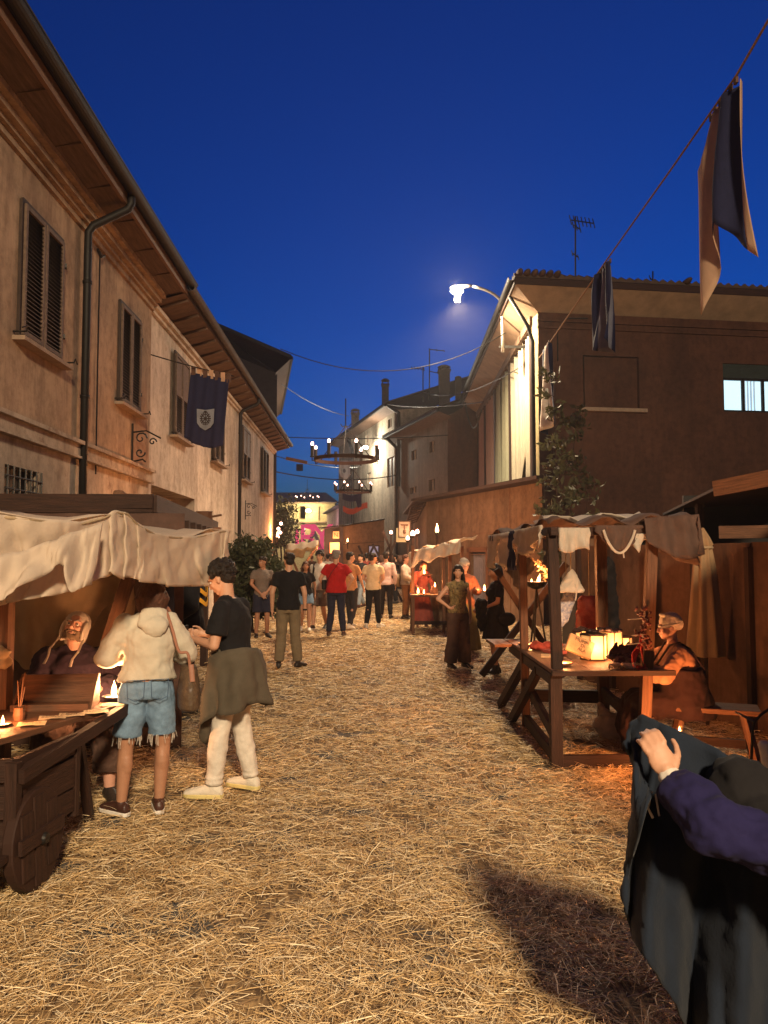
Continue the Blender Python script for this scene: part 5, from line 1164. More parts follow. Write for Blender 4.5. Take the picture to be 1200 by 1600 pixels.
s = MB(); s.lathe([(.17, .38), (.18, .385), (.18, .415), (.17, .42)], (-2.34, 5.70, 0), 20); s.build('seat', WOODR, ST)
for k in range(3):
    a = k*2.1+.4; s = MB(); s.beam((-2.34+.1*math.cos(a), 5.70+.1*math.sin(a), .385), (-2.34+.19*math.cos(a), 5.70+.19*math.sin(a), 0), .035, .035); s.build('leg', WOODR, ST)

# ================================================================ banner on the left, cables, chandeliers
def cable(name, label, p0, p1, sag=.2, r=.008, cat='cable', m=IRON, n=16, group='cables slung across the street'):
    s = MB(); p0 = Vector(p0); p1 = Vector(p1); s.tube([p0.lerp(p1, i/n)-Vector((0, 0, sag*4*(i/n)*(1-i/n))) for i in range(n+1)], r, 5)
    return tag(s.build(name, m), label, cat, group)
cable('cable', 'cord holding the dark shield banner below the left eaves', at(232, 553, 14.0), at(366, 588, 14.6), .02, .012, group=None)
BN = thing('shield_banner', 'dark blue tabbed banner with a pale shield emblem hanging before the cream house', 'banner', at(322, 690, 14.4))
tl, tr, bl, br = (298, 582), (358, 593), (287, 683), (349, 697)
rows = []
for i in range(31):
    u = i/30; row = []
    for j in range(25):
        v = j/24; bot = 1+.085*(1-abs(2*u-1))**1.3+.03*(math.sin(u*math.pi*2)**2)
        x = (tl[0]+(tr[0]-tl[0])*u)*(1-v)+(bl[0]+(br[0]-bl[0])*u)*v; y0 = tl[1]+(tr[1]-tl[1])*u; y1 = bl[1]+(br[1]-bl[1])*u
        p = at(x, y0+(y1-y0)*v*bot, 14.4); row.append(p+Vector((0, .03*math.sin(u*11+v)*v+.015*math.sin(u*23), 0)))
    rows.append(row)
s = MB(); s.grid(rows); s.build('banner_cloth', NAVY, BN, smooth=True, solid=.006)
for k in range(7):
    x = 299+k*9.2; s = MB(); y = 574+k*1.75; a = at(x, y, 14.4); b = at(x+6.5, y+11+.3*k, 14.4); s.box(((a.x+b.x)/2, 14.4, (a.z+b.z)/2), (abs(b.x-a.x), .02, abs(a.z-b.z)+.02)); s.build('hanging_tab', BRNCL if k % 2 == 0 else BEIGE, BN)
def emblem(parent, c, w_, m1, m2, yoff=-.03):
    s = MB(); c = Vector(c); hw_ = w_/2; pts = [(-hw_, hw_*1.15), (0, hw_*1.0), (hw_, hw_*1.15), (hw_*.95, -hw_*.5), (hw_*.6, -hw_*1.0), (0, -hw_*1.35), (-hw_*.6, -hw_*1.0), (-hw_*.95, -hw_*.5)]
    V = [c+Vector((x, yoff, z)) for x, z in pts]; s.add(V+[v+Vector((0, .012, 0)) for v in V], [tuple(range(8)), tuple(reversed(range(8, 16)))]+[(i, (i+1) % 8, (i+1) % 8+8, i+8) for i in range(8)]); e = s.build('shield', m1, parent)
    s = MB(); y = yoff-.006
    s.tube([c+Vector((math.cos(t)*hw_*.42, y, math.sin(t)*hw_*.5)) for t in np.linspace(0, 6.283, 20)], hw_*.06, 5)
    for k in range(8): t = k*math.pi/4; s.tube([c+Vector((math.cos(t)*hw_*.1, y, math.sin(t)*hw_*.1)), c+Vector((math.cos(t)*hw_*.5, y, math.sin(t)*hw_*.6))], hw_*.055, 5)
    for k in range(16): t = k*math.pi/8; s.ell(c+Vector((math.cos(t)*hw_*.56, y, math.sin(t)*hw_*.68)), (hw_*.09, .006, hw_*.09), n=6)
    s.ell(c+Vector((0, y, 0)), (hw_*.16, .008, hw_*.16), n=8); s.ell(c+Vector((0, y, hw_*.78)), (hw_*.2, .008, hw_*.12), n=6); s.build('emblem', m2, e)
emblem(BN, at(322, 655, 14.4), .33, mat('emblem_grey', (.17, .19, .23)), mat('emblem_dark', (.03, .02, .02)), -.06)
ch_n = [0]
def chandelier(label, px, py, Y, r, ztop, power, full=True):
    c = at(px, py, Y); t = thing('wheel_chandelier', label, 'chandelier', c, 0, 'wheel chandeliers hanging over the street')
    s = MB(); n = 36
    s.add([c+Vector((math.cos(6.2832*i/n)*q, math.sin(6.2832*i/n)*q, z)) for q, z in ((r, -.04), (r, .04), (r-.05, .04), (r-.05, -.04)) for i in range(n)], [(a*n+i, a*n+(i+1) % n, ((a+1) % 4)*n+(i+1) % n, ((a+1) % 4)*n+i) for a in range(4) for i in range(n)]); s.build('ring', WOOD, t)
    top = c+Vector((0, 0, ztop*.55))
    for k in range(3): a = k*2.094+.5; s = MB(); s.tube([c+Vector((math.cos(a)*r*.97, math.sin(a)*r*.97, .03)), top], .012 if full else .018, 5); s.build('chain', IRON, t)
    s = MB(); s.tube([top, c+Vector((0, 0, ztop))], .016, 5); s.tube([top+Vector((-.12, 0, .05)), top+Vector((-.08, 0, -.02)), top, top+Vector((.08, 0, -.02)), top+Vector((.12, 0, .05))], .012, 5); s.build('hook', IRON, t)
    for k in range(8):
        a = k*math.pi/4+.35; b = c+Vector((math.cos(a)*(r+.06), math.sin(a)*(r+.06), 0)); s = MB(); s.tube([b-Vector((math.cos(a)*.05, math.sin(a)*.05, .05)), b+Vector((0, 0, -.06)), b+Vector((0, 0, .02))], .014, 5); s.lathe([(.05, 0), (.055, .02), (.04, .03), (.04, .26), (.045, .27)], b+Vector((0, 0, .02)), 10); h_ = s.build('candle_holder', IRON, t)
        if k in (2,) and full: continue
        s = MB(); s.ell(b+Vector((0, 0, .33)), (.035, .035, .055), n=10); s.build('candle_flame', BULB, h_, smooth=True)
    light('lamp_light', c+Vector((0, 0, .45)), power, (1, .55, .38), .5, t); return t
chandelier('nearest and largest wooden wheel chandelier with eight candle lamps', 540, 718, 18, .75, 1.45, 60)
chandelier('second wheel chandelier hanging lower behind the nearest one', 552, 768, 32, .74, 1.7, 60, False)
chandelier('farthest wheel chandelier glowing before the yellow building', 480, 783, 56, .8, 1.6, 60, False)
cable('cable', 'high thin cable from the left eave corner to the mid right houses', at(445, 683, 33), at(700, 680, 33), .1, .02)
cable('cable', 'cable carrying the nearest chandelier over the street', at(430, 737, 33.5), at(622, 742, 40), .3, .025)
cable('cable', 'cable crossing from the dark gabled house behind the chandelier', at(440, 600, 36), at(545, 650, 44), .25, .02)
cable('cable', 'cable between the cream house corner and the far pennants', at(430, 712, 33), at(560, 730, 42), .2, .02)
cable('cable', 'pale cable from the far chimneys to the brown house eave', at(606, 632, 38), at(755, 628, 28), .15, .025)
cable('cable', 'thin cable rising from the dark roof to the brown house loggia', at(660, 612, 41), at(826, 566, 21), .5, .015)
cable('cable', 'dark thick cable looping under the brown house eave', at(724, 612, 33), at(752, 640, 29), 1.1, .03)
cable('cable', 'light cable on the dark gabled house wall', at(335, 510, 34.5), at(428, 580, 34.6), .1, .015)
cable('cable', 'thin chain carrying the nearest chandelier down from above', at(438, 545, 18), at(790, 520, 19.5), .75, .012)
# little hanging signs
s = MB(); a = at(447, 716, 30); b = at(480, 723, 30); s.beam(a, b, .1, .12); t = tag(s.build('crossbar_pennant', WOODR), 'small dark pennant on a striped crossbar left of the chandelier', 'pennant')
s = MB(); a = at(463, 725, 30); s.grid([[a+Vector((x, .02*math.sin(x*9), -z)) for z in (0, .1, .2, .28-.1*abs(x-.13))] for x in (0, .06, .13, .2, .26)]); s.build('pennant_cloth', NAVY, t, solid=.01)
HB_ = thing('small_banner', 'small grey shield shaped banner just behind the nearest chandelier', 'banner', at(538, 745, 27))
s = MB(); rows = [[at(530+17*i/10, 720+(30-9*abs(i/5-1)**2)*j/6, 27)+Vector((0, .03*math.sin(i), 0)) for j in range(7)] for i in range(11)]; s.grid(rows); s.build('banner_cloth', GREYC, HB_, smooth=True, solid=.008)
emblem(HB_, at(538, 736, 27), .17, mat('emblem_grey', (.17, .19, .23)), NAVY)
FB2 = thing('small_banner', 'dark banner folded by the wind under the second chandelier', 'banner', at(547, 780, 34))
s = MB(); s.grid([[at(535+30*i/10, 770+4*math.sin(i/3)+(10+(12 if i > 7 else 0))*j/5, 34) for j in range(6)] for i in range(11)]); s.build('banner_cloth', NAVY, FB2, solid=.01)
FB3 = MB(); FB3.grid([[at(536+38*i/12, 790+5*math.sin(i/2.5)+9*j/4, 38) for j in range(5)] for i in range(13)]); tag(FB3.build('rust_pennant', DRED, solid=.01), 'rust coloured drooping pennant below the dark folded banner', 'pennant')

# rope with three long flags on the right
rp = [F0+Vector((-.02, -.2, 6.62)), at(857, 538, 17.2), at(945, 410, 12.7), at(1050, 262, 9.9), at(1150, 118, 8.0), at(1215, 5, 7.1)]
s = MB()
for q in (0, .022): s.tube([p+Vector((q, 0, q)) for p in rp], .011, 6)
tag(s.build('flag_rope', mat('brown_rope', (.30, .17, .09), .9, .4, 40)), 'twisted brown rope carrying three long flags up to the right', 'rope')
def flag(label, Ya, Yb, px0, px1, ya, yb, tail, stripes, seed=0, nu=24, L=2.2, turn=.03):
    """long flag hung along the rope between depths Ya (far) and Yb (near)"""
    a = at(px0, ya, Ya); b = at(px1, yb, Yb); t = thing('long_flag', label, 'flag', a.lerp(b, .5), 0, 'long flags hanging from the rope')
    edges = [st[0] for st in stripes]+[1]
    for si, (u0, m_) in enumerate(stripes):
        u1 = edges[si+1]; s = MB(); rows = []; n = max(5, int(nu*(u1-u0)))
        for i in range(n+1):
            u = u0+(u1-u0)*i/n; p = a.lerp(b, u); ln = L*tail(u)
            rows.append([p+Vector((-turn*max(0, .45-u)/.45*min(1, v*4)+.10*math.sin(u*7+seed)*(.3+v)+.05*math.sin(u*15+v*3+seed), .06*math.sin(v*3+seed)*v, -ln*v-.03)) for v in [j/16 for j in range(17)]])
        s.grid(rows); s.build('flag_stripe', m_, t, smooth=True, solid=.004)
    s = MB()
    for k in range(6):
        p = a.lerp(b, (k+.5)/6); s.box(p+Vector((0, 0, -.01)), (.03, .06, .07))
    s.build('flag_loop', BRNCL, t); return t
flag('largest flag, beige and dark navy with a swallow tail, top right', 8.95, 7.95, 1108, 1154, 188, 118, lambda u: 1.10-.45*min(1, u/.5) if u < .5 else .66+.26*(u-.5)/.5, [(0, BEIGE), (.42, NAVY), (.90, BEIGE)], 1, L=2.15, turn=.24)
t = flag('middle navy flag with grey emblem folded narrow', 13.2, 12.4, 934, 955, 428, 405, lambda u: 1-.12*abs(u-.5)*2, [(0, NAVY), (.3, GREYC), (.5, NAVY), (.62, GREYC), (.72, NAVY)], 4, L=1.45)
flag('smallest flag, white and navy, nearest the brown house pillar', 17.6, 16.8, 850, 859, 548, 532, lambda u: 1-.1*u, [(0, NAVY), (.35, WHT), (.8, NAVY)], 2, L=2.0)
# ================================================================ right side: big stall
S1 = thing('market_stall', 'open timber market stall with table, braced legs and cloth hung from its roof frame', 'market stall', (1.8, 7.6, 0))
ZT = .79
def bm(name, pts, w_, h_, m=WOOD, up=(0, 0, 1), parent=S1):
    s = MB()
    for a, b in pts: s.beam(a, b, w_, h_, up)
    return s.build(name, m, parent, bevel=.003)
p3t = at(1019, 838, 6.42); p3b = at(1008, 1110, 6.38)
bm('post', [((1.42, 6.36, ZT), (1.40, 6.40, 1.90))], .085, .075, WOOD, (0, 1, 0))
bm('post', [((1.41, 7.72, 0), (1.38, 7.70, 1.90))], .075, .075, WOODR, (0, 1, 0))
bm('post', [(p3t+(p3b-p3t)*1.75, p3t)], .085, .075, WOODR, (0, 1, 0))
bm('post', [((2.16, 7.65, 0), (2.14, 7.6, 1.92))], .10, .09, WOODR, (0, 1, 0))
bm('leg', [((1.39, 6.3, 0), (1.39, 6.3, ZT-.03))], .095, .085, WOOD, (0, 1, 0))
bm('rail', [((1.39, 6.30, .06), (2.24, 6.34, .06))], .06, .10)
bm('rail', [((1.39, 6.36, .10), (1.41, 7.68, .10))], .06, .10)
bm('rail', [((1.43, 7.74, .33), (2.12, 7.67, .33))], .05, .12)
bm('rail', [((1.39, 6.35, .70), (1.41, 8.6, .70))], .05, .09)
bm('rail', [((2.2, 6.4, .35), (2.16, 7.6, .35))], .05, .09)
bm('brace', [((1.41, 7.66, .46), (1.39, 6.36, .26))], .05, .09)
bm('brace', [((2.14, 7.58, .40), (2.2, 6.42, .22))], .05, .09)
bm('brace', [((1.40, 7.72, .66), (1.31, 8.75, .04))], .07, .09)
bm('brace', [((1.39, 7.0, .68), (1.31, 8.05, .0))], .06, .09)
bm('brace', [((1.20, 9.55, .25), (2.25, 9.5, 1.62))], .08, .08)
bm('brace', [((2.2, 9.45, .25), (1.38, 9.5, 1.55))], .07, .07)
bm('roof_beam', [((1.40, 6.3, 1.92), (1.34, 9.7, 1.93))], .06, .07)
bm('roof_beam', [((1.36, 6.42, 1.905), (2.50, 6.42, 1.96))], .06, .07)
bm('roof_beam', [((1.34, 9.65, 1.95), (2.6, 9.4, 1.97))], .06, .07)
bm('roof_beam', [((2.16, 6.4, 1.99), (2.18, 9.6, 1.99))], .06, .07)
s = MB()
for i in range(3): s.beam((1.36+.155+i*.315, 6.24, ZT-.012), (1.36+.155+i*.315-(.0), 8.15, ZT-.012), .31, .03, (0, 0, 1))
s.build('table_top', WOODR, S1, bevel=.003)
s = MB(); s.beam((1.345, 6.22, ZT-.012), (2.34, 6.24, ZT-.012), .05, .04); s.build('table_edge', WOOD, S1)
s = MB()
for i in range(2): s.beam((1.26+i*.2, 8.16, ZT-.02), (1.24+i*.2, 8.7, ZT-.02), .19, .03, (0, 0, 1))
s.build('side_board', WOODR, S1)
# roof cloths
def drape(name, P, m, seed=0, parent=S1, folds=((.10, .045), (.03, .008)), solid=.005):
    s = MB(); s.grid(P); return s.build(name, m, parent, smooth=True, solid=solid, folds=folds)
rows = [[Vector((1.36+(2.56-1.36)*i/24, 6.36+(9.6-6.36)*j/26, 1.985+.035*math.sin(i*.8+j*.3)+.03*math.sin(j*.9)+.05*(i/24))) for j in range(27)] for i in range(25)]
drape('roof_cloth', rows, BRNCL)
rows = [[Vector((2.14+.46*i/14+.02*j/9, 6.32-.05*j/9+.03*math.sin(i*1.1), 2.03+.03*i/14-(.36*(j/9))*(.55+.45*math.sin(i/14*2.2))))for j in range(10)] for i in range(15)]
drape('hanging_flap', rows, BRNCL)
rows = [[Vector((2.58+.03*math.sin(i), 6.3+.9*i/10, 2.04-.42*j/8*(1-.3*i/10))) for j in range(9)] for i in range(11)]
drape('hanging_flap', rows, BRNCL)
def left_val(name, y0, y1, zt, fz, m, n=24, x=1.35): # along the left side, y from far to near
    rows = []
    for i in range(n+1):
        t = i/n; y = y0+(y1-y0)*t; rows.append([Vector((x-.03-.03*math.sin(i*.9)*j/8+.012*math.sin(i*2.1+j), y, zt-(fz(t))*j/8)) for j in range(9)])
    return drape(name, rows, m)
left_val('gauze', 9.75, 8.05, 1.97, lambda t: .36-.22*max(0, 1-abs(t-.52)/.12)+.05*math.sin(t*9), GAUZE)
left_val('dark_cloth', 8.1, 7.75, 1.97, lambda t: .40, NAVY, 10)
left_val('gauze', 7.75, 6.42, 1.975, lambda t: .10+.16*math.sin(min(1, t*1.15)*3.14)+.14*max(0, 1-t/.06)+.10*max(0, 1-abs(t-.97)/.05), GAUZE, 30)
left_val('brown_drape', 9.6, 7.9, 1.70, lambda t: .10+.24*math.sin(t*3.14), mat('grey_brown_cloth', (.12, .085, .07), .9, .2), 20, 1.55)
def front_val(name, x0, x1, zt, fz, m, n=20, y=6.36):
    rows = []
    for i in range(n+1):
        t = i/n; rows.append([Vector((x0+(x1-x0)*t, y-.02-.03*math.sin(i*.9)*j/8+.012*math.sin(i*2.3+j), zt-fz(t)*j/8)) for j in range(9)])
    return drape(name, rows, m)
front_val('gauze', 1.44, 1.70, 1.95, lambda t: .19+.02*math.sin(t*6), GAUZE)
front_val('brown_swag', 1.74, 2.14, 1.97, lambda t: .05+.16*math.sin(t*3.14), BRNCL)
s = MB(); s.tube([Vector((1.80+.26*t, 6.30, 1.93-.19*math.sin(t*3.14)**.8)) for t in np.linspace(0, 1, 14)], .011, 6); s.tube([(1.96, 6.3, 1.75), (1.965, 6.3, 1.70)], .006, 5); s.build('swag_trim', GAUZE, S1)
front_val('gauze', 2.06, 2.17, 1.90, lambda t: .10+.06*math.sin(t*5), GAUZE, 8)
rows = [[Vector((1.42+.9*i/12, 6.8+.5*j/6, 2.045+.03*math.sin(i+j)+.03*(i/12))) for j in range(7)] for i in range(13)]
drape('top_gauze', rows, GAUZE, folds=((.08, .06),))
s = MB()
for x, y, z0 in ((1.33, 7.74, 1.62), (1.58, 6.35, 1.35)): s.tube([(x, y, z0+.14), (x+.006, y, z0+.07), (x-.006, y, z0)], .006, 5)
s.build('loose_thread', GAUZE, S1)

# goods hanging and lying
def hang(name, label, cat, c, m, mk, string=None, **kw):
    s = MB(); mk(s, Vector(c)); o = s.build(name, m, **kw); tag(o, label, cat); 
    if string:
        q = MB(); q.tube([Vector(c)+Vector((0, 0, string[0])), Vector((c[0], c[1], string[1]))], .005, 5); q.build('string', mat('rope', (.35, .26, .16)), o)
    return o
c = at(892, 908, 7.0); hang('linen_bag', 'pale cone shaped linen bag hanging inside the timber stall', 'bag', c, GAUZE, lambda s, c: s.loft([(c+Vector((dx, 0, z)), Vector((x, 0, 0)), Vector((0, x*.5, 0))) for z, x, dx in ((-.10, .115, 0), (-.08, .12, 0), (0, .085, .0), (.08, .035, .01), (.11, .01, .01))], 14), (.1, 1.97), voxel=.008, folds=((.05, .03),))
c = at(885, 945, 7.2); hang('patterned_pouch', 'white and blue patterned long pouch hanging beside the front stall post', 'pouch', c, mat('white_blue_print', (.5, .46, .42), .9, .2, 28, alt=(.05, .08, .2)), lambda s, c: s.loft([(c+Vector((dx, 0, z)), Vector((x, 0, 0)), Vector((0, x*.5, 0))) for z, x, dx in ((-.22, .01, -.06), (-.16, .05, -.04), (0, .075, 0), (.12, .06, .04), (.2, .02, .08))], 14), (.2, 1.97), voxel=.008, folds=((.05, .02),))
c = at(921, 958, 8.4); hang('red_leather_bag', 'large dark red leather bag hanging at the back of the timber stall', 'bag', c, mat('dark_red_leather', (.16, .025, .02), .45, .3, 12), lambda s, c: s.loft([(c+Vector((0, 0, z)), Vector((x, 0, 0)), Vector((0, x*.35, 0))) for z, x in ((-.24, .13), (-.22, .15), (0, .15), (.15, .12), (.19, .08))], 16), (.18, 1.98), voxel=.01, folds=((.1, .03),))
c = at(948, 905, 8.9); hang('dark_garment', 'black folded garment hanging behind the back stall post', 'garment', c, BLK, lambda s, c: s.loft([(c+Vector((0, 0, z)), Vector((x, 0, 0)), Vector((0, x*.35, 0))) for z, x in ((-.75, .12), (-.5, .14), (0, .12), (.2, .09), (.28, .04))], 14), None, voxel=.014, folds=((.12, .06),))
c = at(957, 1083, 7.25); s = MB(); s.ell((c.x, c.y, .13), (.19, .14, .13)); s.cap((c.x-.05, c.y, .2), (c.x-.12, c.y, .33), .07, .02); tag(s.build('white_sack', GAUZE, voxel=.012, folds=((.1, .06),)), 'white cloth sack lying on the ground under the stall', 'sack')
FL = thing('fire_basket', 'wreathed iron fire basket on a thin tripod behind the left stall post', 'fire basket', (1.72, 8.9, 0))
c = at(838, 912, 8.9); s = MB()
for k in range(3): a = k*2.1; s.tube([(c.x, c.y, c.z-.06), (c.x+.22*math.cos(a), c.y+.22*math.sin(a), 0)], .012, 5)
s.build('tripod', IRON, FL)
s = MB(); s.lathe([(.04, -.06), (.1, -.03), (.125, .02), (.12, .025)], c, 16); s.build('bowl', IRON, FL)
s = MB(); rr = random.Random(3)
for k in range(150):
    a = rr.uniform(-.6, 3.8); q = c+Vector((-.03+.16*math.cos(a)+rr.gauss(0, .025), .03+rr.gauss(0, .03), .08+.16*math.sin(a)+rr.gauss(0, .03))); d = Vector((rr.gauss(0, 1), rr.gauss(0, 1), rr.gauss(0, 1))).normalized()*.028; e_ = Vector((rr.gauss(0, 1), rr.gauss(0, 1), rr.gauss(0, 1))).normalized()*.016
    s.add([q-d, q+e_, q+d, q-e_], [(0, 1, 2, 3)])
s.build('dried_wreath', mat('dry_leaves', (.16, .10, .05), .8, .4), FL)
flame_mesh(c+Vector((.02, -.02, 0)), .11, FL, .2); flame_mesh(c+Vector((-.06, -.02, .01)), .05, FL); light('flame_light', c+Vector((0, -.05, .14)), 26, CANDLE, .04, FL)

fire_bowl('flaming dark bowl at the far left end of the stall table', at(823, 1010, 7.95)*1.0, .10, .11, 15, m=mat('dark_bowl', (.03, .02, .02)))
b2 = on(866, 1035, (0, 0, ZT+.004), (0, 0, 1)); b2 = Vector((1.50, 6.52, ZT+.004)); fire_bowl('two handled wax bowl with low flames beside the front stall post', b2, .085, .035, 10)
s = MB()
for k in range(9): a = at(835+k*4.5, 998+3*math.sin(k*2), 7.6); s.ell((a.x, a.y, ZT+.04+.02*math.sin(k*1.7)), (.05, .07, .035))
tag(s.build('red_cloth_heap', mat('red_wool', (.32, .05, .03), .9, .3, 14), voxel=.01, folds=((.04, .03),)), 'crumpled red cloth heap on the stall table by the flaming bowl', 'cloth')
s = MB(); a = Vector((1.62, 7.35, ZT)); s.box((a.x, a.y, ZT+.02), (.15, .2, .03), .3); tag(s.build('red_book', DRED, bevel=.003), 'thin red bound book on the stall table in front of the red cloth', 'book')
s = MB(); a = Vector((1.52, 7.15, ZT)); s.box((a.x, a.y, ZT+.008), (.14, .22, .008), -.2); tag(s.build('pale_booklet', PAP), 'pale booklet lying at the table edge left of the red book', 'booklet')
# tilted parchment packet with writing
c = at(906, 1010, 6.75); PK = thing('parchment_packet', 'tilted brown parchment packet with dark writing leaning before the lanterns', 'packet', c)
q = Matrix.Rotation(R(24), 3, 'Y') @ Matrix.Rotation(R(-22), 3, 'X'); vs = [c+q @ Vector((x*.115, y*.02, z*.078)) for z in (-1, 1) for y in (-1, 1) for x in (-1, 1)]
s = MB(); s.add(vs, [(0, 1, 3, 2), (4, 6, 7, 5), (0, 4, 5, 1), (2, 3, 7, 6), (0, 2, 6, 4), (1, 5, 7, 3)]); s.build('paper', mat('brown_parchment', (.36, .24, .13), .85, .25, 16), PK, bevel=.004)
def words(parent, c, q, lines, h, m, name='writing'):
    cu = bpy.data.curves.new(name, 'FONT'); cu.body = lines; cu.size = h; cu.extrude = .0006; cu.align_x = 'CENTER'; cu.align_y = 'CENTER'; cu.space_line = .9
    o = bpy.data.objects.new(name, cu); me = bpy.data.meshes.new_from_object(o); bpy.data.objects.remove(o); me.materials.append(m)
    o = bpy.data.objects.new(name, me); col.objects.link(o); o.parent = parent; o.matrix_local = Matrix.Translation(Vector(c)-rootloc(parent)) @ (q @ Matrix.Rotation(R(90), 3, 'X')).to_4x4(); return o
words(PK, c+q @ Vector((0, -.0225, .004)), q, 'MUMM\n   DI\n   ALA', .042, INK)
# lit paper lanterns
PAPL = mat('glowing_paper', (.75, .52, .25), .8, .1, 5, emit=(1, .42, .12), estr=.75)
LW = WOOD
def lantern(label, c, w_, h_, rz=0, power=7, glow=1, n=6):
    c = Vector((c.x, c.y, ZT+.006)); t = thing('paper_lantern', label, 'lantern', c, 0, 'lit lanterns on the stall table'); s = MB()
    s.lathe([(w_*.96, .012), (w_*.96, h_-.012)], c, n); s.build('paper_shade', PAPL, t)
    s = MB(); s.lathe([(w_*1.1, 0), (w_*1.1, .014)], c, n); s.lathe([(w_*1.1, h_-.014), (w_*1.1, h_)], c, n)
    for k in range(n): a = 6.2832*k/n; s.beam(c+Vector((w_*1.02*math.cos(a), w_*1.02*math.sin(a), 0)), c+Vector((w_*1.02*math.cos(a), w_*1.02*math.sin(a), h_)), .008, .008, (1, 0, 0))
    s.build('lantern_frame', LW, t); light('lamp_light', c+Vector((-.0, -w_*1.5, h_*.5)), power, (1, .42, .15), .05, t); return t
lantern('leftmost ribbed paper lantern glowing warm behind the packet', at(928, 1010, 6.9), .115, .23, .2, 7)
lantern('brightest square lantern, middle of the glowing ones', at(955, 1005, 7.05), .10, .24, .5, 11, n=4)
lantern('small lantern with side tassels right of the brightest one', at(976, 1005, 7.15), .07, .18, .1, 4, n=5)
lantern('small lantern behind the leftmost ribbed one', at(912, 990, 7.7), .08, .19, .1, 4)
s = MB(); c = at(935, 984, 7.0)
for k in range(8): s.ell(Vector((c.x-.2+.055*k, c.y+.02*math.sin(k*2), ZT+.255+.012*math.sin(k*1.7))), (.045, .05, .022), n=8)
tag(s.build('leather_goods', mat('dark_leather', (.05, .022, .016), .4, .3), voxel=.009, folds=((.03, .02),)), 'row of dark leather goods laid over the lantern tops', 'leather goods')
s = MB(); rr = random.Random(9); c0_ = Vector((2.02, 6.55, ZT+.03))
for k in range(16):
    a = c0_+Vector((rr.uniform(-.13, .16), rr.uniform(-.08, .14), rr.uniform(0, .07))); s.ell(a, (rr.uniform(.03, .06), rr.uniform(.03, .07), rr.uniform(.02, .045)), n=8)
for k in range(6): s.cap(c0_+Vector((-.1+.04*k, .05, .06)), c0_+Vector((-.02+.05*k, .1, .15)), .018, .012)
tag(s.build('strap_bundle', mat('dark_leather', (.05, .022, .016), .4, .3), voxel=.008, folds=((.03, .02),)), 'heap of dark leather straps and pouches on the table corner', 'straps')
s = MB(); 
for k in range(3):
    s.tube([Vector((2.17+.012*k, 6.50, ZT+.30)), Vector((2.13, 6.44, ZT+.2)), Vector((2.06+.02*k, 6.42, ZT+.12)), Vector((2.05, 6.38, ZT+.03)), Vector((2.10+.02*k, 6.32, ZT+.01)), Vector((2.06, 6.28, ZT+.012+.01*k))], .011, 6)
s.tube([Vector((2.18, 6.48, ZT+.3)), Vector((2.12, 6.38, ZT+.16)), Vector((2.14, 6.36, ZT+.02))], .012, 6)
tag(s.build('red_rope', mat('red_cord', (.45, .03, .02), .6, .3, 60), smooth=True), 'bright red cords spilling over the strap heap', 'cord')
s = MB()
for k in range(5): s.tube([Vector((1.87+.035*k+.04*math.cos(t+k), 6.33+.03*math.sin(t*1.3), ZT+.014+.018*(1+math.sin(t*2+k)))) for t in np.linspace(0, 5.6, 14)], .008, 6)
tag(s.build('pale_rope', mat('pale_cord', (.55, .42, .28), .8, .2, 60), smooth=True), 'coils of pale cord lying before the leather straps', 'cord')
BD = thing('bead_strings', 'bundle of wooden bead strings and metal trinkets tied to the right post', 'beads', at(1004, 985, 6.35))
s = MB(); rr = random.Random(5); c = at(1003, 980, 6.36)
for k in range(90): 
    z = rr.uniform(-.17, .17); q = c+Vector((rr.gauss(-.0, .03)+.02*math.sin(z*30), -.05+rr.gauss(0, .02), z)); s.ell(q, (.012,)*3, n=6)
s.build('beads', mat('dark_beads', (.12, .03, .02), .35, .5, 40), BD, smooth=True)
s = MB()
for z, l_ in ((.08, .12), (-.05, .09), (-.12, .14)): s.tube([c+Vector((-.02, -.07, z)), c+Vector((-.02-l_, -.08, z-.01))], .005, 4)
s.build('trinket_wire', GALV, BD)

# fence, bench, parasol, plant, sheds
FP0 = Vector((3.80, 6.7, 0)); FP1 = Vector((2.72, 10.6, 0)); fdv = (FP1-FP0).normalized(); fnn = Vector((-fdv.y, fdv.x, 0)); 
FN = thing('board_fence', 'head high brown board fence of wide panels behind the timber stall', 'fence', (3.3, 8.6, 0))
fl = (FP1-FP0).length; n = 5
for k in range(n):
    a = FP0+fdv*(fl*k/n+.006); b = FP0+fdv*(fl*(k+1)/n-.006); off = fnn*(.006*(k % 2)); s = MB(); s.beam(a+off+Vector((0, 0, .925)), b+off+Vector((0, 0, .925)), .03, 1.85-.01*(k % 2)); s.build('panel', P_FENCE, FN)
s = MB()
for k in range(n+1): a = FP0+fdv*(fl*k/n)-fnn*-.05; s.beam(a, a+Vector((0, 0, 1.8)), .06, .06, fdv)
s.build('fence_post', WOOD, FN)
s = MB(); s.beam(FP1, FP1+Vector((.3, 3, 0)), .03, .01); 
BE = thing('bench', 'small rustic wooden bench with splayed legs by the board fence', 'bench', (2.78, 6.45, 0))
bq = Matrix.Rotation(-.35, 3, 'Z'); bc_ = Vector((2.74, 6.50, 0)); P = lambda x, y, z: bc_+bq @ Vector((x, y, z))
s = MB(); s.beam(P(-.38, -.085, .45), P(.36, -.085, .45), .165, .04); s.beam(P(-.38, .085, .45), P(.36, .085, .45), .165, .038); s.build('seat', WOODR, BE, bevel=.004)
for sx in (-1, 1):
    for sy in (-1, 1): s = MB(); s.beam(P(sx*.24, sy*.08, .43), P(sx*.33, sy*.12, 0), .085, .045); s.build('leg', WOODR, BE)
s = MB(); s.beam(P(-.25, 0, .17), P(.25, 0, .17), .04, .07); s.build('stretcher', WOOD, BE)
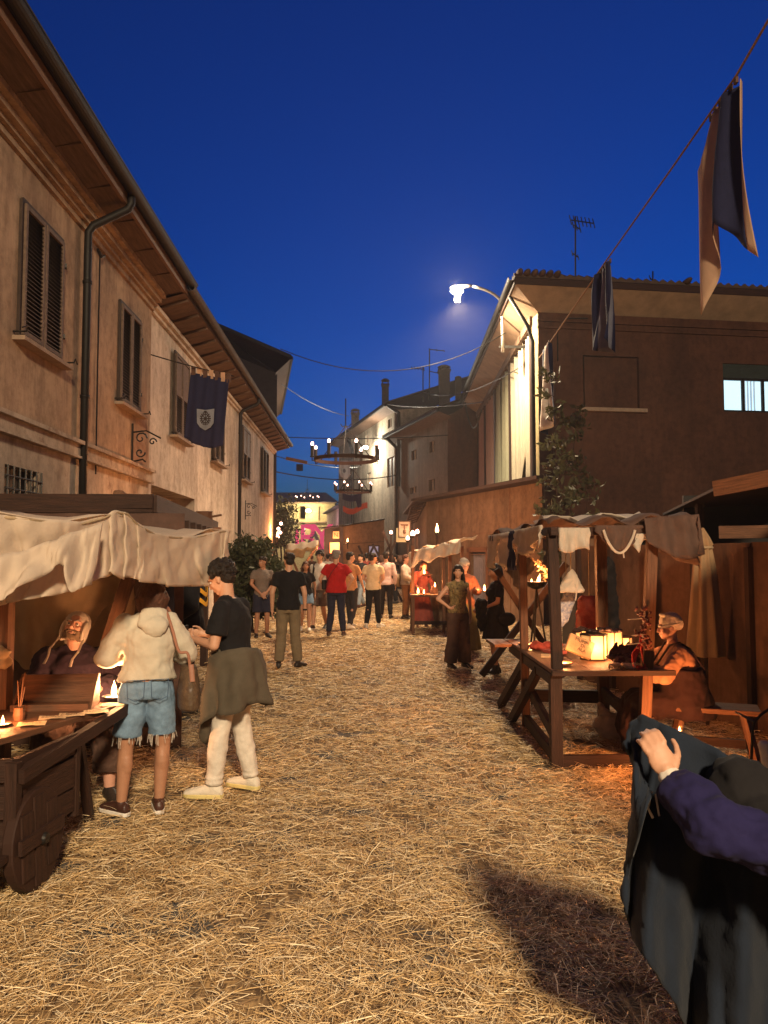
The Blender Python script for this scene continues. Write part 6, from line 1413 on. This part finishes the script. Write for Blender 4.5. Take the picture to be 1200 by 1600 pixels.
PR = thing('closed_parasol', 'closed tan parasol tied near its tip, standing before the board fence', 'parasol', (3.22, 7.75, 0))
c = Vector((3.22, 7.75, 0)); s = MB(); s.tube([c, c+Vector((0, 0, 1.95))], .02, 8); s.build('pole', WOOD, PR)
s = MB(); rr_ = []
for z, r_ in ((.72, .16), (.75, .17), (1.2, .13), (1.6, .10), (1.78, .075), (1.80, .06), (1.83, .085), (1.9, .06), (2.0, .008)):
    rr_.append((z, r_))
N_ = 40; vs = [Vector((c.x+.0+math.cos(6.283*j/N_)*r_*(1+.16*math.sin(j*6.283/N_*8)), c.y+math.sin(6.283*j/N_)*r_*(1+.16*math.sin(j*6.283/N_*8)), z)) for z, r_ in rr_ for j in range(N_)]
s.add(vs, [(i*N_+j, i*N_+(j+1) % N_, (i+1)*N_+(j+1) % N_, (i+1)*N_+j) for i in range(len(rr_)-1) for j in range(N_)]); s.build('folded_cloth', CANVAS2 if False else mat('tan_parasol', (.27, .17, .09), .9, .15), PR, smooth=True, folds=((.1, .03),))
s = MB(); s.tube([c+Vector((math.cos(t)*.085, math.sin(t)*.085, 1.80)) for t in np.linspace(0, 6.28, 16)], .012, 6); s.build('tie', mat('rope', (.35, .26, .16)), PR)
# dark sheds behind the fence
SH = thing('dark_shed', 'low black roofed shed behind the fence at the foot of the brown house', 'shed', (4.6, 12.5, 0))
s = MB(); s.box((6.1, 12.5, 1.0), (5.6, 3.6, 2.0)); s.build('wall', PIPE, SH); s = MB(); s.beam((2.9, 11.6, 2.1), (9.5, 11.6, 2.1), 2.8, .10); s.build('roof', PIPE, SH)
s = MB(); s.beam((2.9, 12.0, 2.30), (4.4, 12.4, 2.32), .3, .08); s.build('roof_lip', WOOD, SH)
PB = thing('plank_roofed_booth', 'booth with a slanting plank roof edge and dark inside, at the right picture edge', 'booth', (4.4, 8.0, 0))
a = at(1116, 764, 8.4); b = at(1260, 736, 7.6); s = MB(); s.beam(a, b, .05, .17); s.build('roof_edge', WOODR, PB)
s = MB(); s.add([a+Vector((0, 0, .0)), b, b+Vector((1.2, 2.4, -.15)), a+Vector((.3, 2.4, -.15))], [(0, 1, 2, 3)]); s.build('roof_boards', WOOD, PB, solid=.03)
s = MB(); s.beam((3.75, 8.6, 1.98), (5.4, 7.9, 1.98), .05, .14); s.build('counter_board', WOODR, PB)
s = MB(); s.box((4.9, 10.0, 1.25), (2.0, .05, 2.5)); s.build('back_board', PIPE, PB)
s = MB(); zz = 2.42; pl = [(1.92, -4), (1.92, 3.4), (4.35, 7.5), (9, 7.5), (9, -4)]
s.add([(x, y, zz) for x, y in pl]+[(x, y, zz+.05) for x, y in pl], [(4, 3, 2, 1, 0), (5, 6, 7, 8, 9)]+[(k, (k+1) % 5, (k+1) % 5+5, k+5) for k in range(5)]); s.build('added_shade_roof', WOOD, PB)  # roof added out of view, shaped to keep the right side in shade
for x, y in ((5.4, 8.2), (3.95, 9.6), (2.2, -3.5), (2.3, 2.6)): s = MB(); s.beam((x, y, 0), (x, y, 2.4), .08, .08); s.build('post', WOOD, PB)
def leaf_cloud(pts, n, size, seed, m, name, parent, spread=.1, up=.3):
    r2 = np.random.default_rng(seed); idx = r2.integers(0, len(pts), n); C_ = np.array([tuple(p) for p in pts])[idx]+r2.normal(0, spread, (n, 3))
    d = r2.normal(0, 1, (n, 3)); d /= np.linalg.norm(d, axis=1)[:, None]; e = np.cross(d, r2.normal(0, 1, (n, 3))); e /= np.linalg.norm(e, axis=1)[:, None]; sz = size*r2.uniform(.6, 1.4, n)[:, None]
    V = np.stack([C_-d*sz, C_+e*sz*.42, C_+d*sz, C_-e*sz*.42], 1).reshape(-1, 3); s = MB(); s.v = [tuple(v) for v in V]; s.f = [(4*i, 4*i+1, 4*i+2, 4*i+3) for i in range(n)]; s.uv = [None]*n; s.m = [0]*n
    return s.build(name, m, parent)
LEAF = mat('dark_leaf', (.05, .058, .025), .6, .4, 9, transl=.2); LEAF2 = mat('warm_leaf', (.075, .07, .03), .6, .4, 9, transl=.2)
def tree(name, label, cat, base, stems, leaf, n, size, spread, stem_r=.02, m=LEAF, seed=1, group=None):
    t = thing(name, label, cat, base, 0, group); r2 = random.Random(seed); tips = []; s = MB()
    for (dx, dy, z0, z1, nb) in stems:
        b = Vector(base)+Vector((dx*.2, dy*.2, 0)); e = Vector(base)+Vector((dx, dy, z1)); pts = [b.lerp(e, k/8)+Vector((r2.gauss(0, .03), r2.gauss(0, .03), 0))*(k > 0) for k in range(9)]
        s.tube(pts, [stem_r*(1-.08*k) for k in range(9)], 6)
        for k in range(nb):
            q = r2.uniform(z0, 1); p = b.lerp(e, q); L = leaf*r2.uniform(.5, 1.1)*(1.15-q*.5); a = r2.uniform(0, 6.28); tp = p+Vector((math.cos(a)*L, math.sin(a)*L, L*r2.uniform(.1, .8))); s.tube([p, p.lerp(tp, .5)+Vector((0, 0, .03)), tp], [stem_r*.45, stem_r*.3, stem_r*.15], 4)
            tips += [p.lerp(tp, w_) for w_ in (.4, .6, .75, .88, 1, 1)]
    s.build('trunk', WOOD, t); leaf_cloud(tips, n, size, seed, m, 'crown', t, spread); return t
vb = Vector((3.75, 16.3, 0))
tree('climbing_shrub', 'tall thin leafy shrub climbing the corner of the brown house wall', 'shrub', vb, [(-.1, 0, .25, 5.6, 26), (.35, .1, .25, 4.9, 24), (.1, -.1, .2, 4.2, 26), (-.35, .1, .2, 3.6, 22), (.6, 0, .2, 3.3, 20)], .42, 1500, .085, .06, .02, LEAF2, 4)
tree('potted_bush', 'dense dark round bush beside the cream house wall', 'bush', Vector((-2.92, 17.2, 0)), [(.0, 0, .25, 1.95, 60), (.25, .1, .2, 1.7, 60), (-.25, -.1, .2, 1.7, 60), (.1, .3, .2, 1.5, 40)], .56, 10000, .065, .07, .025, LEAF, 7)
tree('street_tree', 'slim tree with airy crown lit by fairy lights at the street end', 'tree', Vector((-5.75, 43, 0)), [(0, 0, .45, 4.7, 50), (.3, .1, .5, 4.3, 30), (-.4, 0, .5, 4.2, 30)], 1.0, 1500, .12, .13, .06, LEAF2, 9)
FLt = thing('fairy_lights', 'cluster of pinkish lamps glowing beside the slim tree', 'lamps', at(437, 832, 41))
for dx, dy in ((0, 0), (3, 6), (-1, 13), (4, -8)):
    s = MB(); s.ell(at(435+dx, 826+dy, 41), (.09,)*3, n=8); s.build('lamp_bulb', BULB, FLt, smooth=True)
light('lamp_light', at(438, 832, 40), 120, (1, .6, .45), .3, FLt)

# ================================================================ second stall and mid-street clutter
S2 = thing('small_stall', 'small market stall with draped white awning before the orange shopfront', 'market stall', (1.1, 17, 0))
rows = []
for i in range(31):
    t = i/30; px = 640+82*t; Y = 17.6-.9*t; yt = 862-18*t+2.2*math.sin(t*17); rows.append([at(px+(-2 if j else 0), yt+(23+2.5*math.sin(t*21)-4*t)*j/8, Y-.05*j/8+.05*math.sin(t*30+j*.3)) for j in range(9)])
drape('awning', rows, GAUZE, parent=S2, folds=((.15, .08),))
rows = [[r[0]+Vector((.1*j, .25*j, .02*j+.03*math.sin(i*.9+j))) for j in range(6)] for i, r in enumerate(rows)]; drape('awning_top', rows, GAUZE, parent=S2, folds=((.15, .06),))
for px, Y in ((693, 17.1), (703, 17.4), (645, 17.5), (722, 18.5)):
    b = at(px, 868, Y); bm('post', [((b.x, Y, 0), (b.x, Y, 1.95))], .07, .07, WOODR, (0, 1, 0), S2)
x0 = at(641, 900, 16.9).x; x1 = at(716, 900, 16.9).x
bm('table_top', [((x0, 17.3, .84), (x1, 17.3, .84))], .95, .04, WOODR, (0, 0, 1), S2)
for x, y in ((x0+.06, 16.9), (x0+.06, 17.7), (x1-.06, 16.9), (x1-.06, 17.7)): bm('leg', [((x, y, 0), (x, y, .82))], .07, .07, WOODR, (0, 1, 0), S2)
bm('rail', [((x0+.06, 16.9, .25), (x1-.06, 16.9, .25))], .05, .08, WOOD, (0, 0, 1), S2)
fire_bowl('left low candle flame on the small stall table', (x0+.18, 17.1, .865), .06, .13, 16); fire_bowl('front candle bowl on the small stall table edge', (x0+.30, 16.95, .865), .075, .09, 14)
fire_bowl('raised candle at the back of the small stall', (x0+.36, 17.9, 1.28), .04, .11, 10); bm('candle_shelf', [((x0+.3, 18.0, 1.27), (x0+.55, 18.0, 1.27))], .2, .02, WOODR, (0, 0, 1), S2)
fire_bowl('candle held low near the seated stallholder hand', (x0+.58, 17.5, 1.0), .045, .10, 10); 
s = MB(); s.box((x0+.58, 17.5, .93), (.12, .12, .13)); tag(s.build('candle_block', WOODR, bevel=.004), 'wooden block under a candle on the small stall table', 'block')
s = MB(); s.lathe([(.17, 0), (.30, .03), (.31, .75), (.28, .85)], (x0+.85, 18.4, 0), 20); tag(s.build('brown_barrel', P_HOARD2, smooth=True), 'plain brown barrel below the small stall table', 'barrel')
f = Fig('person', 'stallholder in red dress leaning over candles behind the small stall table', Vector((x0+.32, 18.2, 0)), face_to(.4, -1), 1.6, dict(pitch=-12, chest=(0, .06, 1.26), neck=(0, .1, 1.43), head=(0, .14, 1.59), elR=(.27, .10, 1.12), wrR=(.2, .34, 1.03), elL=(-.25, .1, 1.12), wrL=(-.12, .33, 1.0)), SK3, .015, female=True)
f.hair(HBR, 'bob'); f.top(cloth('dusty_red_dress', (.30, .07, .05)), 'dress', .02, 1.3, 0); f.skirt(cloth('dusty_red_dress', (.3, .07, .05)), 'skirt', .1, .1, .3, .28)
f = Fig('person', 'costumed person in white shirt, orange apron and dark boots at the small stall', gp(634, 968), face_to(1, -.3), 1.72, dict(elR=(.24, .08, 1.14), wrR=(.12, .3, 1.05)), SK3, .015)
f.hair(HBR, 'short'); f.top(GAUZE, 'shirt', .03, 1.7, 0, .03); f.legs(cloth('brown_breeches', (.2, .11, .06))); f.shoes(BSH, None, boot=.6)
g = MB(); g.grid([[Vector((-.17+.34*i/8, .17+.01*math.sin(i*2), 1.0-.6*j/6)) for j in range(7)] for i in range(9)]); f.part(g, 'apron', mat('orange_apron', (.6, .27, .06), .9, .2), solid=.008, folds=((.1, .05),))
g = MB(); g.loft([(Vector((-.05, -.22, z)), Vector((x, 0, 0)), Vector((0, x*.6, 0))) for z, x in ((.85, .12), (.9, .17), (1.1, .18), (1.2, .12))], 14); f.part(g, 'satchel', mat('satchel_canvas', (.2, .15, .09), .9, .3, 20), voxel=.014)
torch('tall torch with bent flame above the small stall awning', at(683, 858, 18.6), .38, .24, 105, radius=.06)
for lab, px, py, Y, s_ in (('middle and brightest round lamp by the hanging picture sign', 645, 834, 21, 1.2), ('rightmost round lamp of the three by the picture sign', 652, 831, 22, 1.0), ('lowest round lamp left of the brightest one', 637, 841, 21.5, .9), ('lone round lamp on the dark frame left of the picture sign', 611, 832, 27, 1.0)):
    c = at(px, py, Y); t = thing('candle_lamp', lab, 'lamp', (c.x, c.y, 0), 0, 'round lamps near the picture sign'); s = MB(); s.tube([(c.x, c.y, 0), (c.x, c.y, c.z-.08)], .03, 6); s.build('pole', WOOD, t); s = MB(); s.lathe([(.03, 0), (.06, .03), (.06, .06)], c-Vector((0, 0, .11)), 8); s.build('cup', IRON, t)
    s = MB(); s.ell(c, (.055*s_, .055*s_, .075*s_), n=10); s.build('lamp_bulb', BULB, t, smooth=True); light('lamp_light', c+Vector((0, -.15, .15)), 38*s_, (1, .45, .22), .12, t)
SG = thing('picture_sign', 'hanging framed picture sign with a dark figure between the lamps', 'sign', at(632, 828, 22.5))
c = at(632, 827, 22.5); s = MB(); s.box(c, (.34, .03, .46)); s.build('sign_board', PAP if False else mat('grey_board', (.32, .26, .2), .8, .25, 12), SG)
s = MB()
for dx, dz, a, b in ((-.17, 0, .03, .48), (.17, 0, .03, .48), (0, .235, .37, .03), (0, -.235, .37, .03)): s.box(c+Vector((dx, -.025, dz)), (a, .04, b))
s.build('sign_frame', WOOD, SG); s = MB(); s.ell(c+Vector((0, -.03, -.07)), (.05, .02, .07), n=8); s.cap(c+Vector((-.09, -.03, .13)), c+Vector((.09, -.03, .13)), .022, .022); s.cap(c+Vector((0, -.03, .12)), c+Vector((0, -.03, .02)), .015, .02); s.build('figure', INK, SG)
s = MB(); s.box(at(627, 836, 22.9), (.30, .02, .42)); tag(s.build('cream_board', mat('cream_board', (.5, .38, .22), .8, .2)), 'plain cream board half hidden behind the picture sign', 'board')
# second hoarding across the far street with dark booth
FH = thing('brown_hoarding', 'brown board hoarding closing part of the street behind the crowd', 'hoarding', (-1, 38, 0))
a = at(600, 812, 37.5); b = at(534, 832, 36.5); s = MB()
a.z = 0; b.z = 0; zt = at(600, 812, 37.5).z; zt2 = at(534, 823, 36.5).z; s.add([b, a, a+Vector((0, 0, zt)), b+Vector((0, 0, zt2))], [(0, 1, 2, 3)]); s.build('board_wall', P_HOARD2, FH, solid=.05)
s = MB(); s.beam(b+Vector((-.05, -.1, zt2+.02)), a+Vector((0, -.1, zt+.02)), .2, .06); s.build('top_edge', PIPE, FH)
s = MB(); s.beam(b+Vector((0, -.04, 2.25)), a+Vector((0, -.04, 2.4)), .02, .02); s.build('board_joint', PIPE, FH)
DB = thing('dark_booth', 'dark booth with sloping top and small parchment sign beside the hoarding', 'booth', at(520, 840, 36.4))
q0 = at(507, 826, 36.2); q1 = at(536, 822, 36.4); s = MB(); s.add([(q0.x, q0.y, 0), (q1.x, q1.y, 0), q1, q0], [(0, 1, 2, 3)]); s.build('board_wall', mat('dark_booth_board', (.05, .04, .045), .8, .3), DB, solid=.06)
s = MB(); s.beam(q0+Vector((-.1, -.15, .03)), q1+Vector((0, -.15, .03)), .4, .05); s.build('roof', PIPE, DB)
c = at(525, 836, 36.1); s = MB(); s.box(c, (.29, .02, .34)); sgn = s.build('parchment_sign', PAP, DB); words(sgn, c+Vector((0, -.02, 0)), Matrix.Identity(3), 'N', .26, INK, 'letter')
c = at(523, 856, 36.0); s = MB(); s.box(c, (.45, .04, .5)); s.build('glowing_hatch', emis('hatch_glow', (1, .36, .12), 1.6), DB); light('lamp_light', c+Vector((0, -.6, .2)), 90, (1, .42, .18), .2, DB)
torch('thin torch burning before the brown hoarding', at(543, 858, 34.5), .30, .2, 60)
NB = thing('noticeboard', 'framed board with pale violet picture before the hoarding', 'noticeboard', at(584, 862, 31)); c = at(584, 862, 31)
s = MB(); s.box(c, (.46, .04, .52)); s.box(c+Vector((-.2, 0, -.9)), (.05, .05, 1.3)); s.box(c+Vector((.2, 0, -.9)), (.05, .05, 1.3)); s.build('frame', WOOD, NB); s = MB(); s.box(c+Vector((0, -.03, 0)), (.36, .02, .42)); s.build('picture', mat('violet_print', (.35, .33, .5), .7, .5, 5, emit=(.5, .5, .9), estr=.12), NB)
def trestle(label, px, Y, h, w_):
    b = at(px, 868, Y); t = thing('wooden_trestle', label, 'trestle', (b.x, Y, 0), 0, 'dark trestles behind the crowd'); s = MB()
    for dx in (-w_/2, w_/2): s.beam((b.x+dx*1.2, Y, 0), (b.x-dx*.5, Y, h), .08, .08)
    s.beam((b.x-w_*.5, Y-.1, h*.55), (b.x+w_*.5, Y-.1, h*.55), .07, .09); s.build('frame', WOOD, t)
    for sx in (-.3, 0, .3): q = MB(); q.ell((b.x+sx*w_, Y-.12, h*.55+.16), (.12, .1, .16), n=8); q.build('stuffed_pouch', BRNCL, t, smooth=True)
trestle('tallest dark trestle under the lone round lamp', 611, 27.3, 2.6, 1.1); trestle('middle trestle hung with pouches', 596, 28.5, 2.15, 1.3); trestle('left trestle with pouches by the noticeboard', 572, 29.5, 2.1, 1.2)
# small tent behind the walkers
TN = thing('small_tent', 'small beige canvas tent with wooden frame behind the walkers on the left', 'tent', at(470, 868, 24))
a = at(447, 860, 24.5); b = at(497, 854, 23.5); rows = [[a.lerp(b, i/16)+Vector((0, -.1+.5*j/6, .03*math.sin(i)+(.22-.5*abs(j/6-.6)))) for j in range(7)] for i in range(17)]; drape('roof_cloth', rows, CANVAS, parent=TN, folds=((.3, .08),))
rows = [[a.lerp(b, i/16)+Vector((0, -.12, .0-(.28 if i < 10 else .12)*j/5+.03*math.sin(i*1.3))) for j in range(6)] for i in range(17)]; drape('valance', rows, CANVAS2, parent=TN, folds=((.2, .08),))
for p0, p1 in ((at(497, 852, 23.5), at(470, 890, 23.4)), (at(452, 862, 24.4), at(470, 905, 24.4)), (at(449, 862, 24.6), Vector((at(449, 862, 24.6).x, 24.6, 0)))): s = MB(); s.beam(p0, p1, .07, .07); s.build('pole', WOODR, TN)
fire_bowl('lantern flame hanging between walkers under the small tent end', at(502, 876, 23), .09, .18, 30)
# pink letters
PL = thing('pink_letters', 'row of large upright pink letters glowing before the yellow building', 'letters', (-7, 60, 0))
PKM = mat('pink_letter', (.7, .05, .22), .6, .35, 2, emit=(1, .10, .22), estr=.5); GM = mat('grey_letter', (.25, .25, .28), .7)
for ch, px, py, h, m_ in (('I', 464, 845, 2.2, PKM), ('R', 483, 841, 2.5, PKM), ('A', 491, 848, 2.2, GM), ('Y', 503, 841, 2.6, PKM)):
    c = at(px, py, 60); o = words(PL, c, Matrix.Identity(3), ch, h*1.1, m_, 'letter')
    me = o.data; 
    md = o.modifiers.new('t', 'SOLIDIFY'); md.thickness = .3; BAKE.append(o)

# ================================================================ seated woman, ground flame, stake, foreground figure
f = Fig('person', 'woman in white cap, rust blouse and dark pinafore seated on the bench at the stall', Vector((2.56, 6.62, 0)), face_to(-1, .18), 1.60,
    dict(hip=(0, -.02, .51), chest=(0, .05, .85), neck=(0, .09, 1.03), head=(0, .13, 1.185), pitch=-6, yaw=8, shL=(-.17, .06, .96), shR=(.17, .06, .96), elL=(-.26, .22, .77), wrL=(-.17, .45, .80), elR=(.25, .24, .85), wrR=(.16, .46, .93),
         hpL=(-.09, .0, .49), hpR=(.09, 0, .49), knL=(-.12, .42, .48), knR=(.12, .42, .48), anL=(-.12, .40, .085), anR=(.12, .36, .085), toL=(-.13, .58, .03), toR=(.13, .55, .03), pnL=(0, 0, -1), pnR=(0, 0, -1)), SK3, .009, female=True, wide=1.2, curl=.9)
f.eyes().brows(HBR)
BL = cloth('rust_blouse', (.40, .19, .11)); f.top(BL, 'blouse', .036, 1.9, .0, .024, folds=((.10, .035), (.04, .010)))
PF = cloth('dark_pinafore', (.03, .013, .012)); g = MB(); f.torso(g, .055, -.10, belly=.02); 
mb_ = MB(); J = f.J; lt_ = Vector((1, 0, 0))
mb_.loft([f.ring(J['hip']+Vector((0, -.02, -.13)), .26, .22, (1, 0, 0), (0, 0, 1)), f.ring(J['hip'], .27, .23, (1, 0, 0), (0, 0, 1)), f.ring(J['hip'].lerp(J['chest'], .5), .25, .215, (1, 0, 0), (0, 0, 1)), f.ring(J['chest']+Vector((0, 0, -.03)), .262, .215, (1, 0, 0), (0, 0, 1)), f.ring(J['chest']+Vector((0, 0, .0)), .05, .05, (1, 0, 0), (0, 0, 1))], 20)
for a in 'LR': mb_.cap(J['hp'+a], J['kn'+a], .13, .11); mb_.tube([J['kn'+a], J['kn'+a]+Vector((0, .03, -.2)), J['an'+a]+Vector((0, .0, .02))], [.12, .15, .18], 14)
mb_.cap(J['hip']+Vector((0, .2, -.02)), J['hip']+Vector((0, .4, -.03)), .14, .12)
f.part(mb_, 'pinafore', PF, voxel=.013, relax=4, folds=((.12, .05), (.05, .012)))
g = MB()
for a, sx in (('L', -1), ('R', 1)): c = J['chest']; g.tube([c+Vector((sx*.10, -.19, -.03)), J['neck']+Vector((sx*.10, -.115, -.03)), J['neck']+Vector((sx*.115, -.03, .025)), J['neck']+Vector((sx*.115, .05, .0)), c+Vector((sx*.09, .19, .0))], .019, 8, flat=.4)
f.part(g, 'pinafore_strap', PF, smooth=True)
g = MB(); k = f.k; g.ell(f.hd(0, -.025, .05), (.092*k, .105*k, .092*k), f.hq, 18); g.ell(f.hd(0, -.09, .02), (.06*k, .05*k, .06*k), f.hq, 12)
for i in range(7): a = -.9+i*.3; g.cap(f.hd(math.sin(a)*.05, .05, .12), f.hd(math.sin(a)*.075, -.11, .05), .014, .012)
f.part(g, 'cap', GAUZE, voxel=.006, relax=1, folds=((.04, .012),))
g = MB(); g.tube([f.hd(math.cos(t)*.083, -.02+math.sin(t)*.10, .028-.015*math.sin(t)) for t in np.linspace(0, 6.283, 20)], .014, 8); f.part(g, 'cap_band', GAUZE, voxel=.006, relax=1)
fire_bowl('flame bowl on the ground between the bench and the raised cloak', (2.22, 5.85, .32), .07, .10, 45)
s = MB(); s.lathe([(.10, 0), (.11, .02), (.08, .3), (.10, .315)], (2.22, 5.85, 0), 14); tag(s.build('flame_stand', WOOD), 'short turned stand under the flame bowl by the bench', 'stand')
s = MB(); s.tube([at(1173, 1215, 4.6), at(1176, 1140, 4.6), at(1179, 1128, 4.6), at(1190, 1116, 4.6), at(1215, 1098, 4.6)], .009, 6); s.tube([at(1179, 1128, 4.6), at(1160, 1118, 4.7), at(1150, 1113, 4.8)], .007, 5); s.tube([at(1173, 1215, 4.6), Vector((at(1173, 1215, 4.6).x, 4.6, 0))], .009, 6)
tag(s.build('iron_hook_stake', IRON), 'thin forked black iron stake standing at the right edge', 'stake')
c = at(1194, 1165, 3.9); s = MB(); s.ell(c, (.03, .03, .03)); s.cap(c, c+Vector((.03, 0, -.12)), .03, .035); s.cap(c+Vector((.03, 0, -.12)), Vector((c.x+.05, c.y, 0)), .02, .02); tag(s.build('wrapped_stick', WHT, voxel=.008, folds=((.03, .015),)), 'white cloth wrapped stick at the right picture edge', 'stick')

# kneeling figure in purple lifting a blue-grey cloak
fl_ = Vector((1.36, 2.22, 0)); frz = face_to(-.2, 1)
def loc_of(p): return tuple(Matrix.Rotation(-frz, 3, 'Z') @ (Vector(p)-fl_-Vector((0, 0, .022))))
f = Fig('person', 'person in purple robe with black hood, back turned, lifting a blue-grey cloak at lower right', fl_, frz, 1.75,
    dict(hip=(0.08, -.03, .46), chest=(.02, .02, .74), neck=loc_of((1.24, 2.22, .93)), head=loc_of(at(1160, 1262, 2.31)), pitch=-55, shL=loc_of((1.20, 2.04, .90)), shR=(.22, .03, .88),
         elL=loc_of(at(1112, 1288, 2.12)), wrL=loc_of(at(1046, 1213, 2.26)), hdL=tuple(Matrix.Rotation(-frz, 3, 'Z') @ Vector((-.35, .25, .9))), pnL=(.3, 1, -.3), thL=(1, 0, .3), elR=(.38, .12, .70), wrR=(.32, .35, .85),
         hpL=(-.02, -.02, .44), hpR=(.18, -.02, .44), knL=(-.05, .36, .10), knR=(.2, .36, .10), anL=(-.05, -.05, .085), anR=(.2, -.05, .085), toL=(-.05, -.2, .03), toR=(.2, -.2, .03), curlL=1.5), SK1, .007, wide=1.05, curl=1.2)
PUR = cloth('purple_wool', (.014, .012, .052), .2, .3); f.top(PUR, 'robe', .030, 1.70, -.1, .014, folds=((.09, .045), (.04, .01)))
g = MB()
J = f.J; g.cap(J['wrL'].lerp(J['elL'], .0), J['wrL'].lerp(J['elL'], .26), .033, .038, 14); f.part(g, 'white_cuff', WHT, voxel=.006, folds=((.03, .01),))
g = MB(); g.loft([f.ring(J['hip']+Vector((0, -.05, z)), x, y, (1, 0, 0), (0, 0, 1)) for z, x, y in ((-.42, .42, .36), (-.2, .32, .28), (0, .22, .19), (.08, .18, .15))], 26); f.part(g, 'robe_skirt', PUR, voxel=.012, folds=((.12, .08), (.05, .02)))
g = MB(); g.ell(f.hd(0, -.02, .02), (.105, .12, .12), f.hq, 16); g.ell(f.hd(0, -.05, -.11), (.10, .09, .10), f.hq, 14); f.part(g, 'hood', BLK, voxel=.009, folds=((.08, .04),))
g = MB(); b_ = J['hip']+Vector((-.06, -.27, .02)); g.loft([(b_+Vector((0, 0, z)), Vector((x, 0, 0)), Vector((0, .012, 0))) for z, x in ((-.24, .005), (-.2, .016), (0, .03), (.02, .03))], 8); f.part(g, 'leather_sheath', mat('red_brown_leather', (.16, .05, .025), .5, .3))
# the cloak: hangs from the raised hand, spread to the right and falling to the ground
hand = f.root.location.copy(); hw_ = Matrix.Rotation(f.root.rotation_euler.z, 3, 'Z') @ (J['wrL']+Vector((-.03, .05, .10)))+f.root.location
CLK = mat('blue_grey_wool', (.008, .013, .024), .95, .2, 7, .4, 120, sheen=.04, bdist=.004)
top_l = at(984, 1128, 2.42); rows = []
outline_top = [(976, 1163), (984, 1130), (1004, 1116), (1030, 1128), (1062, 1142), (1110, 1165), (1160, 1192), (1215, 1222), (1270, 1255)]
outline_bot = [(1000, 1215), (1018, 1240), (972, 1400), (990, 1470), (1050, 1560), (1090, 1640), (1150, 1700), (1215, 1700), (1270, 1700)]
outline_mid = [(984, 1190), (995, 1195), (988, 1260), (990, 1330), (1030, 1370), (1080, 1400), (1130, 1430), (1190, 1450), (1250, 1460)]
from mathutils import noise as MN
nu = 72; nv = 40
for i in range(nu+1):
    t = i/nu*8; k = min(int(t), 7); q = t-k; L_ = lambda o: (o[k][0]+(o[k+1][0]-o[k][0])*q, o[k][1]+(o[k+1][1]-o[k][1])*q)
    A0, A1, A2 = L_(outline_top), L_(outline_mid), L_(outline_bot); row = []
    for j in range(nv+1):
        v = j/nv; px = (1-v)**2*A0[0]+2*v*(1-v)*A1[0]+v*v*A2[0]; py = (1-v)**2*A0[1]+2*v*(1-v)*A1[1]+v*v*A2[1]
        Y = 2.44-.10*v+.085*math.sin(t*2.6+v*2.0)*min(1, v*2.2)+.04*math.sin(t*6.3+v*3)*v+.05*MN.noise(Vector((t*1.2, v*3, 2)))
        row.append(at(px, py, Y))
    rows.append(row)
s = MB(); s.grid(rows); CK = s.build('cloak', CLK, smooth=True, solid=.008, folds=((.06, .02), (.02, .004)), sub=0); tag(CK, 'heavy blue-grey woollen cloak held up by the purple robed person', 'cloak')
s = MB(); s.tube([at(1018, 1236, 2.30), at(1012, 1262, 2.29), at(1020, 1278, 2.29)], .004, 5); s.tube([at(1024, 1240, 2.30), at(1030, 1275, 2.29)], .003, 5); s.build('tie_cord', WHT, CK)
# ---------------------------------------------------------------- evening haze over the whole street
m, t_, b = nmat('evening_haze'); t_.nodes.remove(b); pv = t_.nodes.new('ShaderNodeVolumePrincipled')
pv.inputs['Color'].default_value = (.9, .9, .95, 1); pv.inputs['Density'].default_value = .0011; pv.inputs['Anisotropy'].default_value = .4
t_.links.new(pv.outputs[0], t_.nodes['Material Output'].inputs['Volume'])
s = MB(); s.box((0, 35, 9), (90, 130, 20)); o = s.build('haze', m); tag(o, 'thin evening haze filling the street', 'haze', kind='stuff')
bake_all()
